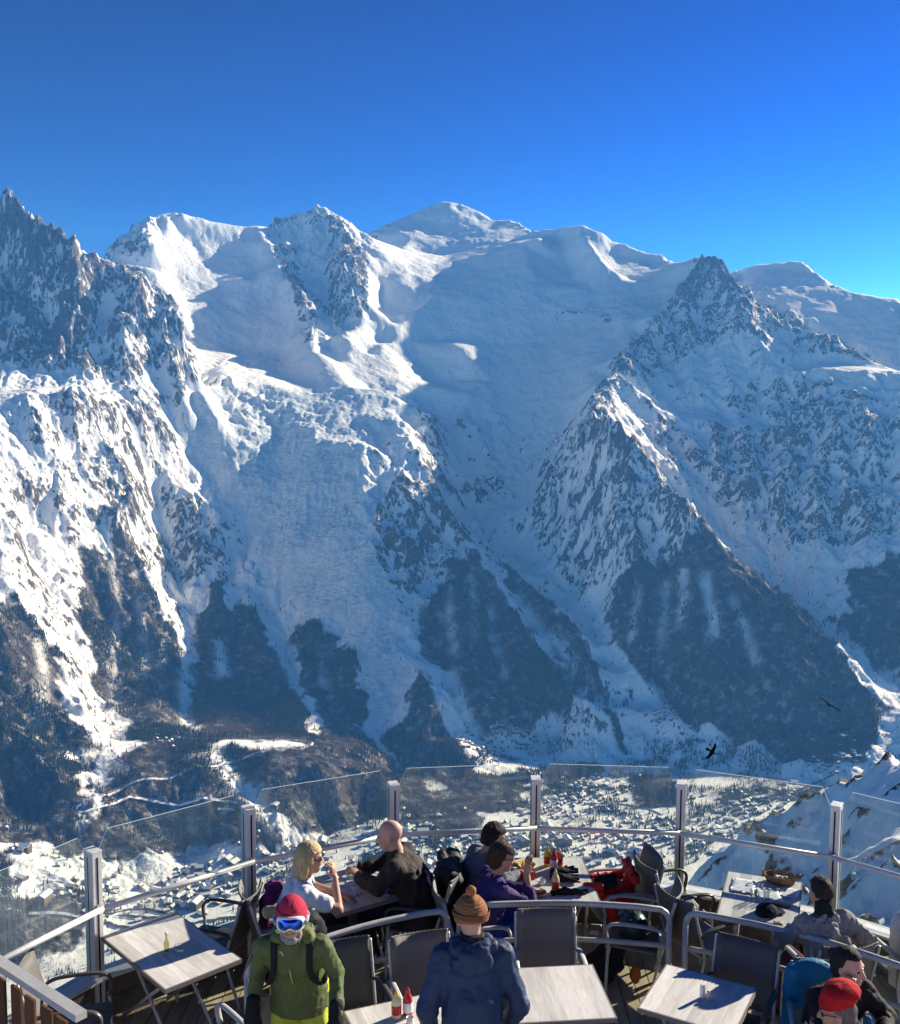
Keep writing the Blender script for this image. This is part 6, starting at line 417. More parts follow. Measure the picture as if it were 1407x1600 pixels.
def forest_object(name, pts, hts, meshes, kinds):
    """one object whose trees are scattered by geometry nodes at the given points"""
    me = bpy.data.meshes.new(name); me.vertices.add(len(pts)); me.vertices.foreach_set('co', pts.astype(np.float32).ravel())
    for nm, a, ty in (('ht', hts, 'FLOAT'), ('kd', kinds, 'INT')):
        at = me.attributes.new(nm, ty, 'POINT'); at.data.foreach_set('value', a.astype(np.float32 if ty == 'FLOAT' else np.int32))
    ob = bpy.data.objects.new(name, me); COL.objects.link(ob); ob['kind'] = 'stuff'
    ng = bpy.data.node_groups.new(name + '_scatter', 'GeometryNodeTree')
    ng.interface.new_socket('Geometry', in_out='INPUT', socket_type='NodeSocketGeometry')
    ng.interface.new_socket('Geometry', in_out='OUTPUT', socket_type='NodeSocketGeometry')
    N = ng.nodes; LK = ng.links.new
    gi = N.new('NodeGroupInput'); go = N.new('NodeGroupOutput'); jn = N.new('GeometryNodeJoinGeometry')
    kd = N.new('GeometryNodeInputNamedAttribute'); kd.data_type = 'INT'; kd.inputs['Name'].default_value = 'kd'
    ht = N.new('GeometryNodeInputNamedAttribute'); ht.data_type = 'FLOAT'; ht.inputs['Name'].default_value = 'ht'
    rv = N.new('FunctionNodeRandomValue'); rv.data_type = 'FLOAT'; rv.inputs[3].default_value = 6.283
    cx = N.new('ShaderNodeCombineXYZ'); LK(rv.outputs[1], cx.inputs[2])
    for i, tm in enumerate(meshes):
        to = bpy.data.objects.new(tm.name, tm)
        oi = N.new('GeometryNodeObjectInfo'); oi.inputs['Object'].default_value = to
        eq = N.new('FunctionNodeCompare'); eq.data_type = 'INT'; eq.operation = 'EQUAL'; eq.inputs[3].default_value = i; LK(kd.outputs['Attribute'], eq.inputs[2])
        ip = N.new('GeometryNodeInstanceOnPoints')
        LK(gi.outputs[0], ip.inputs['Points']); LK(oi.outputs['Geometry'], ip.inputs['Instance']); LK(eq.outputs[0], ip.inputs['Selection'])
        LK(cx.outputs[0], ip.inputs['Rotation']); LK(ht.outputs['Attribute'], ip.inputs['Scale'])
        LK(ip.outputs[0], jn.inputs[0])
    LK(jn.outputs[0], go.inputs[0])
    md = ob.modifiers.new('scatter', 'NODES'); md.node_group = ng
    return ob

def inhouse(x, y):
    g = set()
    for hx, hy, _c in HOUSES:
        for a in (-1, 0, 1):
            for c in (-1, 0, 1): g.add((int(hx // 8) + a) * 100000 + int(hy // 8) + c)
    key = np.floor(x / 8).astype(int) * 100000 + np.floor(y / 8).astype(int)
    return np.isin(key, np.array(sorted(g)))
rng = np.random.default_rng(7)
_sp = 5.9
_fx, _fy = np.meshgrid(np.arange(-3600, 3600, _sp), np.arange(2300, 6400, _sp))
_fx = (_fx + rng.uniform(-.5, .5, _fx.shape) * _sp).ravel(); _fy = (_fy + rng.uniform(-.5, .5, _fy.shape) * _sp).ravel()
_den = wood_at(_fx, _fy) * (1 - bil(M_CLEAR, _fx, _fy))
_nz = fbm(_fx / 130, _fy / 130, 4, 300); _n2 = fbm(_fx / 35, _fy / 35, 2, 310)
_zz = fan(TZ, _fx, _fy)
_alt = np.clip((-420 - _zz) / 260, 0, 1)
_cvt = fan(_cv, _fx, _fy)
_p = _den * np.clip(1.0 + 2.2 * _cvt, .05, 1.0) * np.clip(1.6 - 1.6 * np.clip(_nz - .48, 0, 1) * 3.2, .35, 1) * (.40 + .60 * _alt) * np.clip(.65 + 1.1 * _n2, 0, 1)
_k = (rng.uniform(0, 1, _p.shape) < _p) & (np.abs(_fx) < .47 * _fy + 320)
# thin scatter of single trees over the rest of the lower slopes
_k |= (rng.uniform(0, 1, _p.shape) < .02 * (_zz < -650) * (_zz > -1440) * (1 - bil(M_CLEAR, _fx, _fy)) * (1 - bil(M_ICE, _fx, _fy))) & (np.abs(_fx) < .47 * _fy + 320)
_fl = (_zz < -1425) & (np.abs(_fx) < .47 * _fy + 320)
_k |= _fl & (rng.uniform(0, 1, _p.shape) < np.clip((fbm(_fx / 120, _fy / 80, 4, 350) - .51) * 5, 0, .6))
_k |= _fl & (rng.uniform(0, 1, _p.shape) < .022)
_k &= ~inhouse(_fx, _fy)
_x, _y, _z = _fx[_k], _fy[_k], _zz[_k]
_kind = np.where(fbm(_x / 220, _y / 220, 3, 320) + rng.uniform(-.22, .22, _x.shape) > .455, 2, rng.integers(0, 2, _x.shape))
_h = rng.uniform(10, 21, _x.shape) * np.where(_kind == 2, .8, 1.0) * (0.6 + .4 * np.clip((-500 - _z) / 400, 0, 1))
print('forest trees', len(_x))
forest = forest_object('forest', np.stack([_x, _y, _z + CAMZ - .5], 1), _h, [spruce_mesh('spruce', 1), spruce_mesh('spruce_b', 2, 5), larch_mesh('larch', 3)], _kind)
forest['label'] = 'dark conifer and bare larch forest covering the lower mountain slopes'; forest['category'] = 'forest'

# ------------------------------------------------------------------ roads and villages on the valley floor
MAT_ROAD = solid('wet_asphalt', (.06, .06, .065), .7)
MAT_SNOWBANK = solid('ploughed_snow', (.82, .84, .87), .85)
for nm, wd, pl in ROADS:
    p = np.array(pl, float); d = np.gradient(p, axis=0); n_ = np.stack([-d[:, 1], d[:, 0]], 1); n_ /= np.linalg.norm(n_, axis=1)[:, None] + 1e-9
    zc = fan(TZ, p[:, 0], p[:, 1]); zc = np.convolve(np.pad(zc, 2, mode='edge'), np.ones(5) / 5, 'valid')
    vs = []; fs = []; mi = []
    for i in range(len(p)):
        for o_, h_ in ((-wd * .5 - 7, -3.0), (-wd * .5 - 1, 2.6), (-wd * .5, 1.6), (wd * .5, 1.6), (wd * .5 + 1, 2.6), (wd * .5 + 7, -3.0)):
            vs.append((p[i, 0] + n_[i, 0] * o_, p[i, 1] + n_[i, 1] * o_, zc[i] + h_ + CAMZ))
        if i:
            for k in range(5):
                fs.append(((i - 1) * 6 + k, (i - 1) * 6 + k + 1, i * 6 + k + 1, i * 6 + k)); mi.append(0 if k == 2 else 1)
    me = bpy.data.meshes.new('road'); me.from_pydata(vs, [], fs)
    if 'dam' in nm: mi = [1] * len(mi)
    o = obj('road' if 'dam' not in nm else 'embankment', me, mats=[MAT_ROAD, MAT_SNOWBANK]); o['kind'] = 'structure'
    me.polygons.foreach_set('material_index', mi)

MAT_WALL = [solid('chalet_wall_dark', (.10, .07, .05)), solid('chalet_wall_brown', (.17, .11, .07)), solid('chalet_wall_grey', (.28, .26, .25))]
MAT_ROOFSNOW = solid('roof_snow', (.78, .80, .84), .9)
def house_geo(w, d, h, r, s0=0, ov=1.2):
    vs = [(-w, -d, -4), (w, -d, -4), (w, d, -4), (-w, d, -4), (-w, -d, h), (w, -d, h), (w, d, h), (-w, d, h), (-w, 0, h + r), (w, 0, h + r)]
    fs = [(0, 1, 5, 4), (1, 2, 6, 9, 5), (2, 3, 7, 6), (3, 0, 4, 8, 7)]
    k = len(vs); W = w + ov; e = r / d * ov
    vs += [(-W, -d - ov, h - e), (W, -d - ov, h - e), (W, 0, h + r), (-W, 0, h + r), (W, d + ov, h - e), (-W, d + ov, h - e)]
    vs += [(x, y, z + .7) for x, y, z in vs[k:k + 6]]
    t = k + 6
    rf = [(t, t + 1, t + 2, t + 3), (t + 3, t + 2, t + 4, t + 5), (k, k + 1, t + 1, t), (k + 4, k + 5, t + 5, t + 4), (k + 1, k + 2, t + 2, t + 1), (k + 2, k + 4, t + 4, t + 2), (k + 3, k, t, t + 3), (k + 5, k + 3, t + 3, t + 5)]
    return vs, fs, rf
HPLACE = ['in the hamlet below the central wooded ridge', 'at the left fringe of the hamlet below the central wooded ridge', 'in the cluster behind the middle railing post', 'above the cluster behind the middle railing post',
    'left of the middle railing post, above the hand rail', 'in the town between the middle posts, level with the hand rail', 'in the town above the heads of the couple in the middle', 'in the fields below the hand rail, above the sauce bottles',
    'in the town left of the dark-haired man', 'in the town between the bald man and the dark-haired man', 'beyond the pane above the black armchairs', 'below the hand rail above the black armchairs', 'at the far edge of the wood right of the fifth post',
    'in the town beyond the long table at left', 'just beyond the far corner of the long table at left', 'in the town beyond the second post from the left', 'beyond the blonde woman, at the foot of the slope', 'beyond the bald man\'s back', 'just below the hand rail beside the bald man\'s shoulder',
    'on the shaded fan under the long forest gully', 'at the far valley end near the snowy rock slope', 'behind the red jacket, below the hand rail', 'in the lower left valley, beyond the first post', 'left of the long table\'s far edge, above the hand rail', 'at the left edge under the dark forest', 'beside the tunnel road on the left slope', 'at the foot of the big wooded triangle, far right']
hrnd = random.Random(11)
HM = []
for wi in range(3):
    for (w, d, h, r) in ((6, 5, 6, 2.6), (8, 6, 8, 3.0), (10, 6, 11, 3.0)):
        vs, fs, rf = house_geo(w, d, h, r)
        me = bpy.data.meshes.new('chalet'); me.from_pydata(vs, [], fs + rf); me.materials.append(MAT_WALL[wi]); me.materials.append(MAT_ROOFSNOW)
        me.polygons.foreach_set('material_index', [0] * len(fs) + [1] * len(rf)); HM.append(me)
far_v, far_f, far_m = [], [], []
HALL = list(HOUSES)
_occ = {(int(h[0] // 22), int(h[1] // 22)) for h in HALL}
for hx, hy, hc in HOUSES:                                  # the towns go on between the larger houses
    for _ in range(1):
        x_, y_ = hx + hrnd.gauss(0, 75), hy + hrnd.gauss(0, 75); kk = (int(x_ // 22), int(y_ // 22))
        if kk not in _occ: _occ.add(kk); HALL.append((x_, y_, hc))
hz = fan(TZ, np.array([h[0] for h in HALL], float), np.array([h[1] for h in HALL], float))
for i, (x, y, cid) in enumerate(HALL):
    a = hrnd.choice((0, .4, 1.2, 1.57, 1.9, -.5)) + hrnd.uniform(-.2, .2); s = hrnd.uniform(.7, 1.25) if hrnd.random() > .12 else hrnd.uniform(1.5, 2.3)
    if i < 298:
        o = obj('chalet', HM[hrnd.randrange(9)], loc=(x, y, hz[i] + CAMZ + .5), rot=(0, 0, a)); o.scale = (s, s, s)
        tag(o, 'tiny snow-roofed chalet ' + HPLACE[cid], 'house', 'snow-roofed chalets on the valley floor')
    else:
        vs, fs, rf = house_geo(7 * s, 5.5 * s, 7, 2.8); k = len(far_v); c, sn = math.cos(a), math.sin(a)
        far_v += [(x + vx * c - vy * sn, y + vx * sn + vy * c, vz + hz[i] + CAMZ) for vx, vy, vz in vs]
        far_f += [tuple(k + j for j in f_) for f_ in fs + rf]; far_m += [0] * len(fs) + [1] * len(rf)
me = bpy.data.meshes.new('far_village'); me.from_pydata(far_v, [], far_f)
o = obj('far_village', me, mats=[MAT_WALL[1], MAT_ROOFSNOW]); me.polygons.foreach_set('material_index', far_m)
tag(o, 'distant village houses below the glaciers, too small to count', 'village', kind='stuff')

# ------------------------------------------------------------------ snowy rock slope close by, beyond the railing on the right
NS = np.array(NEAR_PTS, float)
def near_z(x, y):
    """thin-plate surface through the control points"""
    def U(r2): return 0.5 * r2 * np.log(r2 + 1e-9)
    A = NS[:, :2] / 100.0; n = len(A)
    K = U(((A[:, None] - A[None]) ** 2).sum(-1)) + 0.02 * np.eye(n)
    Pm = np.hstack([np.ones((n, 1)), A]); M = np.zeros((n + 3, n + 3)); M[:n, :n] = K; M[:n, n:] = Pm; M[n:, :n] = Pm.T
    wv = np.linalg.solve(M, np.concatenate([NS[:, 2], np.zeros(3)]))
    X = np.stack([x, y], -1).reshape(-1, 2) / 100.0
    v = U(((X[:, None] - A[None]) ** 2).sum(-1)) @ wv[:n] + np.hstack([np.ones((len(X), 1)), X]) @ wv[n:]
    return v.reshape(x.shape)
nx_, ny_ = np.meshgrid(np.linspace(20, 520, 290), np.linspace(120, 640, 290))
nz_ = near_z(nx_, ny_)
rr = ridged(nx_ / 15, ny_ / 15, 4, 400); nb = fbm(nx_ / 48, ny_ / 48, 4, 410)
nz_ = nz_ + (rr - .35) * 8.5 * np.clip((nb - .40) * 5, .1, 1) + (fbm(nx_ / 50, ny_ / 50, 3, 433) - .5) * 14 + (fbm(nx_ / 12, ny_ / 12, 3, 420) - .5) * 4.0 + (ridged(nx_ / 6, ny_ / 6, 2, 425) - .4) * 1.6
me = grid_mesh('near_slope', nx_, ny_, nz_ + CAMZ, {'rk': np.clip((rr - .30) * 1.3, -.1, .40) * np.clip((nb - .36) * 7, 0, 1), 'wood': nx_ * 0})
o = obj('near_mountain_slope', me); o['kind'] = 'structure'
m, nt, b, out = new_mat('near_snow_and_rock'); q = NB(nt)
pos = q.n('ShaderNodeNewGeometry').outputs['Position']
n1 = q.noise(pos, 1 / 7, 6, .68); n2 = q.noise(q.map(pos, (1, 1, .5)), 1 / 2.2, 5, .62)
f = q.math('ADD', q.attr('rk'), q.math('ADD', q.math('MULTIPLY', q.math('SUBTRACT', n1, .5), 1.0), q.math('MULTIPLY', q.math('SUBTRACT', n2, .5), .5)))
rockf = q.ramp(f, [(.22, 0), (.28, 1)])
q.l(q.mix(rockf, q.mix(n1, (.80, .82, .86), (.88, .89, .91)), q.mix(n2, (.05, .05, .045), (.17, .15, .11))), b.inputs['Base Color'])
b.inputs['Roughness'].default_value = .85; b.inputs['Specular IOR Level'].default_value = .15
q.l(q.bump(q.math('ADD', n1, q.math('MULTIPLY', n2, q.math('ADD', .15, rockf))), .9, 1.2), b.inputs['Normal'])
me.materials.append(m)
# ------------------------------------------------------------------ unseen summit snow behind the viewpoint, added to bounce light onto the terrace
sx_, sy_ = np.meshgrid(np.linspace(-420, 420, 140), np.linspace(-420, -7, 90))
sz_ = -4.5 + .16 * (-sy_ - 7) + (fbm(sx_ / 60, sy_ / 60, 4, 600) - .5) * 16 * np.clip((-sy_ - 7) / 40, 0, 1) - .0006 * sx_ ** 2
me = grid_mesh('bounce_snowfield', sx_, sy_, sz_, {'rk': np.clip((ridged(sx_ / 30, sy_ / 30, 4, 610) - .45) * .6, 0, .35)})
o = obj('bounce_snowfield', me, mats=[bpy.data.materials['near_snow_and_rock']]); o['kind'] = 'structure'

# ------------------------------------------------------------------ mesh helpers
class MB:
    """collects boxes, tubes, lathes and sheets; build() links them as one mesh object"""
    def __init__(s): s.v = []; s.f = []; s.m = []; s.sm = []
    def add(s, vs, fs, mi=0, smooth=False, M=None):
        k = len(s.v)
        for p in vs:
            p = Vector(p)
            s.v.append(tuple(M @ p) if M is not None else tuple(p))
        for f_ in fs: s.f.append(tuple(k + i for i in f_)); s.m.append(mi); s.sm.append(smooth)
        return s
    def box(s, c, d, mi=0, M=None, bev=0.0):
        x, y, z = (e / 2 for e in d)
        if bev <= 0:
            vs = [(c[0] + a * x, c[1] + b_ * y, c[2] + e * z) for a in (-1, 1) for b_ in (-1, 1) for e in (-1, 1)]
            fs = [(0, 1, 3, 2), (4, 6, 7, 5), (0, 4, 5, 1), (2, 3, 7, 6), (0, 2, 6, 4), (1, 5, 7, 3)]
            return s.add(vs, fs, mi, False, M)
        bm = bmesh.new(); bmesh.ops.create_cube(bm, size=1)
        for v in bm.verts: v.co = Vector((v.co.x * d[0] + c[0], v.co.y * d[1] + c[1], v.co.z * d[2] + c[2]))
        bmesh.ops.bevel(bm, geom=list(bm.edges), offset=bev, segments=2, profile=.7, affect='EDGES')
        bm.verts.index_update()
        s.add([v.co[:] for v in bm.verts], [[v.index for v in f_.verts] for f_ in bm.faces], mi, False, M); bm.free(); return s
    def tube(s, pts, r, seg=8, mi=0, flat=1.0, M=None, cap=True):
        P = [Vector(p) for p in pts]; n = len(P); vs = []; fs = []
        rs = r if isinstance(r, (list, tuple)) else [r] * n
        up = Vector((0, 0, 1)); pn = None
        for i in range(n):
            t = (P[min(i + 1, n - 1)] - P[max(i - 1, 0)]).normalized()
            if pn is None:
                a = up if abs(t.z) < .95 else Vector((0, 1, 0)); nn = (a - t * a.dot(t)).normalized()
            else:
                nn = pn - t * pn.dot(t); nn = nn.normalized() if nn.length > 1e-5 else pn
            pn = nn; bb = t.cross(nn)
            for k in range(seg):
                a = 2 * math.pi * k / seg; vs.append(P[i] + (nn * math.cos(a) * flat + bb * math.sin(a)) * rs[i])
        for i in range(n - 1):
            for k in range(seg):
                a = i * seg + k; b_ = i * seg + (k + 1) % seg; fs.append((a, b_, b_ + seg, a + seg))
        if cap: fs.append(tuple(range(seg - 1, -1, -1))); fs.append(tuple(range((n - 1) * seg, n * seg)))
        return s.add(vs, fs, mi, True, M)
    def lathe(s, prof, c=(0, 0, 0), seg=16, mi=0, M=None, sx=1.0, sy=1.0):
        vs = []; fs = []; n = len(prof)
        for r, z in prof:
            for k in range(seg):
                a = 2 * math.pi * k / seg; vs.append((c[0] + r * math.cos(a) * sx, c[1] + r * math.sin(a) * sy, c[2] + z))
        for i in range(n - 1):
            for k in range(seg):
                a = i * seg + k; b_ = i * seg + (k + 1) % seg; fs.append((a, b_, b_ + seg, a + seg))
        fs.append(tuple(range(seg - 1, -1, -1))); fs.append(tuple(range((n - 1) * seg, n * seg)))
        return s.add(vs, fs, mi, True, M)
    def prism(s, poly, h, mi=0, M=None):
        """poly: xyz points (planar); extruded by vector h"""
        n = len(poly); P = [Vector(p) for p in poly]; h = Vector(h)
        vs = P + [p + h for p in P]
        fs = [tuple(range(n - 1, -1, -1)), tuple(range(n, 2 * n))] + [(i, (i + 1) % n, n + (i + 1) % n, n + i) for i in range(n)]
        return s.add(vs, fs, mi, False, M)
    def sheet(s, rows, thick, mi=0, M=None):
        """rows: grid of points; given thickness along local normals (approx.)"""
        G = [[Vector(p) for p in r] for r in rows]; a, c = len(G), len(G[0]); vs = []
        for sgn in (.5, -.5):
            for i in range(a):
                for j in range(c):
                    du = G[i][min(j + 1, c - 1)] - G[i][max(j - 1, 0)]; dv = G[min(i + 1, a - 1)][j] - G[max(i - 1, 0)][j]
                    n = du.cross(dv); n = n.normalized() if n.length > 1e-9 else Vector((0, 0, 1))
                    vs.append(G[i][j] + n * thick * sgn)
        N = a * c; fs = []
        for i in range(a - 1):
            for j in range(c - 1):
                q_ = (i * c + j, i * c + j + 1, (i + 1) * c + j + 1, (i + 1) * c + j)
                fs.append(q_); fs.append(tuple(N + k for k in reversed(q_)))
        bd = [(i * c) for i in range(a)]; 
        for i in range(a - 1):
            for j in (0, c - 1):
                p0, p1 = i * c + j, (i + 1) * c + j; fs.append((p0, p1, N + p1, N + p0) if j == 0 else (p1, p0, N + p0, N + p1))
        for j in range(c - 1):
            for i in (0, a - 1):
                p0, p1 = i * c + j, i * c + j + 1; fs.append((p1, p0, N + p0, N + p1) if i == 0 else (p0, p1, N + p1, N + p0))
        return s.add(vs, fs, mi, True, M)
    def mesh(s, name):
        me = bpy.data.meshes.new(name); me.from_pydata([tuple(v) for v in s.v], [], s.f)
        me.polygons.foreach_set('material_index', s.m); me.polygons.foreach_set('use_smooth', s.sm); me.update()
        return me
    def build(s, name, mats, parent=None, loc=None, rot=None):
        return obj(name, s.mesh(name), parent, mats if isinstance(mats, (list, tuple)) else [mats], loc, rot)
def empty(name, loc=(0, 0, 0), rz=0.0):
    o = bpy.data.objects.new(name, None); COL.objects.link(o); o.location = loc; o.rotation_euler = (0, 0, rz); o.empty_display_size = .1
    return o
def copy_tree(o, parent=None):
    c = o.copy(); COL.objects.link(c); c.parent = parent
    for ch in list(o.children): copy_tree(ch, c)
    return c
def arc_pts(pts, n=6):
    """smooth curve through points (Catmull-Rom)"""
    P = [Vector(p) for p in pts]; out = []
    for i in range(len(P) - 1):
        p0 = P[max(i - 1, 0)]; p1 = P[i]; p2 = P[i + 1]; p3 = P[min(i + 2, len(P) - 1)]
        for k in range(n):
            t = k / n; out.append(.5 * (2 * p1 + (p2 - p0) * t + (2 * p0 - 5 * p1 + 4 * p2 - p3) * t * t + (3 * p1 - p0 - 3 * p2 + p3) * t ** 3))
    return out + [P[-1]]

# ------------------------------------------------------------------ terrace materials
def metal_mat(name, col, rough=.35, wear=.12):
    m, nt, b, out = new_mat(name); q = NB(nt)
    tc = q.n('ShaderNodeTexCoord').outputs['Object']
    n = q.noise(tc, 14, 4, .6)
    q.l(q.mix(n, tuple(c * (1 - wear) for c in col), tuple(min(1, c * (1 + wear)) for c in col)), b.inputs['Base Color'])
    q.l(q.ramp(n, [(.3, rough - .08), (.7, rough + .14)]), b.inputs['Roughness'])
    b.inputs['Metallic'].default_value = .22
    return m
MAT_ALU = metal_mat('brushed_aluminium', (.70, .69, .66), .45)
MAT_STEEL = metal_mat('galvanised_steel', (.47, .47, .46), .5)
MAT_DARKGAP = solid('gasket_and_slot_dark', (.02, .02, .02), .6)
def wood_mat(name, c0, c1, c2, scale=(1, 9, 9), rough=.7, rnd=.25):
    m, nt, b, out = new_mat(name); q = NB(nt)
    tc = q.n('ShaderNodeTexCoord').outputs['Object']; oi = q.n('ShaderNodeObjectInfo').outputs['Random']
    off = q.n('ShaderNodeVectorMath', operation='ADD'); q.l(tc, off.inputs[0])
    cx = q.n('ShaderNodeCombineXYZ'); q.l(q.math('MULTIPLY', oi, 37.0), cx.inputs[0]); q.l(q.math('MULTIPLY', oi, 11.0), cx.inputs[1]); q.l(cx.outputs[0], off.inputs[1])
    vec = q.map(off.outputs[0], scale)
    g = q.noise(vec, 5.0, 6, .65, .6); g2 = q.noise(vec, 1.3, 3, .5)
    c = q.mix(q.ramp(g, [(.32, 0), (.68, 1)]), c0, c1)
    c = q.mix(q.ramp(g2, [(.45, 0), (.7, .75)]), c, c2)
    hv = q.n('ShaderNodeHueSaturation'); q.l(c, hv.inputs['Color']); q.l(q.math('ADD', 1 - rnd / 2, q.math('MULTIPLY', oi, rnd)), hv.inputs['Value'])
    q.l(hv.outputs[0], b.inputs['Base Color']); b.inputs['Roughness'].default_value = rough; b.inputs['Specular IOR Level'].default_value = .25
    q.l(q.bump(g, .25, .004), b.inputs['Normal'])
    return m
MAT_PLANK = wood_mat('larch_deck_boards', (.42, .34, .22), (.58, .48, .33), (.32, .27, .19), (9, 1, 9))
MAT_KERB = wood_mat('dark_kerb_boards', (.12, .095, .07), (.19, .15, .11), (.10, .085, .07), (1, 9, 9))
MAT_TOP = wood_mat('whitewashed_table_boards', (.62, .59, .55), (.80, .78, .74), (.48, .45, .42), (9, 1.2, 9), .5)
MAT_BROWN = wood_mat('brown_fence_boards', (.10, .045, .02), (.17, .08, .04), (.07, .035, .02), (9, 9, 1))
def glass_mat():
    m = bpy.data.materials.new('railing_glass'); m.use_nodes = True; nt = m.node_tree; nt.nodes.clear(); q = NB(nt)
    out = q.n('ShaderNodeOutputMaterial'); tr = q.n('ShaderNodeBsdfTransparent'); tr.inputs[0].default_value = (.93, .965, .945, 1)
    gl = q.n('ShaderNodeBsdfGlossy'); gl.inputs['Roughness'].default_value = .02
    df = q.n('ShaderNodeBsdfDiffuse'); df.inputs[0].default_value = (.75, .78, .76, 1)
    lw = q.n('ShaderNodeLayerWeight'); lw.inputs[0].default_value = .5
    fr = q.math('ADD', .035, q.math('MULTIPLY', q.math('POWER', lw.outputs['Facing'], 5.0), .9))
    tc = q.n('ShaderNodeTexCoord').outputs['Object']
    st = q.ramp(q.noise(q.map(tc, (14, 14, .8)), 3.0, 4, .6), [(.48, .035), (.80, .15)])
    m1 = q.n('ShaderNodeMixShader'); q.l(fr, m1.inputs[0]); q.l(tr.outputs[0], m1.inputs[1]); q.l(gl.outputs[0], m1.inputs[2])
    m2 = q.n('ShaderNodeMixShader'); q.l(st, m2.inputs[0]); q.l(m1.outputs[0], m2.inputs[1]); q.l(df.outputs[0], m2.inputs[2])
    q.l(m2.outputs[0], out.inputs[0]); return m
MAT_PANE = glass_mat()
MAT_PANE_EDGE = solid('polished_glass_edge', (.62, .72, .68), .25, .6)

# ------------------------------------------------------------------ terrace floor, kerb, glass railing
RAILP = [(-3.95, 6.45), (-3.38, 7.58 - .28), (-2.9, 8.27), (-1.81, 9.21), (-.53, 9.85), (.86, 10.03), (2.27, 9.93), (3.58, 9.38), (4.66, 8.45), (5.5, 7.3)]
RAILP[1] = (-3.62, 7.06)
def rail_y(x):
    for (x0, y0), (x1, y1) in zip(RAILP[:-1], RAILP[1:]):
        if x0 <= x <= x1: return y0 + (y1 - y0) * (x - x0) / (x1 - x0)
    return 6.4
floor_root = empty('terrace_floor'); floor_root['kind'] = 'structure'
drnd = random.Random(3)
pw = .138; xi = -4.0
while xi < 5.4:
    x0, x1 = xi, xi + pw
    yt0, yt1 = rail_y(x0 + .001) - .03, rail_y(x1) - .03
    L0 = drnd.uniform(7.0, 8.2)
    for (ya, yb0, yb1) in ((3.4, L0, L0), (L0 + .006, yt0, yt1)):
        if min(yb0, yb1) - ya < .2: yb0 = max(yb0, ya + .2); yb1 = max(yb1, ya + .2)
        zt = drnd.uniform(-.003, .0015)
        mb = MB(); mb.prism([(x0 + .004, ya, -.03), (x1 - .004, ya, -.03), (x1 - .004, yb1, -.03), (x0 + .004, yb0, -.03)], (0, 0, .03 + zt))
        mb.build('plank', MAT_PLANK, floor_root)
    xi += pw
mb = MB(); mb.prism([(-4.2, 3.2, -.35), (5.6, 3.2, -.35)] + [(x, y - .02, -.35) for x, y in reversed(RAILP)], (0, 0, .30)); mb.build('joists', solid('dark_joist_wood', (.05, .04, .03)), floor_root)  # one dark brown slab under the planks

rail_lab = ['leftmost at the edge of the picture', 'beside the left-hand table', 'behind the couple sharing a table', 'behind the woman in purple', 'in the middle, behind the red jacket', 'behind the table with the wicker basket', 'rightmost, in front of the snowy rock slope', 'at the far right edge']
rail = empty('glass_railing', (0, 0, 0)); tag(rail, 'curved terrace railing of glass panes between grey metal posts', 'railing')
def along(p0, p1): d = Vector((p1[0] - p0[0], p1[1] - p0[1], 0)); L = d.length; return d / L, L
for i, (x, y) in enumerate(RAILP):
    a = Vector((*RAILP[max(i - 1, 0)], 0)); c = Vector((*RAILP[min(i + 1, len(RAILP) - 1)], 0)); d = (c - a).normalized()
    rz = math.atan2(d.y, d.x); nrm = Vector((-d.y, d.x, 0))
    mb = MB(); mb.box((0, 0, .55), (.088, .13, 1.80), bev=.006); po = mb.build('post', MAT_ALU, rail, (x, y, 0), (0, 0, rz))
    mb = MB()
    for sx in (-1, 1): mb.box((sx * .044, .01, .66), (.006, .018, 1.5))
    mb.box((0, -.066, .66), (.014, .004, 1.5)); mb.build('gasket_and_slot', MAT_DARKGAP, po)  # dark strip on the front face drawn as the post's slot
    mb = MB(); mb.box((0, 0, 1.457), (.094, .136, .012), bev=.003); mb.build('post_cap', MAT_ALU, po)
    mb = MB(); mb.tube([(0, -.06, .985), (0, -.115, .985), (0, -.13, .99)], .012, 8); mb.box((0, -.071, .985), (.04, .012, .06)); mb.build('bracket', MAT_STEEL, po)
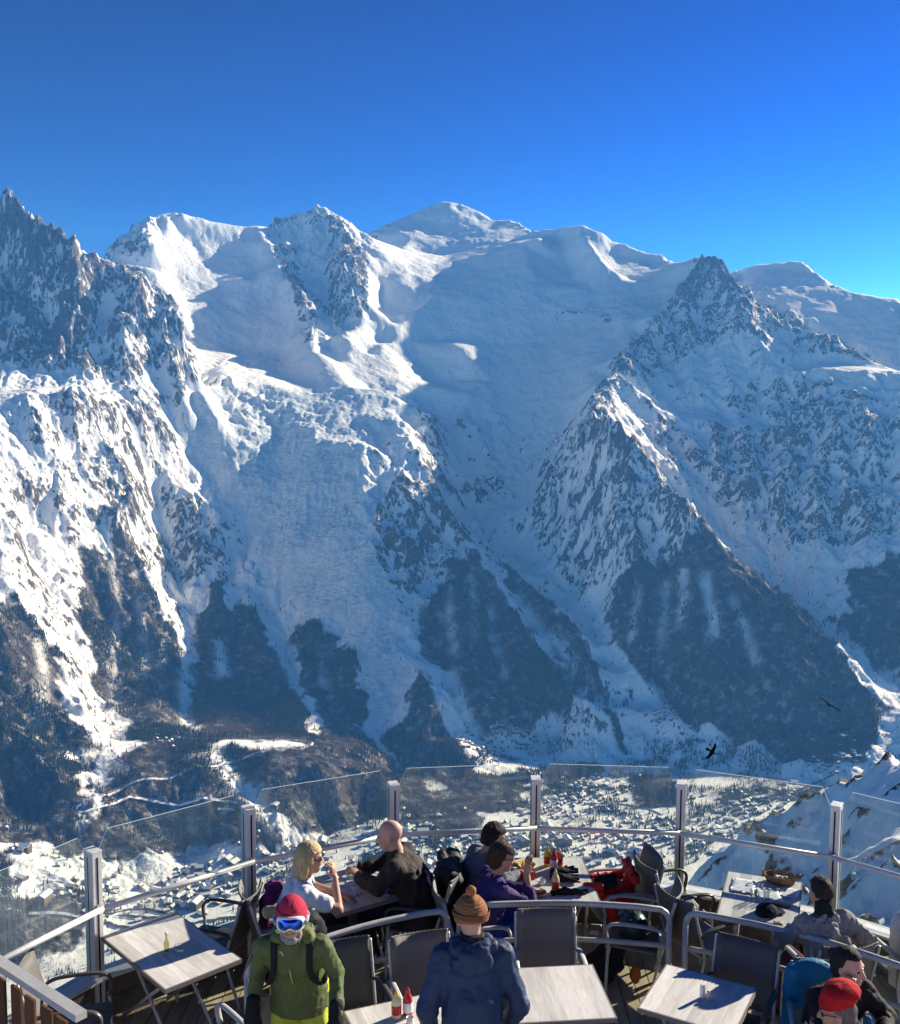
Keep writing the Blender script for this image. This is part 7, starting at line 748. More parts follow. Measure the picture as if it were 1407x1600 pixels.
for i in range(len(RAILP) - 1):
    p0, p1 = RAILP[i], RAILP[i + 1]; d, L = along(p0, p1); n = Vector((-d.y, d.x, 0)); o0 = Vector((*p0, 0)) + n * .012
    def pt(s_, z): q_ = o0 + d * s_; return (q_.x, q_.y, z)
    e0, e1 = .048, L - .048
    poly = [pt(e0, .42), pt(e1, .42), pt(e1, 1.42), pt(e1 - .085, 1.60), pt(e0 + .085, 1.60), pt(e0, 1.42)]
    mb = MB(); mb.prism(poly, n * .012); pane = mb.build('glass_pane', [MAT_PANE, MAT_PANE_EDGE], rail)
    for k, f_ in enumerate(pane.data.polygons):
        if k >= 2: f_.material_index = 1
    t0 = Vector((*p0, 0)) - n * .13; mb = MB(); mb.tube([t0 + Vector((0, 0, 1.0)), t0 + d * L + Vector((0, 0, 1.0))], .024, 12); mb.build('handrail', MAT_ALU, rail)
    k0 = Vector((*p0, 0)); mb = MB()
    mb.prism([k0 - n * .10 + Vector((0, 0, .37)), k0 + d * L - n * .10 + Vector((0, 0, .37)), k0 + d * L + n * .10 + Vector((0, 0, .37)), k0 + n * .10 + Vector((0, 0, .37))], (0, 0, .025 + .001 * (i % 2)))
    mb.build('sill', MAT_ALU, rail)
    for z0, z1 in ((.005, .178), (.186, .362)):
        mb = MB(); mb.prism([k0 - n * .04 + Vector((0, 0, z0)), k0 + d * L - n * .04 + Vector((0, 0, z0)), k0 + d * L + n * .02 + Vector((0, 0, z0)), k0 + n * .02 + Vector((0, 0, z0))], (0, 0, z1 - z0)); mb.build('kerb_board', MAT_KERB, rail)

# inner guard rails: bent tube hoops standing between the two rings of tables
def guard(name, pts, label, zt=.9, zl=.58, r=.026, ends=(True, True)):
    g = empty(name, (pts[0][0], pts[0][1], 0)); o = Vector((pts[0][0], pts[0][1], 0)); tag(g, label, 'guard rail', 'low tube guard rails between the table rings')
    P = [Vector((x, y, 0)) - o for x, y in arc_pts([(x, y, 0) for x, y in pts], 5) for _ in (0,)] if False else [p - o for p in arc_pts([(x, y, 0) for x, y in pts], 5)]
    up = Vector((0, 0, 1)); d0 = (P[1] - P[0]).normalized(); d1 = (P[-1] - P[-2]).normalized(); c = .11
    path = []
    if ends[0]: path += [P[0] + up * (zt - c)] + [P[0] + d0 * (c - c * math.cos(a)) + up * (zt - c + c * math.sin(a)) for a in (.4, .8, 1.2)]
    path += [p + up * zt for p in P if (not ends[0] or (p - P[0]).length > c) and (not ends[1] or (p - P[-1]).length > c)]
    if ends[1]: path += [P[-1] - d1 * (c - c * math.cos(a)) + up * (zt - c + c * math.sin(a)) for a in (1.2, .8, .4)] + [P[-1] + up * (zt - c)]
    mb = MB(); mb.tube(path, r, 10); mb.build('top_rail', MAT_STEEL, g)
    mb = MB(); mb.tube([p + up * zl for p in P], r * .85, 10); mb.build('lower_rail', MAT_STEEL, g)
    for e, p in ((ends[0], P[0]), (ends[1], P[-1])):
        if e:
            mb = MB(); mb.tube([p, p + up * (zt - c + .01)], r, 10); mb.lathe([(.06, 0), (.06, .008), (.03, .012)], tuple(p), 14); mb.build('post', MAT_STEEL, g)
    for k in (len(P) // 2,) if (P[-1] - P[0]).length > 1.8 else ():
        mb = MB(); mb.tube([P[k], P[k] + up * zt], r * .7, 8); mb.build('post', MAT_STEEL, g)
    return g
guard('guard_rail', [(-1.50, 7.52), (-.93, 7.95), (-.52, 8.2), (.0, 8.42)], 'curved grey tube guard rail beside the man in green')
guard('guard_rail', [(.10, 8.46), (.31, 8.5), (1.09, 8.54), (1.86, 8.44)], 'curved grey tube guard rail in front of the woman in purple')
guard('guard_rail', [(1.99, 8.41), (2.59, 8.15), (3.13, 7.8), (3.95, 7.05)], 'curved grey tube guard rail behind the woman in black')

# stair rail and boards in the near left corner
sr = empty('stair_rail', (-3.0, 6.9, 0)); tag(sr, 'grey box-section hand rail over brown boards in the bottom left corner', 'railing')
def bar(mb, a, b_, w, h):
    a, b_ = Vector(a), Vector(b_); d = (b_ - a).normalized(); sd = d.cross(Vector((0, 0, 1))).normalized(); u = sd.cross(d)
    vs = [p + sd * sx * w / 2 + u * sz * h / 2 for p in (a, b_) for sx in (-1, 1) for sz in (-1, 1)]
    return mb.add(vs, [(0, 1, 3, 2), (4, 6, 7, 5), (0, 4, 5, 1), (2, 3, 7, 6), (0, 2, 6, 4), (1, 5, 7, 3)])
mb = MB(); bar(mb, (-.95, .98, 1.0), (.56, -.24, 1.0), .085, .05); mb.build('top_bar', MAT_STEEL, sr)
mb = MB(); bar(mb, (.535, -.22, .972), (.535, -.22, 0), .06, .06); mb.build('post', MAT_STEEL, sr)
for k in range(9):
    t = .04 + k * .105; p = Vector((-.95, .98, 0)).lerp(Vector((.56, -.24, 0)), t)
    mb = MB(); mb.box((0, 0, .47), (.125, .022, .88), bev=.004); mb.build('board', MAT_BROWN, sr, (p.x + .01 * (k % 2), p.y - .02, 0), (0, 0, -.68 + .01 * (k % 3)))
# snow left on the boards along the kerb
mb = MB()
for k in range(26):
    x = drnd.choice((1.7, 2.0, 2.1, 1.5, 2.7, 2.9, 1.2, -.1, .1)) + drnd.uniform(-.16, .16); y = rail_y(x) - drnd.uniform(.10, .30)
    r = drnd.uniform(.02, .075); mb.lathe([(r, -.005), (r * .85, r * .22), (r * .4, r * .36), (.004, r * .4)], (x, y, 0), 9, sx=drnd.uniform(.8, 1.7))
o = mb.build('snow', solid('old_snow', (.80, .82, .85), .8)); tag(o, 'thin crusts of old snow on the deck boards along the kerb', 'snow', kind='stuff')

# ------------------------------------------------------------------ tables and chairs
def weave_mat(name, c0, c1):
    m, nt, b, out = new_mat(name); q = NB(nt)
    tc = q.n('ShaderNodeTexCoord').outputs['Object']
    w1 = q.n('ShaderNodeTexWave'); w1.bands_direction = 'X'; w1.inputs['Scale'].default_value = 32; w1.inputs['Distortion'].default_value = .6; q.l(tc, w1.inputs['Vector'])
    w2 = q.n('ShaderNodeTexWave'); w2.bands_direction = 'Z'; w2.inputs['Scale'].default_value = 40; w2.inputs['Distortion'].default_value = .6; q.l(tc, w2.inputs['Vector'])
    h = q.math('MULTIPLY', w1.outputs['Fac'], w2.outputs['Fac'])
    n = q.noise(tc, 6, 4)
    q.l(q.mix(q.math('ADD', q.math('MULTIPLY', h, .6), q.math('MULTIPLY', n, .4)), c0, c1), b.inputs['Base Color'])
    b.inputs['Roughness'].default_value = .5; b.inputs['Specular IOR Level'].default_value = .5
    q.l(q.bump(h, .5, .004), b.inputs['Normal'])
    return m
MAT_WEAVE = weave_mat('woven_grey_textile', (.14, .122, .112), (.28, .25, .225))
MAT_WEAVE2 = weave_mat('woven_dark_textile', (.07, .063, .06), (.16, .148, .14))
MAT_ARM = solid('moulded_arm', (.07, .065, .06), .4, .5)
def make_chair(mat, arm):
    root = empty('chair')
    W = .235; P = [(.25, .425), (.215, .448), (.05, .440), (-.12, .428), (-.19, .432)]
    mb = MB(); mb.sheet([[(x, y, z - .02 * (1 - (x / W) ** 2)) for x in np.linspace(-W, W, 7)] for y, z in P], .014); mb.build('seat', mat, root)
    B = [(-.195, .44), (-.225, .53), (-.262, .66), (-.305, .82), (-.332, .915)]
    mb = MB(); mb.sheet([[(x, y - .05 * (1 - (x / W) ** 2), z + (.018 * (x / W) ** 2 if k == 4 else 0)) for x in np.linspace(-W, W, 9)] for k, (y, z) in enumerate(B)], .014); bk = mb.build('backrest', mat, root)
    mb = MB(); mb.tube([(x, -.335 - .05 * (1 - (x / W) ** 2), .917 + .018 * (x / W) ** 2 + (.004 if k % 2 else -.004)) for k, x in enumerate(np.linspace(-W, W, 31))], .009, 6); mb.build('top_edge', mat, bk)
    for s in (-1, 1):
        x = s * .258
        mb = MB(); mb.tube(arc_pts([(x, .235, 0), (x, .225, .30), (x, .215, .52)], 4), .0135, 8); mb.build('leg', MAT_STEEL, root)
        mb = MB(); mb.tube(arc_pts([(s * .245, -.33, 0), (s * .245, -.24, .28), (s * .245, -.21, .45), (s * .245, -.30, .76), (s * .243, -.343, .91)], 4), .0135, 8); mb.build('leg', MAT_STEEL, root)
        mb = MB(); mb.tube(arc_pts([(x, .215, .50), (x + s * .01, .235, .60), (x + s * .015, .18, .665), (x + s * .012, 0, .675), (x + s * .005, -.18, .66), (x - s * .008, -.262, .62)], 4), .024, 10, flat=.55); mb.build('armrest', arm, root)
    mb = MB(); mb.tube([(-.25, .21, .40), (.25, .21, .40)], .011, 8); mb.tube([(-.24, -.2, .41), (.24, -.2, .41)], .011, 8); mb.build('seat_bar', MAT_STEEL, root)
    return root
CH0 = make_chair(MAT_WEAVE, MAT_STEEL); CH1 = make_chair(MAT_WEAVE2, MAT_ARM)
_used = set()
def chair(kind, x, y, yaw, label):
    proto = (CH0, CH1)[kind]
    o = proto if kind not in _used else copy_tree(proto)
    _used.add(kind); o.location = (x, y, 0); o.rotation_euler = (0, 0, R(yaw)); tag(o, label, 'chair', 'terrace armchairs'); return o
chair(1, -2.80, 7.50, -80, 'empty dark armchair on the left, side on, by the corner hand rail')
chair(1, -2.02, 8.74, 78, 'empty dark armchair behind the man in green, between two glass posts')
chair(0, -1.35, 7.42, 40, 'grey armchair mostly hidden behind the man in green')
chair(0, -1.42, 8.78, -68, 'grey armchair the blonde woman sits on')
chair(1, -.27, 9.14, 80, 'dark armchair the bald man sits on')
chair(0, .12, 9.32, -80, 'grey armchair under the dark-haired man in grey')
chair(0, .26, 8.80, -80, 'grey armchair under the woman in the purple top')
chair(0, 1.60, 9.44, 100, 'grey armchair with the red jacket piled on it')
chair(0, 1.66, 8.86, 76, 'grey armchair holding the dark helmet, behind the middle guard rail')
chair(1, 2.14, 9.42, -75, 'empty black armchair facing the table with the wicker basket, backrest against the railing')
chair(1, 2.24, 8.84, -60, 'dark armchair in front of the black one, near the gap in the guard rails')
chair(0, -.12, 7.62, 198, 'grey woven armchair with its broad backrest showing, left of the brown bobble hat')
chair(1, -.72, 7.50, 200, 'dark armchair in shade between the man in green and the table with ketchup')
chair(0, .82, 8.02, 182, 'grey woven armchair with its broad backrest showing, right of the man in blue')
chair(1, 2.18, 7.58, 150, 'dark armchair in shade behind the empty table with the salt shaker')
chair(0, 3.08, 8.14, 8, 'grey armchair the man in the grey jacket sits on, his back turned')
chair(0, 2.78, 7.22, 168, 'armchair under the woman in black, a turquoise jacket over its back')
chair(0, 3.86, 8.36, 10, 'armchair at the right edge under a white padded jacket')
chair(0, 2.68, 6.26, 60, 'armchair under the person in the red beret')

def table(x, y, rz, sx, sy, label, h=.73):
    root = empty('table', (x, y, 0), R(rz)); tag(root, label, 'table', 'whitewashed terrace tables')
    n = max(3, round(sx / .11)); w = sx / n
    for k in range(n):
        mb = MB(); mb.box((0, 0, 0), (w - .0003, sy, .030), bev=.0006); mb.build('board', MAT_TOP, root, (-sx / 2 + w * (k + .5), 0, h - .015))
    mb = MB()
    for s in (-1, 1):
        mb.box((s * (sx / 2 + .006), 0, h - .017), (.012, sy + .024, .034)); mb.box((0, s * (sy / 2 + .006), h - .0175), (sx, .012, .033))
    mb.build('edge_band', MAT_TOP_EDGE, root)
    for s in (-1, 1):
        xx = s * (sx / 2 - .12)
        for t in (-1, 1):
            mb = MB(); mb.tube([(xx + s * .012 * t, t * (sy / 2 - .06), .012), (xx + s * .012 * t, -t * (sy / 2 - .14), h - .035)], .014, 8); mb.build('leg', MAT_STEEL, root)
    mb = MB(); mb.tube([(-(sx / 2 - .12), sy / 2 - .07, .05), (sx / 2 - .12, sy / 2 - .07, .05)], .01, 8); mb.tube([(-(sx / 2 - .12), -(sy / 2 - .07), .05), (sx / 2 - .12, -(sy / 2 - .07), .05)], .01, 8); mb.build('stretcher', MAT_STEEL, root)
    return root
MAT_TOP_EDGE = solid('table_edge_band', (.22, .20, .185), .55)
table(-2.23, 8.08, 43, .64, 1.06, 'long whitewashed table on the left with an oil bottle and glass ashtray')
table(-.87, 9.16, 33, .66, .74, 'whitewashed table between the blonde woman and the bald man')
table(.97, 9.38, 3, .70, .92, 'crowded whitewashed table of the woman in purple, with sauces and gloves')
table(2.80, 9.02, -20.6, .65, .90, 'whitewashed table with a wicker basket and phone by the railing')
table(.82, 7.46, 6, .70, .72, 'empty whitewashed table right of the man in blue')
table(-.12, 7.08, 22, 1.06, .66, 'whitewashed table with ketchup left of the man in blue')
table(1.86, 7.40, -28.8, .68, .68, 'whitewashed table holding only a salt shaker')
table(2.84, 6.80, -4, .86, .42, 'small table between the red beret and the woman in black')

# ------------------------------------------------------------------ people: smooth surfaces grown round a posed skeleton
class SDF:
    """distance field on a grid; smooth unions of tapered capsules and ellipsoids, meshed with surface nets"""
    def __init__(s, lo, hi, h):
        s.lo = np.array(lo, float) - 2 * h; s.h = h
        s.n = np.ceil((np.array(hi, float) + 2 * h - s.lo) / h).astype(int) + 1
        s.d = np.full(s.n, .25, np.float32)
    def _sub(s, lo, hi):
        a = np.clip(np.floor((np.array(lo) - s.lo) / s.h).astype(int), 0, s.n - 1); b = np.clip(np.ceil((np.array(hi) - s.lo) / s.h).astype(int) + 1, 1, s.n)
        sl = tuple(slice(i, j) for i, j in zip(a, b))
        ax = [s.lo[k] + s.h * np.arange(a[k], b[k]) for k in range(3)]
        return sl, np.meshgrid(*ax, indexing='ij')
    def _join(s, sl, v, k, sub=False):
        d = s.d[sl]
        if d.size == 0: return
        if sub:
            s.d[sl] = np.maximum(d, -v); return
        if k <= 0: s.d[sl] = np.minimum(d, v); return
        t = np.clip(.5 + .5 * (d - v) / k, 0, 1)
        s.d[sl] = d * (1 - t) + v * t - k * t * (1 - t)
    def cap(s, a, b, ra, rb=None, k=.02, sq=None):
        rb = ra if rb is None else rb; a = np.array(a, float); b = np.array(b, float); m = max(ra, rb) + k + 2 * s.h
        sl, (X, Y, Z) = s._sub(np.minimum(a, b) - m, np.maximum(a, b) + m)
        ba = b - a; L = ba @ ba + 1e-12
        t = np.clip(((X - a[0]) * ba[0] + (Y - a[1]) * ba[1] + (Z - a[2]) * ba[2]) / L, 0, 1)
        v = np.sqrt((X - a[0] - t * ba[0]) ** 2 + (Y - a[1] - t * ba[1]) ** 2 + (Z - a[2] - t * ba[2]) ** 2) - (ra + (rb - ra) * t)
        s._join(sl, v, k); return s
    def ell(s, c, r, rot=None, k=.02, sub=False):
        c = np.array(c, float); m = max(r) + k + 2 * s.h
        sl, (X, Y, Z) = s._sub(c - m, c + m)
        P = np.stack([X - c[0], Y - c[1], Z - c[2]], -1)
        if rot is not None: P = P @ np.array(rot)          # columns of rot are the local axes
        q = P / np.array(r); l0 = np.sqrt((q ** 2).sum(-1)); l1 = np.sqrt(((q / np.array(r)) ** 2).sum(-1)) + 1e-9
        s._join(sl, l0 * (l0 - 1) / l1, k, sub); return s
    def cut(s, p, n):
        """keep the side the normal points away from"""
        ax = [s.lo[k] + s.h * np.arange(s.n[k]) for k in range(3)]
        X, Y, Z = np.meshgrid(*ax, indexing='ij')
        s.d = np.maximum(s.d, (X - p[0]) * n[0] + (Y - p[1]) * n[1] + (Z - p[2]) * n[2]); return s
    def rough(s, amp, size, seed, stretch=(1, 1, 1)):
        """cloth folds and lumps"""
        rg = np.random.default_rng(seed)
        for o in range(2):
            g = rg.uniform(-1, 1, (14, 14, 14)); q = []
            ax = [((s.lo[k] + s.h * np.arange(s.n[k])) * stretch[k] / (size / (o + 1))) % 13 for k in range(3)]
            i = [np.floor(a).astype(int) for a in ax]; f = [a - np.floor(a) for a in ax]; f = [a * a * (3 - 2 * a) for a in f]
            r = 0
            for dx in (0, 1):
                for dy in (0, 1):
                    for dz in (0, 1):
                        w = (f[0] if dx else 1 - f[0])[:, None, None] * (f[1] if dy else 1 - f[1])[None, :, None] * (f[2] if dz else 1 - f[2])[None, None, :]
                        r = r + w * g[np.ix_((i[0] + dx) % 14, (i[1] + dy) % 14, (i[2] + dz) % 14)]
            s.d = s.d + (amp / (o + 1) * (1 - np.abs(r) * 2)).astype(np.float32)
        return s
    def mesh(s, name):
        d = s.d; neg = d < 0; n = d.shape
        c = np.zeros(tuple(x - 1 for x in n), int)
        for a in (0, 1):
            for b in (0, 1):
                for e in (0, 1): c += neg[a:n[0] - 1 + a, b:n[1] - 1 + b, e:n[2] - 1 + e]
        act = (c > 0) & (c < 8); I = np.argwhere(act); idx = -np.ones(act.shape, int); idx[act] = np.arange(len(I))
        acc = np.zeros((len(I), 3)); cnt = np.zeros(len(I))
        co = [(0, 0, 0), (1, 0, 0), (0, 1, 0), (1, 1, 0), (0, 0, 1), (1, 0, 1), (0, 1, 1), (1, 1, 1)]
        val = [d[I[:, 0] + a, I[:, 1] + b, I[:, 2] + e] for a, b, e in co]
        for p in range(8):
            for q in range(p + 1, 8):
                if sum(abs(co[p][k] - co[q][k]) for k in range(3)) != 1: continue
                m_ = (val[p] < 0) != (val[q] < 0)
                t = np.where(m_, val[p] / (val[p] - val[q] + 1e-12), 0)
                pt = np.array(co[p])[None] + t[:, None] * (np.array(co[q]) - np.array(co[p]))[None]
                acc[m_] += pt[m_]; cnt[m_] += 1
        V = s.lo + s.h * (I + acc / np.maximum(cnt, 1)[:, None])
        F = []
        for ax in range(3):
            o1, o2 = [(1, 2), (2, 0), (0, 1)][ax]
            sl0 = [slice(None)] * 3; sl1 = [slice(None)] * 3; sl0[ax] = slice(0, -1); sl1[ax] = slice(1, None)
            A = neg[tuple(sl0)]; B = neg[tuple(sl1)]; E = np.argwhere(A != B)
            E = E[(E[:, o1] > 0) & (E[:, o2] > 0) & (E[:, o1] < n[o1] - 1) & (E[:, o2] < n[o2] - 1)]
            fl_ = A[tuple(E.T)]
            def g(a, b): q = E.copy(); q[:, o1] -= a; q[:, o2] -= b; return idx[tuple(q.T)]
            Q = np.stack([g(0, 0), g(1, 0), g(1, 1), g(0, 1)], 1); Q[~fl_] = Q[~fl_][:, ::-1]
            F.append(Q)
        F = np.vstack(F); F = F[(F >= 0).all(1)]
        me = bpy.data.meshes.new(name); me.vertices.add(len(V)); me.vertices.foreach_set('co', V.astype(np.float32).ravel())
        me.loops.add(F.size); me.loops.foreach_set('vertex_index', F.ravel().astype(np.int32))
        me.polygons.add(len(F)); me.polygons.foreach_set('loop_start', np.arange(0, F.size, 4, dtype=np.int32))
        me.update(calc_edges=True); me.polygons.foreach_set('use_smooth', np.ones(len(F), bool)); return me

def cloth_mat(name, col, rough=.8, scale=220, var=.22, spec=.2, sheen=.0):
    m, nt, b, out = new_mat(name); q = NB(nt)
    tc = q.n('ShaderNodeTexCoord').outputs['Object']
    n = q.noise(tc, 9, 5, .6); n2 = q.noise(tc, scale, 2)
    q.l(q.mix(n, tuple(c * (1 - var) for c in col), tuple(min(1, c * (1 + var)) for c in col)), b.inputs['Base Color'])
    b.inputs['Roughness'].default_value = rough; b.inputs['Specular IOR Level'].default_value = spec; b.inputs['Sheen Weight'].default_value = sheen
    q.l(q.bump(q.math('ADD', q.math('MULTIPLY', q.noise(tc, 26, 4, .6), 1.0), q.math('MULTIPLY', n2, .15)), .55, .012), b.inputs['Normal'])
    return m
def skin_mat(name, col):
    m, nt, b, out = new_mat(name); q = NB(nt)
    tc = q.n('ShaderNodeTexCoord').outputs['Object']
    q.l(q.mix(q.noise(tc, 16, 4), tuple(c * .85 for c in col), tuple(min(1, c * 1.1) for c in col)), b.inputs['Base Color'])
    b.inputs['Roughness'].default_value = .5; b.inputs['Subsurface Weight'].default_value = .12; b.inputs['Subsurface Radius'].default_value = (.012, .005, .003); b.inputs['Specular IOR Level'].default_value = .35
    return m
def hair_mat(name, c0, c1):
    m, nt, b, out = new_mat(name); q = NB(nt)
    tc = q.n('ShaderNodeTexCoord').outputs['Object']
    n = q.noise(q.map(tc, (60, 60, 7)), 1.6, 4, .6, .5)
    q.l(q.mix(q.ramp(n, [(.3, 0), (.7, 1)]), c0, c1), b.inputs['Base Color']); b.inputs['Roughness'].default_value = .65; b.inputs['Specular IOR Level'].default_value = .15
    q.l(q.bump(n, 1.0, .012), b.inputs['Normal']); return m
def knit_mat(name, col, rib='Z', sc=38):
    m, nt, b, out = new_mat(name); q = NB(nt)
    tc = q.n('ShaderNodeTexCoord').outputs['Object']
    w = q.n('ShaderNodeTexWave'); w.bands_direction = rib; w.inputs['Scale'].default_value = sc / 6.28 * 2; w.inputs['Distortion'].default_value = 1.2; w.inputs['Detail'].default_value = 2; w.inputs['Detail Scale'].default_value = 4; q.l(tc, w.inputs['Vector'])
    q.l(q.mix(w.outputs['Fac'], tuple(c * .78 for c in col), col), b.inputs['Base Color']); b.inputs['Roughness'].default_value = .9; b.inputs['Specular IOR Level'].default_value = .1
    q.l(q.bump(w.outputs['Fac'], .32, .008), b.inputs['Normal']); return m
SKIN = skin_mat('skin_tanned', (.50, .27, .18)); SKIN2 = skin_mat('skin_pale', (.58, .34, .25))
MAT_LENS = solid('dark_lens', (.01, .01, .012), .08, .8)
MAT_BLACKCLOTH = cloth_mat('black_fabric', (.014, .014, .016), .75)
MAT_TROUSERS = cloth_mat('dark_trousers', (.02, .022, .028), .8)
MAT_SHOE = solid('black_shoe_leather', (.015, .014, .013), .5)
MAT_EYE = solid('dark_eye', (.02, .014, .012), .2, .5)

def basis(yaw, pitch, roll=0):
    """columns: right, forward, up; yaw 0 looks along +y, pitch up positive"""
    M = Matrix.Rotation(yaw, 3, 'Z') @ Matrix.Rotation(pitch, 3, 'X') @ Matrix.Rotation(roll, 3, 'Y')
    return np.array(M)

class Person:
    def __init__(s, label, x, y, yaw, scale, skin, z0=0.0):
        s.root_args = (x, y, yaw); s.sc = scale; s.skin = skin; s.label = label; s.z0 = z0; s.J = {}
    def sit(s, lean=10, twist=0, head=(0, 0), arms=None, pz=.50, hunch=0.0):
        J = s.J; J['pel'] = np.array([0, 0, pz]); la = R(lean)
        J['wst'] = J['pel'] + .20 * np.array([0, math.sin(la * .6), math.cos(la * .6)])
        J['nk'] = J['wst'] + .31 * np.array([0, math.sin(la * 1.2 + hunch), math.cos(la * 1.2 + hunch)])
        s._upper(lean * 1.2 + math.degrees(hunch), twist, head, arms)
        for sd, k in ((-1, 'l'), (1, 'r')):
            J['hip' + k] = J['pel'] + np.array([sd * .09, .02, 0]); J['kne' + k] = np.array([sd * .13, .43, pz + .03]); J['ank' + k] = np.array([sd * .14, .40, .09]); J['toe' + k] = np.array([sd * .15, .56, .045])
        return s
    def stand(s, lean=4, twist=0, head=(0, 0), arms=None, pz=.93, hunch=0.0, back=0.0):
        J = s.J; la = R(lean); J['pel'] = np.array([0, -back, pz])
        J['wst'] = J['pel'] + .20 * np.array([0, math.sin(la), math.cos(la)])
        J['nk'] = J['wst'] + .33 * np.array([0, math.sin(la + hunch), math.cos(la + hunch)])
        s._upper(lean + math.degrees(hunch), twist, head, arms)
        for sd, k in ((-1, 'l'), (1, 'r')):
            J['hip' + k] = J['pel'] + np.array([sd * .09, 0, -.02]); J['kne' + k] = np.array([sd * .11, .04, .50]); J['ank' + k] = np.array([sd * .12, -.02, .09]); J['toe' + k] = np.array([sd * .14, .15, .045])
        return s
    def _upper(s, lean, twist, head, arms):
        J = s.J; tw = R(twist); la = R(lean); up = np.array([0, math.sin(la), math.cos(la)]); rt = np.array([math.cos(tw), math.sin(tw), 0])
        J['up'] = up; J['rt'] = rt; fw = np.cross(up, rt); J['fw'] = fw
        J['chest'] = J['nk'] - up * .16 + fw * .01
        J['shl'] = J['nk'] - up * .055 - rt * .185; J['shr'] = J['nk'] - up * .055 + rt * .185
        hy, hp = head; B = basis(R(hy), R(hp)); s.HB = B
        J['head'] = J['nk'] + np.array([0, math.sin(la * .5) * .06, .075]) + B[:, 2] * .095 + B[:, 1] * .03
        J['skull'] = J['head']
        for k in 'lr':
            e, h = arms[k][:2]; J['elb' + k] = np.array(e, float); J['wri' + k] = np.array(h, float)
            J['hd' + k] = np.array(arms[k][2], float) if len(arms[k]) > 2 else (J['wri' + k] - J['elb' + k])
            J['hd' + k] = J['hd' + k] / np.linalg.norm(J['hd' + k]); J['curl' + k] = arms[k][3] if len(arms[k]) > 3 else .5
    def bounds(s, keys=None, m=.22):
        P = np.array([v for k, v in s.J.items() if k not in ('up', 'rt', 'fw', 'hdl', 'hdr', 'curll', 'curlr') and (keys is None or k in keys)])
        return P.min(0) - m, P.max(0) + m
    def hand(s, f, k, gl=1.0):
        J = s.J; w = J['wri' + k]; d = J['hd' + k]; side = 1 if k == 'r' else -1
        pn = np.cross(d, np.array([0, 0, 1.0])); pn = pn / (np.linalg.norm(pn) + 1e-9); nb = np.cross(pn, d)   # nb: palm normal-ish (up)
        c = w + d * .05
        B = np.stack([pn, d, nb], 1); f.ell(c, (.040 * gl, .052 * gl, .018 * gl), B, .012)
        cu = J['curl' + k]
        for i, (off, L) in enumerate(((-.030, .062), (-.010, .072), (.010, .068), (.029, .054))):
            b0 = c + d * .042 + pn * off; a1 = cu * .6; d1 = d * math.cos(a1) - nb * math.sin(a1); d2 = d * math.cos(cu * 1.7) - nb * math.sin(cu * 1.7)
            p1 = b0 + d1 * L * .55; p2 = p1 + d2 * L * .5
            f.cap(b0, p1, .0095 * gl, .0088 * gl, .003).cap(p1, p2, .0088 * gl, .0072 * gl, .003)
        t0 = w + d * .025 - side * pn * .03 * -1 * (1 if True else 0); sgn = -side
        t0 = w + d * .022 + pn * sgn * .030; t1 = t0 + d * .030 + pn * sgn * .026 - nb * .008; t2 = t1 + d * .03 + pn * sgn * .004 - nb * .010 * cu
        f.cap(t0, t1, .012 * gl, .011 * gl, .006).cap(t1, t2, .0105 * gl, .008 * gl, .003)
    def face(s, f, big=1.0):
        H = s.J['head']; B = s.HB
        def P(x, y, z): return H + B @ np.array([x, y, z])
        f.ell(P(0, -.012, .028), (.077, .097, .092), B, .02)                  # skull
        f.ell(P(0, .022, -.035), (.062, .070, .088), B, .03)                  # face
        f.ell(P(0, .058, -.100), (.034, .030, .026), B, .03)                  # chin
        f.cap(P(0, .086, .010), P(0, .112, -.034), .009, .014, .012)          # nose
        f.ell(P(-.015, .098, -.036), (.010, .010, .008), B, .006); f.ell(P(.015, .098, -.036), (.010, .010, .008), B, .006)
        f.cap(P(-.045, .076, .022), P(.045, .076, .022), .012, .012, .016)    # brow
        f.ell(P(-.038, .072, -.030), (.024, .020, .020), B, .02); f.ell(P(.038, .072, -.030), (.024, .020, .020), B, .02)   # cheeks
        f.cap(P(-.02, .083, -.066), P(.02, .083, -.066), .0075, .0075, .008); f.cap(P(-.016, .082, -.078), P(.016, .082, -.078), .008, .008, .006)
        for sx in (-1, 1):
            f.ell(P(sx * .031, .092, .002), (.017, .012, .010), B, .0, True)  # eye sockets
            f.ell(P(sx * .080, -.008, -.012), (.012, .022, .034), B, .008)    # ears
        N = s.J['nk']; f.cap(N - s.J['up'] * .05, P(0, -.02, -.05), .062, .054, .02)
    def build(s, h=.0112):
        x, y, yaw = s.root_args; J = s.J
        lo, hi = s.bounds(); f = SDF(lo, hi, h)
        s.face(f)
        f.ell(J['pel'], (.15, .11, .12), None, .05).cap(J['pel'], J['wst'], .125, .115, .06).cap(J['wst'], J['chest'], .12, .135, .08)
        f.cap(J['chest'] - J['rt'] * .08, J['chest'] + J['rt'] * .08, .105, .105, .06).cap(J['shl'], J['shr'], .055, .055, .05)
        for k in 'lr':
            f.cap(J['sh' + k], J['elb' + k], .050, .040, .03).cap(J['elb' + k], J['wri' + k], .040, .027, .015)
            s.hand(f, k, s.__dict__.get('glove', 1.0))
            f.cap(J['hip' + k], J['kne' + k], .080, .055, .04).cap(J['kne' + k], J['ank' + k], .055, .036, .02).cap(J['ank' + k], J['toe' + k], .04, .032, .02)
        o = obj('person', f.mesh('body'), None, [s.skin], (x, y, s.z0), (0, 0, yaw)); o.scale = (s.sc,) * 3
        tag(o, s.label, 'person', 'people on the terrace'); s.o = o
        return s
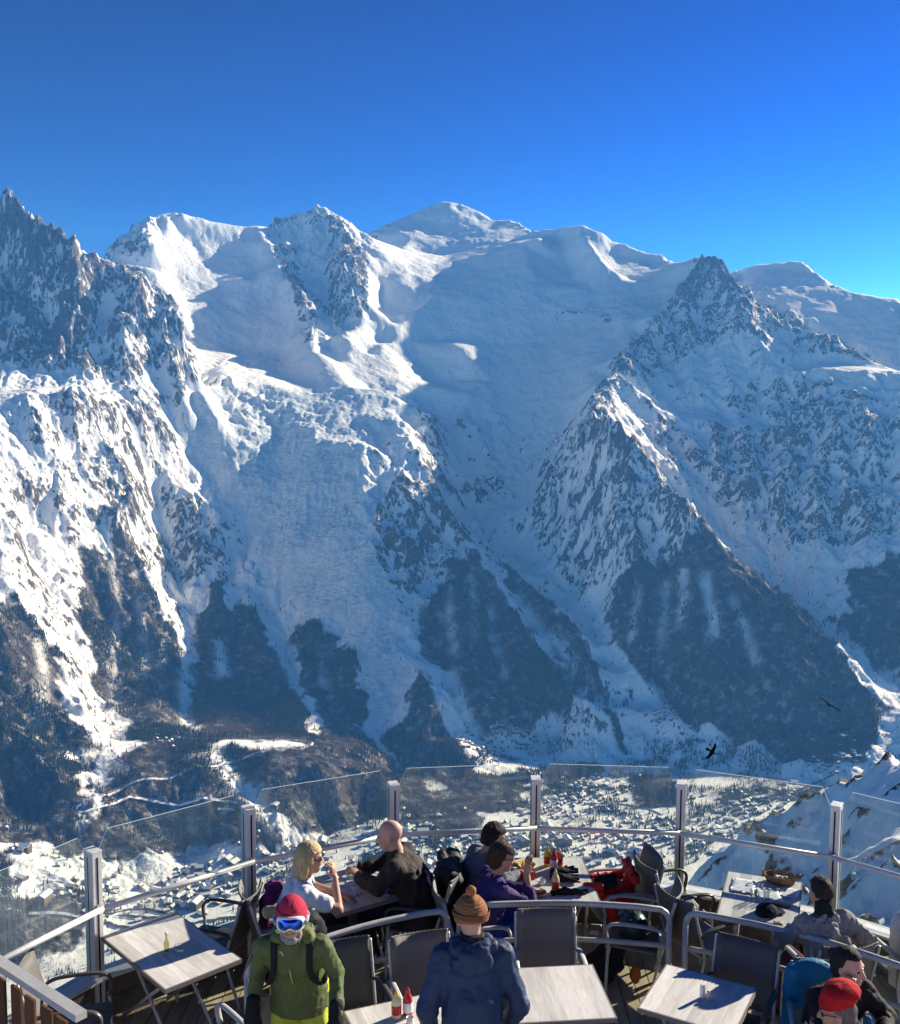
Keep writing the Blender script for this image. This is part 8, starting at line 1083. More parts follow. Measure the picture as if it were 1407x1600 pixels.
    def part(s, name, f, mat): return obj(name, f.mesh(name) if isinstance(f, SDF) else f, s.o, mat if isinstance(mat, list) else [mat])
    def top(s, name, mat, t=.016, sleeve=1.0, hem=.02, fold=.007, seed=1, size=.09, short=False, loose=0.0, collar=.0):
        J = s.J; lo, hi = s.bounds([k for k in J if k[:3] in ('pel', 'wst', 'nk', 'che', 'shl', 'shr', 'elb', 'wri')], .24); f = SDF(lo, hi, .0105)
        base = J['pel'] - np.array([0, 0, hem])
        f.cap(base, J['wst'], .138 + t + loose, .122 + t + loose * .8, .06).cap(J['wst'], J['chest'], .124 + t + loose * .7, .138 + t, .08)
        for e in (-1, 1): f.cap(base + J['rt'] * e * .045, J['wst'] + J['rt'] * e * .03, .118 + t + loose, .105 + t + loose, .05)
        f.cap(J['chest'] - J['rt'] * .085, J['chest'] + J['rt'] * .085, .106 + t, .106 + t, .06).cap(J['shl'], J['shr'], .058 + t, .058 + t, .05)
        f.cap(J['nk'] - J['up'] * .06, J['nk'] + J['up'] * (.005 + collar), .085 + t * .5, .066 + t * .5, .03)
        for k in 'lr':
            if short:
                m_ = J['sh' + k] + (J['elb' + k] - J['sh' + k]) * .62; f.cap(J['sh' + k], m_, .056 + t, .058 + t, .03)
            else:
                f.cap(J['sh' + k], J['elb' + k], .056 + t, .047 + t, .03); e = J['elb' + k] + (J['wri' + k] - J['elb' + k]) * sleeve; f.cap(J['elb' + k], e, .047 + t, .036 + t, .015)
        f.rough(fold, size, seed, (1, 1, .6)); f.rough(fold * .45, size * .42, seed + 1, (.7, .7, 1.7))
        f.cut(J['nk'] + J['up'] * (.035 + collar), J['up']); f.cut(base - np.array([0, 0, .05]), (0, 0, -1.0))
        return s.part(name, f, mat)
    def trousers(s, mat, t=.02, seed=5):
        J = s.J; lo, hi = s.bounds([k for k in J if k[:3] in ('pel', 'hip', 'kne', 'ank', 'toe')], .2); f = SDF(lo, hi, .016)
        f.ell(J['pel'], (.165, .125, .12), None, .05)
        for k in 'lr': f.cap(J['hip' + k], J['kne' + k], .09 + t, .064 + t, .04).cap(J['kne' + k], J['ank' + k] + np.array([0, 0, .02]), .064 + t, .05 + t, .02)
        f.rough(.006, .09, seed); s.part('trousers', f, mat)
        for k in 'lr':
            g = SDF(np.minimum(J['ank' + k], J['toe' + k]) - .12, np.maximum(J['ank' + k], J['toe' + k]) + .12, .012)
            g.cap(J['ank' + k], J['ank' + k] - np.array([0, 0, .03]), .058, .058, .02).cap(J['ank' + k] - np.array([0, 0, .03]), J['toe' + k], .056, .048, .02); g.cut((0, 0, .004), (0, 0, -1)); s.part('shoe', g, MAT_SHOE)
    def P(s, x, y, z): return s.J['head'] + s.HB @ np.array([x, y, z])
    def hair(s, mat, thick=.014, line=.055, back=-.06, extra=None, seed=3, rough=.0045, name='hair'):
        H = s.J['head']; f = SDF(H - .24, H + .24, .008)
        f.ell(s.P(0, -.016, .034), (.080 + thick, .100 + thick, .094 + thick), s.HB, .02)
        f.ell(s.P(0, -.06, -.03), (.070 + thick, .050 + thick, .07 + thick), s.HB, .03)
        if extra: extra(f)
        f.rough(rough, .022, seed, (1, 1, .35))
        g = SDF(H - .24, H + .24, .008); g.d[:] = 1
        # face opening: everything ahead of and below the hair line is cut away
        ax = [f.lo[k] + f.h * np.arange(f.n[k]) for k in range(3)]; X, Y, Z = np.meshgrid(*ax, indexing='ij')
        Q = np.stack([X - H[0], Y - H[1], Z - H[2]], -1) @ s.HB
        opening = np.maximum(-(Q[..., 1] - .012 - .25 * np.clip(Q[..., 2] - line, -1, .0)), Q[..., 2] - line)
        f.d = np.maximum(f.d, -opening)
        if extra is None: f.d = np.maximum(f.d, back - Q[..., 2])
        return s.part(name, f, mat)
    def glasses(s, lens=MAT_LENS, w=.034, h=.020, frame=None):
        mb = MB(); B = Matrix(s.HB.tolist()).to_4x4(); B.translation = Vector(s.J['head'])
        for sx in (-1, 1):
            mb.add([(sx * (.032 + w * .88 * math.cos(a)) if True else 0, .098 - .012 * abs(math.cos(a)) * (1 if math.cos(a) > 0 else 0) - .004, .004 + h * math.sin(a)) for a in np.linspace(0, 6.283, 13)[:-1]] + [(sx * (.032 + w * .88 * math.cos(a)), .092 - .014 * (math.cos(a) > .3), .004 + h * math.sin(a)) for a in np.linspace(0, 6.283, 13)[:-1]],
                   [tuple(range(12)), tuple(range(23, 11, -1))] + [(i, (i + 1) % 12, 12 + (i + 1) % 12, 12 + i) for i in range(12)], 0, True, B)
            mb.tube([(sx * .064, .088, .010), (sx * .086, .03, .012), (sx * .086, -.02, .004)], .0032, 6, M=B)
        mb.tube([(-.008, .106, .008), (.008, .106, .008)], .003, 6, M=B)
        return s.part('sunglasses', mb.mesh('sunglasses'), lens)
    def eyes(s):
        for sx in (-1, 1):
            f = SDF(s.P(sx * .031, .085, .002) - .03, s.P(sx * .031, .085, .002) + .03, .004); f.ell(s.P(sx * .031, .082, .001), (.015, .009, .0075), s.HB, 0); s.part('eye', f, MAT_EYE)
    def beanie(s, mat, low=.030, fat=.014, bobble=None, tall=.0, fold=.0, name='beanie', slouch=(0, 0, 0), bulge=0.0):
        H = s.J['head']; f = SDF(H - .25, H + .27, .008)
        f.ell(s.P(0, -.012, .040), (.084 + fat, .104 + fat, .100 + fat + tall), s.HB, .02)
        if bulge: f.ell(s.P(*slouch), (.095 + bulge, .085 + bulge, .062), s.HB, .03)
        f.cut(s.P(0, 0, low), s.HB @ np.array([0, -.18, -1.0])); f.rough(.003, .05, 9)
        o = s.part(name, f, mat)
        g = SDF(H - .25, H + .25, .008); g.ell(s.P(0, -.012, .040), (.090 + fat, .110 + fat, .104 + fat), s.HB, 0); g.cut(s.P(0, 0, low - .006), s.HB @ np.array([0, -.18, -1.0])); g.cut(s.P(0, 0, low + .05), s.HB @ np.array([0, .18, 1.0]))
        if fold: obj('cuff', g.mesh('cuff'), o, [mat])
        if bobble:
            c = s.P(0, -.02, .040 + .100 + fat + tall + .022); b_ = SDF(c - .08, c + .08, .007); b_.ell(c, (.036, .036, .034), None, 0).rough(.003, .015, 4); obj('bobble', b_.mesh('bobble'), o, [bobble])
        return o

# ------------------------------------------------------------------ the nine people
A_ = np.array
# man in the green anorak, stooping towards the viewer
p = Person('man in green anorak with red beanie, ski goggles and grey beard, stooping towards the viewer', -1.05, 7.12, math.pi, 1.06, SKIN)
p.glove = 1.22
p.stand(lean=22, hunch=.34, head=(4, 6), arms={'l': [(-.262, .14, 1.08), (-.285, .34, .90), (-.05, .55, -.75), .9], 'r': [(.262, .06, 1.06), (.275, .22, .86), (0, .4, -.8), .8]})
p.build()
GREEN = cloth_mat('olive_green_shell', (.095, .125, .045), .65, 260, .25, .25)
p.top('anorak', GREEN, .012, .98, .12, .007, 3, .07, loose=.026, collar=.03)
p.trousers(cloth_mat('lime_ski_trousers', (.42, .48, .04), .6, 200, .2, .3))
J = p.J; f = SDF(J['nk'] - .25, J['nk'] + .25, .0105)                       # hood lying behind the neck
f.ell(J['nk'] + A_([0, -.09, .03]), (.14, .08, .07), None, .03).ell(J['nk'] + A_([-.09, -.03, .03]), (.06, .07, .05), None, .03).ell(J['nk'] + A_([.09, -.03, .03]), (.06, .07, .05), None, .03).rough(.008, .06, 2); p.part('hood', f, GREEN)
mb = MB()
zc = J['chest'] + J['fw'] * .158 + J['up'] * .16
mb.tube([zc, zc - J['up'] * .12 + J['fw'] * .012, zc - J['up'] * .24 + J['fw'] * .010], .0045, 6); mb.build('zip', solid('lime_zip', (.30, .50, .10), .5), p.o)
p.beanie(knit_mat('raspberry_knit', (.52, .045, .085), 'X', 110), low=.038, fat=.012, tall=.008, fold=1)
B = Matrix(p.HB.tolist()).to_4x4(); B.translation = Vector(J['head'])
def goggle_ring(w, h, y, n=24):
    out = []
    for i in range(n):
        a = 2 * math.pi * i / n; c, s_ = math.cos(a), math.sin(a)
        x = w * math.copysign(abs(c) ** .6, c); z = .012 + h * math.copysign(abs(s_) ** .7, s_)
        if s_ < 0: z += .020 * math.exp(-(x / .022) ** 2)
        out.append((x, y - 2.6 * x * x * 2.2, z))
    return out
def loft(mb, rings, M=None, cap=True):
    n = len(rings[0]); vs = [p_ for r in rings for p_ in r]; fs = []
    for i in range(len(rings) - 1):
        for k in range(n): fs.append((i * n + k, i * n + (k + 1) % n, (i + 1) * n + (k + 1) % n, (i + 1) * n + k))
    if cap: fs.append(tuple(range((len(rings) - 1) * n, len(rings) * n)))
    return mb.add(vs, fs, 0, True, M)
mb = MB(); loft(mb, [goggle_ring(.088, .047, .075), goggle_ring(.092, .050, .112), goggle_ring(.090, .048, .124), goggle_ring(.076, .036, .126)], B, False); gg = mb.build('goggles', solid('white_goggle_frame', (.78, .76, .78), .35, .5), p.o)
m, nt, b, out = new_mat('blue_mirror_lens'); q = NB(nt); lw = q.n('ShaderNodeLayerWeight'); lw.inputs[0].default_value = .35
q.l(q.mix(lw.outputs['Facing'], (.02, .07, .60), (.10, .55, .85)), b.inputs['Base Color']); b.inputs['Metallic'].default_value = .9; b.inputs['Roughness'].default_value = .12
mb = MB(); loft(mb, [goggle_ring(.077, .037, .1255), goggle_ring(.060, .027, .131), goggle_ring(.030, .012, .134)], B); mb.build('lens', m, gg)
mb = MB(); mb.tube([(.088 * math.cos(a) * 1.16, -.012 + .118 * math.sin(a) * 1.05, .022) for a in np.linspace(-.05 - .0, -math.pi + .05, 14)] , .016, 8, flat=.9, M=B); mb.tube([(.100, -.01, .020), (.098, .05, .014), (.088, .082, .012)], .014, 8, M=B); mb.tube([(-.100, -.01, .020), (-.098, .05, .014), (-.088, .082, .012)], .014, 8, M=B); mb.build('strap', solid('grey_goggle_strap', (.30, .30, .33), .7), gg)
f = SDF(J['head'] - .22, J['head'] + .22, .008)
f.ell(p.P(0, .060, -.100), (.050, .042, .036), p.HB, .02).ell(p.P(-.05, .03, -.075), (.022, .04, .045), p.HB, .02).ell(p.P(.05, .03, -.075), (.022, .04, .045), p.HB, .02).cap(p.P(-.028, .092, -.055), p.P(.028, .092, -.055), .0085, .0085, .006).rough(.004, .02, 8); p.part('beard', f, hair_mat('grey_beard', (.16, .15, .14), (.40, .38, .36)))
for k in 'lr':
    g = SDF(J['wri' + k] - .2, J['wri' + k] + .2, .008); w_, d_ = J['wri' + k], J['hd' + k]; g.cap(w_ - d_ * .06, w_ + d_ * .03, .050, .046, .02); gl = g; 
    J2 = p.J; p.hand(gl, k, 1.42); gl.rough(.003, .03, 6); p.part('glove', gl, MAT_BLACKCLOTH)
f = SDF(J['chest'] - .5, J['chest'] + .5, .0125); up, rt, fw = J['up'], J['rt'], J['fw']; c = J['chest'] - fw * .25
f.cap(c - up * .30 - rt * .06, c - up * .12 - rt * .06, .11, .09, .05).cap(c - up * .30 + rt * .06, c - up * .12 + rt * .06, .11, .09, .05).ell(c - up * .05, (.12, .09, .05), None, .04).rough(.008, .08, 5); bp = p.part('backpack', f, MAT_BLACKCLOTH)
f = SDF(c + up * .28 - .3, c + up * .28 + .3, .0115); f.cap(c + up * .06 + rt * .04, c + up * .06 + rt * .20, .05, .045, .02).rough(.006, .05, 3); obj('rolled_jacket', f.mesh('rolled_jacket'), bp, [cloth_mat('camouflage_roll', (.20, .19, .14), .8, 60, .6)])
mb = MB()
for s_ in (-1, 1):
    sh = J['nk'] - up * .055 + rt * s_ * .115
    mb.tube(arc_pts([sh - fw * .15 - up * .05, sh + up * .085 - fw * .02, sh + fw * .125 - up * .03, sh + fw * .165 - up * .15 + rt * s_ * .03, sh + fw * .11 - up * .30 + rt * s_ * .07, sh - fw * .10 - up * .36 + rt * s_ * .06], 5), .021, 8, flat=.4)
obj('shoulder_straps', mb.mesh('shoulder_straps'), bp, [MAT_BLACKCLOTH])

# man in the blue jacket, seen from behind
p = Person('man in navy jacket and brown bobble hat, standing with his back to the viewer', .17, 6.56, R(6), 1.05, SKIN2)
p.stand(lean=2, hunch=.12, head=(8, -6), arms={'l': [(-.29, -.02, 1.10), (-.26, .14, .90), (.2, .6, -.5), .8], 'r': [(.29, -.02, 1.10), (.26, .14, .90), (-.2, .6, -.5), .8]})
p.build(); J = p.J
NAVY = cloth_mat('navy_shell_fabric', (.017, .040, .095), .6, 240, .28, .3)
p.top('jacket', NAVY, .024, 1.0, .16, .006, 12, .08, loose=.026, collar=.03)
f = SDF(J['nk'] - .26, J['nk'] + .26, .0105); f.ell(J['nk'] + A_([0, -.115, -.065]), (.135, .055, .115), None, .04).cap(J['nk'] + A_([-.11, -.07, .03]), J['nk'] + A_([.11, -.07, .03]), .045, .045, .03).ell(J['nk'] + A_([-.10, .0, .03]), (.045, .08, .045), None, .03).ell(J['nk'] + A_([.10, .0, .03]), (.045, .08, .045), None, .03).rough(.009, .07, 7); p.part('hood', f, NAVY)
f = SDF(J['nk'] - .2, J['nk'] + .2, .009); f.cap(J['nk'] + A_([0, 0, .0]), J['nk'] + A_([0, .01, .075]), .086, .080, .01).cut(J['nk'] + A_([0, 0, .085]), (0, .1, 1)); p.part('collar', f, MAT_BLACKCLOTH)
p.trousers(MAT_TROUSERS)
HAT = knit_mat('tan_chunky_knit', (.30, .135, .065), 'Z', 60)
bn = p.beanie(HAT, low=-.012, fat=.024, tall=-.012, bobble=cloth_mat('tan_bobble_wool', (.34, .14, .055), .95, 90, .4), fold=1)
B = Matrix(p.HB.tolist()).to_4x4(); B.translation = Vector(J['head'])
mb = MB(); loft(mb, [[(.117 * math.cos(a), -.012 + .138 * math.sin(a), z) for a in np.linspace(0, 6.283, 25)[:-1]] for z in (.026, .060)], B, False); mb.build('leather_band', solid('brown_hat_band', (.14, .065, .03), .7), bn)

# woman with blonde bob in white T-shirt
p = Person('blonde woman in white T-shirt and sunglasses, seated in profile, chin on her hand', -1.36, 8.64, R(-72), 1.05, SKIN)
p.sit(lean=15, head=(0, -6), arms={'r': [(.24, .36, .80), (.075, .365, 1.00), (-.25, -.2, .9), 1.1], 'l': [(-.26, .24, .80), (-.06, .44, .775), (.6, .6, 0), .6]})
p.build(); p.top('t_shirt', cloth_mat('white_cotton', (.72, .72, .76), .85, 300, .06), .014, 1, .03, .007, 4, .08, short=True); p.trousers(MAT_TROUSERS)
def bob(f):
    f.cap(p.P(-.05, -.05, .02), p.P(-.062, -.045, -.115), .058, .050, .03).cap(p.P(.05, -.05, .02), p.P(.062, -.045, -.115), .058, .050, .03).cap(p.P(0, -.075, .02), p.P(0, -.085, -.125), .055, .050, .03).cap(p.P(.076, .01, .04), p.P(.082, .012, -.08), .026, .028, .02).cap(p.P(-.076, .01, .04), p.P(-.082, .012, -.08), .026, .028, .02)
p.hair(hair_mat('blonde_bob', (.40, .26, .10), (.74, .58, .32)), .016, .062, extra=bob, rough=.0025); p.glasses()
mb = MB(); w_ = p.J['wrir']; mb.tube([w_ + A_([.030 * math.cos(a), .030 * math.sin(a), 0]) for a in np.linspace(0, 6.283, 13)], .004, 6); mb.build('bracelet', MAT_ALU, p.o)

# bald man in dark jacket
p = Person('bald man in dark brown jacket leaning over the table towards the blonde woman', -.25, 9.12, R(80), 1.09, SKIN2)
p.sit(lean=24, head=(6, -8), arms={'l': [(-.27, .30, .79), (-.07, .50, .775), (.5, .7, .25), 1.0], 'r': [(.25, .32, .79), (.06, .52, .78), (-.5, .7, .25), 1.0]})
p.build(); p.eyes(); BRN = cloth_mat('dark_brown_jacket', (.045, .034, .030), .75, 260, .3); p.top('jacket', BRN, .026, .98, .06, .009, 31, .09, loose=.015, collar=.02); p.trousers(MAT_TROUSERS)

# dark-haired man in grey
p = Person('dark-haired man in grey T-shirt, hunched behind the woman in purple', .17, 9.30, R(-66), 1.0, SKIN)
p.sit(lean=20, hunch=.15, head=(-6, -16), arms={'r': [(.26, .26, .79), (.12, .46, .775), (-.4, .8, 0), .7], 'l': [(-.26, .26, .79), (-.1, .46, .775), (.4, .8, 0), .7]})
p.build(); p.top('t_shirt', cloth_mat('grey_wool', (.20, .19, .215), .9, 200, .15), .018, .95, .04, .007, 21, .09, short=False); p.trousers(MAT_TROUSERS)
p.hair(hair_mat('black_short_hair', (.008, .007, .007), (.035, .028, .024)), .018, .058, -.075, rough=.005)

# woman in purple
p = Person('woman in purple top with dark headband and sunglasses, hand raised to her mouth', .30, 8.80, R(-74), 1.01, SKIN)
p.sit(lean=15, head=(-4, -8), arms={'r': [(.22, .37, .79), (.09, .375, 1.02), (-.1, .15, 1.0), .35], 'l': [(-.26, .22, .79), (-.12, .45, .78), (.4, .8, 0), .6]})
p.build(); p.top('jersey', cloth_mat('violet_jersey', (.045, .028, .13), .75, 300, .2), .015, .97, .07, .007, 41, .08); p.trousers(cloth_mat('blue_trousers', (.02, .06, .30), .8))
p.hair(hair_mat('brown_tied_hair', (.03, .017, .012), (.085, .045, .028)), .016, .060, extra=lambda f: f.cap(p.P(0, -.11, .0), p.P(0, -.135, -.05), .036, .026, .02), rough=.003); p.glasses()
f = SDF(p.J['head'] - .2, p.J['head'] + .2, .008); f.ell(p.P(0, -.010, .034), (.099, .119, .110), p.HB, 0); f.cut(p.P(0, .06, .105), p.HB @ A_([0, .35, 1])); f.cut(p.P(0, .06, .045), p.HB @ A_([0, -.35, -1])); p.part('headband', f, cloth_mat('dark_headband', (.03, .025, .03), .9))

# man in the grey jacket, back turned
p = Person('seated man in pale grey jacket and black neck warmer, his back turned', 3.05, 8.04, R(14), 1.02, SKIN)
p.sit(lean=8, head=(6, -14), arms={'l': [(-.35, .14, .80), (-.20, .40, .76), (.5, .8, 0), .7], 'r': [(.37, .02, .76), (.30, .27, .72), (-.4, .9, 0), .7]})
p.build(); p.top('jacket', cloth_mat('pale_grey_shell', (.27, .255, .245), .75, 240, .22), .024, .98, .08, .014, 51, .07, loose=.012, collar=.02); p.trousers(cloth_mat('maroon_trousers', (.07, .02, .04), .8))
p.hair(hair_mat('dark_thin_hair', (.015, .012, .011), (.05, .04, .035)), .006, .072, -.03)
f = SDF(p.J['nk'] - .22, p.J['nk'] + .22, .009); f.cap(p.J['nk'] + A_([0, 0, -.01]), p.J['nk'] + A_([0, .01, .09]), .082, .072, .01).rough(.006, .05, 3); p.part('neck_warmer', f, MAT_BLACKCLOTH)

# woman in black
p = Person('woman in black with dark tied-back hair, leaning on the table before a turquoise jacket', 2.72, 7.17, R(-160), 1.04, SKIN2)
p.sit(lean=17, head=(24, -2), arms={'r': [(.24, .33, .79), (.105, .315, 1.03), (-.25, -.15, .9), .8], 'l': [(-.28, .27, .79), (-.10, .44, .775), (.5, .8, 0), .6]})
p.build(); p.eyes(); p.top('jumper', MAT_BLACKCLOTH, .022, .97, .05, .008, 61, .08, loose=.01, collar=.02); p.trousers(MAT_TROUSERS)
p.hair(hair_mat('black_tied_hair', (.008, .007, .008), (.04, .032, .03)), .008, .074, extra=lambda f: f.ell(p.P(.0, -.115, .05), (.038, .035, .035), p.HB, .02), rough=.002)

# person in the red beret
p = Person('person in red beret and navy fleece, seated in profile at the bottom right', 2.65, 6.34, R(62), 1.05, SKIN)
p.sit(lean=12, head=(8, -10), arms={'l': [(-.30, .20, .79), (-.14, .44, .775), (.4, .8, 0), .7], 'r': [(.27, .25, .79), (.10, .45, .775), (-.4, .8, 0), .7]})
p.build(); p.top('fleece', cloth_mat('navy_fleece', (.018, .03, .085), .95, 90, .3), .030, .98, .06, .008, 71, .09, loose=.02, collar=.03); p.trousers(MAT_TROUSERS); p.glasses()
p.beanie(cloth_mat('red_felt', (.42, .012, .016), .9, 120, .15), low=.040, fat=.010, name='beret', slouch=(0, -.045, .125), bulge=.028)
p.hair(hair_mat('grey_hair', (.10, .08, .07), (.2, .17, .15)), .006, .03, -.06)

# ------------------------------------------------------------------ things on the tables
TH = .731
def lathe_thing(name, x, y, prof, mat, label, cat, parts=(), seg=16, z=TH, group=None, sx=1, sy=1, rz=0):
    mb = MB(); mb.lathe(prof, seg=seg, sx=sx, sy=sy); o = mb.build(name, mat, None, (x, y, z), (0, 0, rz)); tag(o, label, cat, group)
    for nm, pr, m_ in parts:
        mb = MB(); mb.lathe(pr, seg=seg, sx=sx, sy=sy); mb.build(nm, m_, o)
    return o
M_RED = solid('ketchup_red_plastic', (.45, .015, .015), .3, .5); M_YEL = solid('mustard_yellow_plastic', (.72, .50, .06), .35, .5); M_CREAM = solid('mayonnaise_cream_plastic', (.74, .66, .38), .35, .5)
M_WHITE = solid('white_plastic', (.78, .78, .78), .4); M_ORANGE = solid('orange_sauce', (.55, .16, .05), .35, .5); M_PORC = solid('porcelain', (.75, .74, .71), .25, .5); M_TERRA = solid('brown_bowl', (.30, .15, .07), .5)
def clear_mat(name, col, a=.75):
    m = bpy.data.materials.new(name); m.use_nodes = True; nt = m.node_tree; nt.nodes.clear(); q = NB(nt)
    out = q.n('ShaderNodeOutputMaterial'); tr = q.n('ShaderNodeBsdfTransparent'); tr.inputs[0].default_value = (*col, 1); gl = q.n('ShaderNodeBsdfGlossy'); gl.inputs[1].default_value = .04
    lw = q.n('ShaderNodeLayerWeight'); lw.inputs[0].default_value = .5
    mx = q.n('ShaderNodeMixShader'); q.l(q.math('ADD', .06, q.math('MULTIPLY', q.math('POWER', lw.outputs['Facing'], 2.5), a)), mx.inputs[0]); q.l(tr.outputs[0], mx.inputs[1]); q.l(gl.outputs[0], mx.inputs[2]); q.l(mx.outputs[0], out.inputs[0]); return m
M_GLASS = clear_mat('clear_glass', (.93, .95, .95)); M_GGREEN = clear_mat('green_glass', (.15, .55, .25)); M_OIL = clear_mat('oil_glass', (.75, .72, .45))
BOT = [(.030, 0), (.033, .01), (.034, .11), (.028, .135), (.014, .155), (.013, .16)]; CAP = [(.016, .158), (.015, .175), (.006, .195), (.004, .198)]
def squeezy(x, y, m_, cap, label, h=1.0, z=TH): return lathe_thing('sauce_bottle', x, y, [(r * 1.05, z_ * h) for r, z_ in BOT], m_, label, 'sauce bottle', [('cap', [(r, z_ * h) for r, z_ in CAP], cap), ('label', [(.0362, .03 * h), (.0366, .032 * h), (.0366, .095 * h), (.0362, .097 * h)], M_WHITE if m_ is M_RED else M_RED)], group='sauce bottles on the tables', z=z)
squeezy(-.28, 7.15, M_RED, M_RED, 'red ketchup bottle on the table left of the man in blue', 1.05)
squeezy(-.36, 7.12, M_CREAM, M_YEL, 'pale yellow sauce bottle beside the ketchup left of the man in blue', 1.02)
lathe_thing('sauce_pot', -.26, 7.04, [(.024, 0), (.028, .05), (.026, .05), (.022, .006)], M_PORC, 'small white pot in front of the ketchup on the near table', 'pot')
squeezy(.95, 9.66, M_YEL, M_YEL, 'yellow mustard bottle at the back of the crowded table'); squeezy(1.0, 9.56, M_RED, M_RED, 'red ketchup bottle standing among the sauces on the crowded table', 1.1); squeezy(1.06, 9.63, M_ORANGE, M_WHITE, 'orange sauce bottle with white cap on the crowded table', .95)
squeezy(.97, 9.10, M_CREAM, M_CREAM, 'tall cream mayonnaise bottle at the front of the crowded table', 1.1)
squeezy(2.56, 6.93, M_RED, M_RED, 'ketchup bottle in front of the turquoise jacket, bottom right', 1.1); squeezy(2.585, 6.85, M_YEL, M_YEL, 'yellow mustard bottle beside the red beret', 1.05)
lathe_thing('oil_bottle', -2.24, 8.01, [(.019, 0), (.021, .01), (.021, .075), (.009, .105), (.008, .14), (.010, .146)], M_OIL, 'little oil bottle standing on the long empty table at left', 'bottle', [('stopper', [(.009, .146), (.011, .16), (.004, .168)], M_WHITE)])
o = lathe_thing('ashtray', -2.14, 8.05, [(.046, 0), (.05, .004), (.052, .032), (.046, .034), (.040, .012), (.002, .010)], M_GLASS, 'round glass ashtray beside the little oil bottle', 'ashtray', seg=20)
mb = MB(); mb.box((0, 0, .045), (.030, .030, .09), bev=.004); o = mb.build('salt_shaker', M_WHITE, None, (1.89, 7.40, TH), (0, 0, .5)); tag(o, 'small white salt shaker alone on the near right table', 'salt shaker'); mb = MB(); mb.box((0, 0, .0955), (.026, .026, .011), bev=.002); mb.build('shaker_cap', MAT_ALU, o)
lathe_thing('pepper_mill', 1.93, 7.385, [(.013, 0), (.014, .03), (.010, .045), (.013, .055), (.005, .064)], M_CREAM, 'tiny pepper pot beside the white salt shaker', 'pepper pot', seg=12)
def print_mat(name, c0, c1, sc=26):
    m, nt, b, out = new_mat(name); q = NB(nt); tc = q.n('ShaderNodeTexCoord').outputs['Object']
    br = q.n('ShaderNodeTexBrick'); br.inputs['Scale'].default_value = sc; br.inputs['Color1'].default_value = (*c1, 1); br.inputs['Color2'].default_value = (*c0, 1); br.inputs['Mortar'].default_value = (*c0, 1); br.inputs['Mortar Size'].default_value = .035; q.l(tc, br.inputs['Vector'])
    q.l(q.mix(q.ramp(q.noise(tc, 9, 2), [(.45, 0), (.55, 1)]), (*c0,), br.outputs['Color']), b.inputs['Base Color']); b.inputs['Roughness'].default_value = .35; return m
M_MENU = print_mat('lilac_menu_print', (.62, .62, .80), (.16, .14, .42)); M_PAPER = print_mat('white_menu_print', (.76, .76, .78), (.45, .42, .45))
def paper(x, y, rz, w, h, mat, label, z=TH, name='menu'):
    mb = MB(); n = 7; mb.sheet([[(w * (i / (n - 1) - .5), h * (j / (n - 1) - .5), .004 + .006 * math.sin(i * 1.3 + j * .7) ** 2) for i in range(n)] for j in range(n)], .0012); o = mb.build(name, mat, None, (x, y, z), (0, 0, R(rz))); tag(o, label, 'menu' if name == 'menu' else 'paper'); return o
paper(-.97, 9.05, 40, .20, .29, M_MENU, 'lilac printed menu lying nearest the blonde woman'); paper(-.78, 9.20, 25, .21, .30, M_MENU, 'lilac printed menu in the middle of the couple\'s table'); paper(-.60, 9.12, 60, .15, .26, M_MENU, 'lilac printed menu by the bald man\'s hands')
lathe_thing('carafe', -.90, 9.38, [(.038, 0), (.045, .02), (.045, .08), (.022, .14), (.024, .19), (.030, .21), (.027, .21), (.019, .15), (.040, .08), (.035, .01)], M_GLASS, 'glass water carafe on the couple\'s table', 'carafe'); lathe_thing('drinking_glass', -.74, 9.36, [(.028, 0), (.034, .11), (.031, .11), (.025, .008)], M_GLASS, 'drinking glass beside the carafe by the bald man', 'glass')
mb = MB(); mb.tube(arc_pts([(-.07, 0, .012), (-.03, .02, .02), (.02, .0, .014), (.07, .015, .012)], 4), .012, 8, flat=.5); mb.tube(arc_pts([(-.06, -.02, .01), (0, -.03, .018), (.05, -.02, .01)], 4), .010, 8, flat=.5); o = mb.build('folded_sunglasses', MAT_LENS, None, (-.48, 9.06, TH), (0, 0, .4)); tag(o, 'folded dark sunglasses at the corner of the couple\'s table', 'sunglasses')
def blob(name, mat, label, cat, lo, hi, fn, h=.010, loc=(0, 0, 0), group=None):
    f = SDF(lo, hi, h); fn(f); o = obj(name, f.mesh(name), None, [mat], loc); tag(o, label, cat, group); return o
def glove_shape(f, a, c=(0, 0, 0), s_=1.0):
    ca, sa = math.cos(a), math.sin(a); D = A_([ca, sa, 0]); S = A_([-sa, ca, 0]); c = A_(c)
    f.ell(c + A_([0, 0, .03]), (.06 * s_, .05 * s_, .026), np.stack([D, S, A_([0, 0, 1])], 1), .02).cap(c - D * .11 + A_([0, 0, .03]), c - D * .04 + A_([0, 0, .03]), .042, .040, .02)
    for k, o_ in enumerate((-.036, -.012, .012, .036)): f.cap(c + D * .04 + S * o_ + A_([0, 0, .03]), c + D * (.12 - .012 * abs(k - 1.4)) + S * o_ * 1.3 + A_([0, 0, .026 + .01 * (k % 2)]), .017, .014, .004)
    f.cap(c + S * .045 + A_([0, 0, .03]), c + S * .085 + D * .05 + A_([0, 0, .03]), .017, .014, .004)
for i, (x, y, a, lb) in enumerate(((1.10, 9.48, .3, 'black ski glove pointing right, behind the other on the crowded table'), (1.09, 9.33, -.15, 'black ski glove on the crowded table, nearer one of the pair'))):
    blob('ski_glove', MAT_BLACKCLOTH, lb, 'glove', (-.2, -.2, -.01), (.2, .2, .1), lambda f, a=a: glove_shape(f, a), .007, (x, y, TH), 'pair of ski gloves')
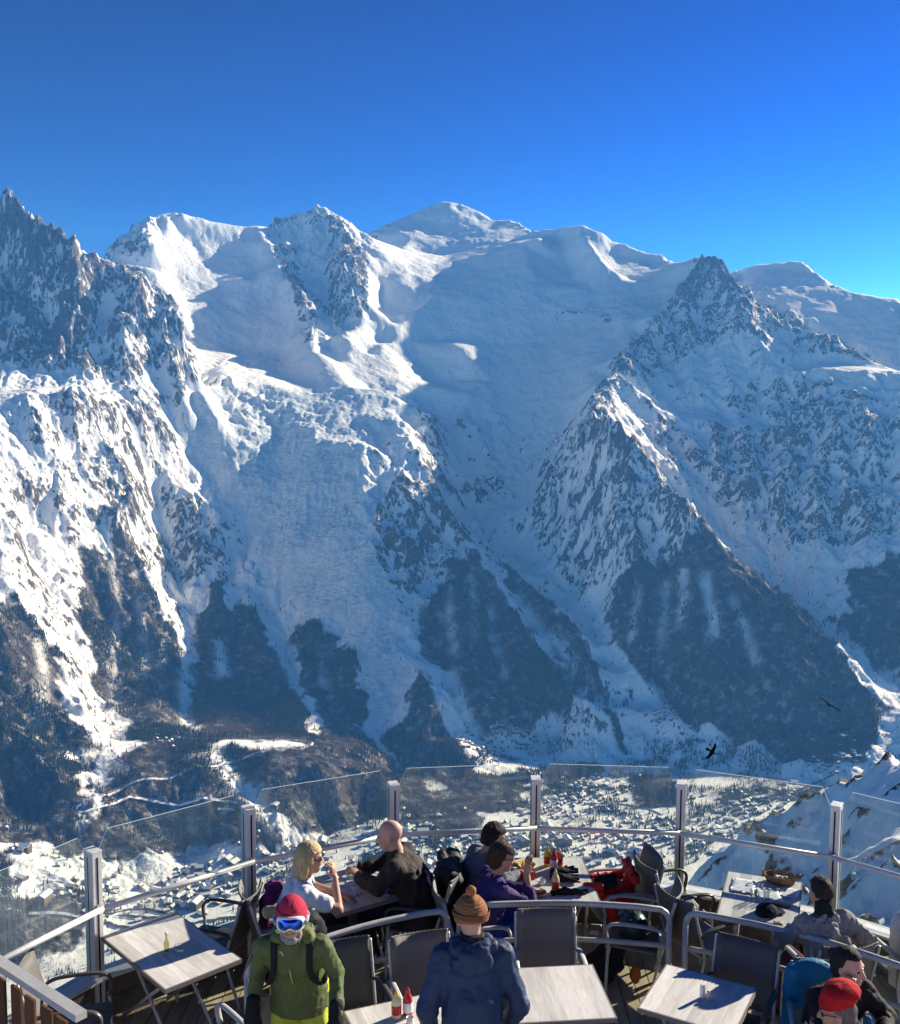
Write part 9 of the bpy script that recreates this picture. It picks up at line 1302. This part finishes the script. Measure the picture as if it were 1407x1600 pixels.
blob('neck_scarf', MAT_BLACKCLOTH, 'black scarf flung across the front of the crowded table', 'scarf', (-.25, -.12, 0), (.25, .12, .1), lambda f: f.cap((-.16, -.02, .025), (.16, .03, .02), .03, .022, .02).cap((-.05, .03, .03), (.12, -.03, .025), .028, .02, .02).rough(.007, .05, 4), .009, (1.10, 9.06, TH))
lathe_thing('bowl', .80, 9.02, [(.04, 0), (.05, .006), (.085, .04), (.08, .042), (.045, .012)], M_TERRA, 'shallow brown bowl at the elbow of the woman in purple', 'bowl', seg=22); lathe_thing('bread_bowl', .74, 9.58, [(.05, 0), (.06, .008), (.09, .05), (.085, .052), (.05, .014)], M_YEL, 'yellow bread bowl at the far left of the crowded table', 'bowl', seg=22)
mb = MB(); mb.box((0, 0, .035), (.13, .09, .07), bev=.012); o = mb.build('snack_packet', M_RED, None, (.74, 9.38, TH), (0, 0, .3)); tag(o, 'crumpled red food packet in front of the woman in purple', 'packet'); mb = MB(); mb.box((0, 0, .071), (.09, .05, .004), bev=.001); mb.build('packet_label', M_WHITE, o)
lathe_thing('ramekin', .86, 9.26, [(.03, 0), (.035, .04), (.032, .04), (.028, .008)], M_PORC, 'white ramekin on the crowded table', 'pot')
# right-hand table
paper(2.70, 9.24, -20, .21, .30, M_PAPER, 'white menu sheet at the back left of the basket table'); paper(2.88, 9.06, -5, .21, .29, M_PAPER, 'white menu sheet in the middle of the basket table'); paper(3.08, 9.10, -30, .15, .21, M_PAPER, 'small white sheet under the grey man\'s elbow side of the basket table')
bk = empty('wicker_basket', (3.07, 9.33, TH), R(-18)); tag(bk, 'oval wicker bread basket at the railing end of the right-hand table', 'basket'); M_WICK = wood_mat('wicker_cane', (.20, .10, .045), (.36, .21, .10), (.14, .07, .03), (20, 20, 20))
mb = MB(); mb.lathe([(.10, 0), (.11, .004), (.108, .008), (.02, .008)], seg=24, sx=1.15, sy=.75); mb.build('base', M_WICK, bk)
for k in range(6):
    mb = MB(); z_ = .01 + k * .0115; r_ = .104 + k * .004; mb.tube([(1.15 * r_ * math.cos(a), .75 * r_ * math.sin(a), z_ + .003 * math.cos(a * 14 + k * math.pi)) for a in np.linspace(0, 6.283, 57)], .0062, 6, cap=False); mb.build('cane', M_WICK, bk)
for s_ in (-1, 1):
    mb = MB(); mb.tube(arc_pts([(s_ * .140, -.03, .07), (s_ * .165, -.02, .095), (s_ * .165, .02, .095), (s_ * .140, .03, .07)], 4), .006, 6); mb.build('handle', M_WICK, bk)
blob('napkin', solid('paper_napkin', (.70, .68, .62), .9), 'crumpled pale napkin inside the wicker basket', 'napkin', (-.1, -.08, 0), (.1, .08, .1), lambda f: f.ell((0, 0, .03), (.07, .045, .03), None, .01).rough(.012, .04, 2), .008, (3.07, 9.33, TH + .012))
mb = MB(); mb.box((0, 0, .005), (.072, .145, .009), bev=.003); o = mb.build('phone', MAT_LENS, None, (2.94, 8.88, TH), (0, 0, .9)); tag(o, 'black phone lying on the right-hand table by the grey jacket', 'phone'); mb = MB(); mb.box((0, 0, .0102), (.064, .132, .001)); mb.build('screen', solid('phone_glass', (.012, .014, .02), .05, .8), o)
blob('cap', cloth_mat('navy_cap_cloth', (.012, .012, .022), .85), 'dark navy cap on the near corner of the right-hand table', 'cap', (-.2, -.2, -.01), (.2, .2, .15), lambda f: (f.ell((0, 0, .02), (.10, .09, .075), None, .01), f.ell((.10, .03, .012), (.075, .07, .010), None, .01), f.cut((0, 0, .0), (0, 0, -1)), f.rough(.004, .05, 3)), .008, (2.76, 8.71, TH))
for i, (x, y, lb) in enumerate(((2.72, 8.97, 'empty drinking glass on the left of the basket table'), (2.83, 8.96, 'empty drinking glass in the middle of the basket table'))): lathe_thing('drinking_glass', x, y, [(.028, 0), (.033, .10), (.030, .10), (.025, .008)], M_GLASS, lb, 'glass')
# bottom-right table
lathe_thing('drinking_glass', 3.06, 6.92, [(.030, 0), (.035, .11), (.032, .11), (.026, .008)], M_GLASS, 'drinking glass beside the green bottle, bottom right', 'glass')
lathe_thing('water_bottle', 3.12, 6.84, [(.028, 0), (.030, .01), (.030, .10), (.013, .14), (.013, .155)], M_GGREEN, 'small green glass bottle behind the red beret', 'bottle', [('cap', [(.015, .155), (.015, .178), (.004, .181)], M_WHITE), ('label', [(.0305, .03), (.031, .032), (.031, .08), (.0305, .082)], M_WHITE)])
blob('paper_bag', solid('white_paper', (.74, .74, .75), .9), 'crumpled white paper left of the ketchup, bottom right', 'paper', (-.14, -.14, -.01), (.14, .14, .2), lambda f: (f.ell((0, 0, .06), (.07, .06, .075), None, .01), f.rough(.016, .05, 6), f.cut((0, 0, .0), (0, 0, -1))), .008, (2.48, 6.86, TH))
paper(3.17, 6.74, 15, .16, .22, M_PAPER, 'white card lying at the right end of the bottom-right table')

# ------------------------------------------------------------------ coats and bags on the chairs
RED = cloth_mat('scarlet_shell', (.58, .025, .02), .55, 240, .3, .3)
def heap(f): f.ell((.0, 0, .56), (.27, .23, .12), None, .04).cap((.22, -.16, .50), (.30, .12, .70), .07, .06, .05).cap((-.18, .12, .55), (.20, .18, .62), .07, .06, .05).cap((.30, -.10, .70), (.28, .20, .74), .055, .05, .04).cap((-.20, -.10, .62), (-.05, -.18, .66), .06, .06, .04).cap((.05, -.2, .56), (.12, -.25, .30), .06, .05, .03).rough(.018, .075, 11)
blob('red_jacket', RED, 'crumpled red ski jacket piled on a chair by the middle of the railing', 'jacket', (-.38, -.36, .22), (.44, .36, 1.0), heap, .011, (1.42, 9.40, .06))
blob('small_backpack', MAT_BLACKCLOTH, 'dark grey bag lying on the red jacket', 'bag', (-.3, -.25, .45), (.3, .25, .9), lambda f: f.ell((0, -.02, .64), (.11, .09, .045), None, .04).cap((-.07, .02, .65), (.07, .04, .67), .045, .04, .03).rough(.010, .06, 4), .010, (1.46, 9.30, .10))
hl = blob('ski_helmet', solid('dark_green_helmet_shell', (.015, .04, .04), .35, .5), 'dark green ski helmet on the chair behind the middle guard rail', 'helmet', (-.2, -.2, -.03), (.2, .2, .25), lambda f: (f.ell((0, 0, .08), (.125, .145, .125), None, .01), f.ell((0, .03, .02), (.118, .125, .10), None, .02), f.ell((0, -.02, -.05), (.09, .10, .09), None, 0, True), f.cut((0, 0, -.01), (0, 0, -1))), .008, (1.64, 8.88, .46))
for k, (x, y, z) in enumerate(((-.05, -.09, .165), (.0, -.03, .2), (.05, -.09, .165), (-.06, .04, .175), (.06, .04, .175))):
    mb = MB(); mb.tube([(x, y - .022, z + .004), (x, y + .022, z + .010)], .011, 8, flat=.5); mb.build('vent', MAT_DARKGAP, hl)
mb = MB(); mb.tube([(-.118, .0, .03), (-.10, .02, -.05), (0, .03, -.09), (.10, .02, -.05), (.118, 0, .03)], .007, 6); mb.build('chin_strap', MAT_BLACKCLOTH, hl)
blob('rucksack', MAT_BLACKCLOTH, 'black rucksack on the deck under the helmet chair', 'rucksack', (-.3, -.3, -.01), (.3, .3, .5), lambda f: (f.cap((-.08, 0, .14), (.06, .02, .26), .13, .11, .05), f.cap((-.02, -.10, .10), (.08, -.08, .18), .07, .06, .04), f.rough(.010, .07, 5), f.cut((0, 0, .0), (0, 0, -1))), .011, (1.42, 8.93, .0))
blob('orange_pouch', cloth_mat('orange_fabric', (.42, .12, .03), .8), 'small orange pouch beside the black rucksack', 'pouch', (-.12, -.12, -.01), (.12, .12, .3), lambda f: (f.ell((0, 0, .10), (.05, .04, .09), None, .02), f.rough(.006, .04, 3), f.cut((0, 0, 0), (0, 0, -1))), .009, (1.66, 8.84, .0))
blob('black_coat', cloth_mat('black_down_coat', (.012, .012, .013), .6, 200, .3, .35), 'black coat and rucksack hung over the bald man\'s chair', 'coat', (-.3, -.4, .1), (.35, .4, 1.15), lambda f: f.cap((.06, -.16, .86), (.10, .18, .88), .10, .10, .06).cap((.10, -.14, .80), (.16, -.12, .40), .12, .10, .05).cap((.10, .14, .82), (.16, .14, .36), .12, .10, .05).ell((.18, .02, .66), (.11, .17, .20), None, .05).cap((.0, -.2, .90), (.02, .05, .97), .05, .05, .03).rough(.014, .09, 9), .012, (-.07, 9.22, .04))
blob('purple_jacket', cloth_mat('plum_down_jacket', (.14, .018, .11), .6, 200, .25, .3), 'purple jacket hung on the blonde woman\'s chair behind the red beanie', 'jacket', (-.35, -.35, .3), (.3, .35, 1.05), lambda f: f.cap((-.06, -.10, .84), (-.02, .10, .86), .07, .07, .05).cap((-.10, -.06, .80), (-.12, -.04, .60), .06, .05, .04).ell((-.04, 0, .91), (.08, .09, .05), None, .03).rough(.010, .06, 7), .011, (-1.48, 8.80, .0))
blob('turquoise_jacket', cloth_mat('turquoise_shell', (.005, .16, .30), .6, 240, .22, .3), 'turquoise jacket hung over the chair of the woman in black', 'jacket', (-.45, -.3, .15), (.45, .3, 1.1), lambda f: f.cap((-.22, .02, .86), (.22, .02, .86), .065, .065, .05).cap((-.22, .05, .84), (-.26, .06, .36), .075, .06, .04).cap((.20, .05, .84), (.36, .02, .38), .075, .05, .04).ell((0, .07, .62), (.26, .06, .26), None, .05).ell((-.10, .03, .92), (.12, .06, .05), None, .04).rough(.009, .10, 3), .011, (2.84, 7.50, .0))
blob('white_jacket', cloth_mat('white_quilted_jacket', (.62, .60, .57), .75, 120, .12), 'white padded jacket over the chair at the right edge', 'jacket', (-.4, -.35, .2), (.4, .35, 1.15), lambda f: f.cap((-.18, -.02, .88), (.18, -.02, .90), .085, .085, .05).cap((-.20, .0, .84), (-.22, -.02, .38), .10, .085, .03).cap((-.02, .02, .84), (-.02, 0, .36), .11, .09, .03).cap((.18, .0, .84), (.20, -.02, .36), .10, .085, .03).rough(.012, .10, 8), .011, (3.92, 8.24, .04))
# potted plant by the railing
pp = empty('potted_plant', (.16, 9.80, 0)); tag(pp, 'green plant with a white flower beside the railing, left of the man in grey', 'plant')
mb = MB(); mb.lathe([(.09, 0), (.11, .02), (.13, .24), (.135, .26), (.12, .26), (.11, .22)], seg=20); mb.build('pot', solid('dark_plant_pot', (.05, .05, .05), .6), pp)
M_LEAF = cloth_mat('plant_leaf', (.05, .14, .03), .5, 60, .4, .4)
prn = random.Random(4)
for k in range(13):
    a = prn.uniform(0, 6.28); L = prn.uniform(.22, .42); w = .035; up_ = prn.uniform(.6, 1.0)
    rows = []
    for t in np.linspace(0, 1, 6):
        r_ = .02 + L * t * (1.0 - .35 * up_); z_ = .22 + L * up_ * (t - .35 * t * t) * 1.5; ww = w * math.sin(math.pi * (.12 + .88 * t)) + .002
        rows.append([(r_ * math.cos(a) - e * ww * math.sin(a), r_ * math.sin(a) + e * ww * math.cos(a), z_ - abs(e) * .008) for e in (-1, 0, 1)])
    mb = MB(); mb.sheet(rows, .002); mb.build('leaf', M_LEAF, pp)
mb = MB(); mb.tube(arc_pts([(0, 0, .22), (-.03, -.01, .45), (-.05, -.02, .62)], 4), .007, 6); mb.build('stem', M_LEAF, pp)
mb = MB(); mb.lathe([(.006, 0), (.016, .03), (.045, .10), (.05, .115), (.040, .10), (.010, .03)], (-.05, -.02, .61), 14, sx=1.2, sy=.8); mb.build('flower', M_PORC, pp)
# ------------------------------------------------------------------ two choughs in flight
M_FEATH = solid('black_feathers', (.006, .006, .008), .8, .1); M_BEAK = solid('yellow_beak', (.5, .35, .03), .5)
def bird(loc, yaw, roll, pitch, span, flap, label):
    b_ = empty('chough', loc); b_.rotation_euler = Euler((R(pitch), R(roll), R(yaw)), 'YXZ'); tag(b_, label, 'bird', 'black birds gliding over the valley')
    f = SDF((-.09, -.26, -.09), (.09, .28, .09), .009); f.ell((0, 0, 0), (.055, .13, .05), None, .03).cap((0, .08, .01), (0, .16, .025), .04, .032, .02).cap((0, -.10, 0), (0, -.20, 0), .03, .018, .02); obj('body', f.mesh('body'), b_, [M_FEATH])
    mb = MB(); mb.tube([(0, .185, .022), (0, .225, .012)], [.012, .003], 6); mb.build('beak', M_BEAK, b_)
    mb = MB(); mb.sheet([[(x * (1 + .5 * t), -.14 - .20 * t + .02 * abs(x) * 10 * t * 0, .0) for x in np.linspace(-.045, .045, 5)] for t in np.linspace(0, 1, 4)], .006); mb.build('tail', M_FEATH, b_)
    for s_ in (-1, 1):
        mb = MB(); rows = []
        for t in np.linspace(0, 1, 9):
            x = s_ * (.03 + span * .5 * t); z = flap * span * (.5 * t - .35 * t * t); y0 = .08 + .05 * math.sin(t * 2.4) - .10 * t * t; ch = .19 * (1 - .35 * t) if t < .95 else .06
            rows.append([(x, y0 - ch * c_, z - .01 * c_) for c_ in (0, .5, 1)])
        mb.sheet(rows, .006)
        for k in range(5):
            x = s_ * (.03 + span * (.40 + .012 * k)); a = .5 + .24 * k
            mb.sheet([[(x + s_ * .17 * t * math.sin(a * .9 + .25) + e * .012, .02 - .03 * k - .16 * t * math.cos(a * .9 + .25) * (.3 + .15 * k), flap * span * .12) for e in (-1, 1)] for t in (0, .5, 1)], .004)
        mb.build('wing', M_FEATH, b_)
    return b_
bird((11.23, 43.58, CAMZ - 14.33), 200, 55, -20, .66, .5, 'black chough banking steeply over the ski slope above the middle posts')
bird((20.86, 56.26, CAMZ - 15.83), 165, -32, 24, 1.35, .25, 'black chough gliding before the dark wooded slope at the right')

# ------------------------------------------------------------------ haze
bm = bmesh.new(); bmesh.ops.create_cube(bm, size=1)
hm = bpy.data.meshes.new('haze'); bm.to_mesh(hm); bm.free()
haze = bpy.data.objects.new('haze', hm); COL.objects.link(haze)
_z0 = float(min(TZ.min() + CAMZ, -1600)) - 5; _z1 = float(TZ.max()) + CAMZ + 60
haze.scale = (16000, 14600, _z1 - _z0); haze.location = (0, 6600, (_z0 + _z1) / 2)
haze['kind'] = 'stuff'; haze['label'] = 'thin blue air haze over the valley'; haze['category'] = 'haze'
m = bpy.data.materials.new('haze_air'); m.use_nodes = True; nt = m.node_tree; nt.nodes.clear()
out = nt.nodes.new('ShaderNodeOutputMaterial'); pv = nt.nodes.new('ShaderNodeVolumePrincipled')
pv.inputs['Color'].default_value = (.11, .39, 1.0, 1); pv.inputs['Density'].default_value = 4.9e-5; pv.inputs['Anisotropy'].default_value = 0.0
pv.inputs['Absorption Color'].default_value = (1, 1, 1, 1)
nt.links.new(pv.outputs[0], out.inputs['Volume'])
hm.materials.append(m)
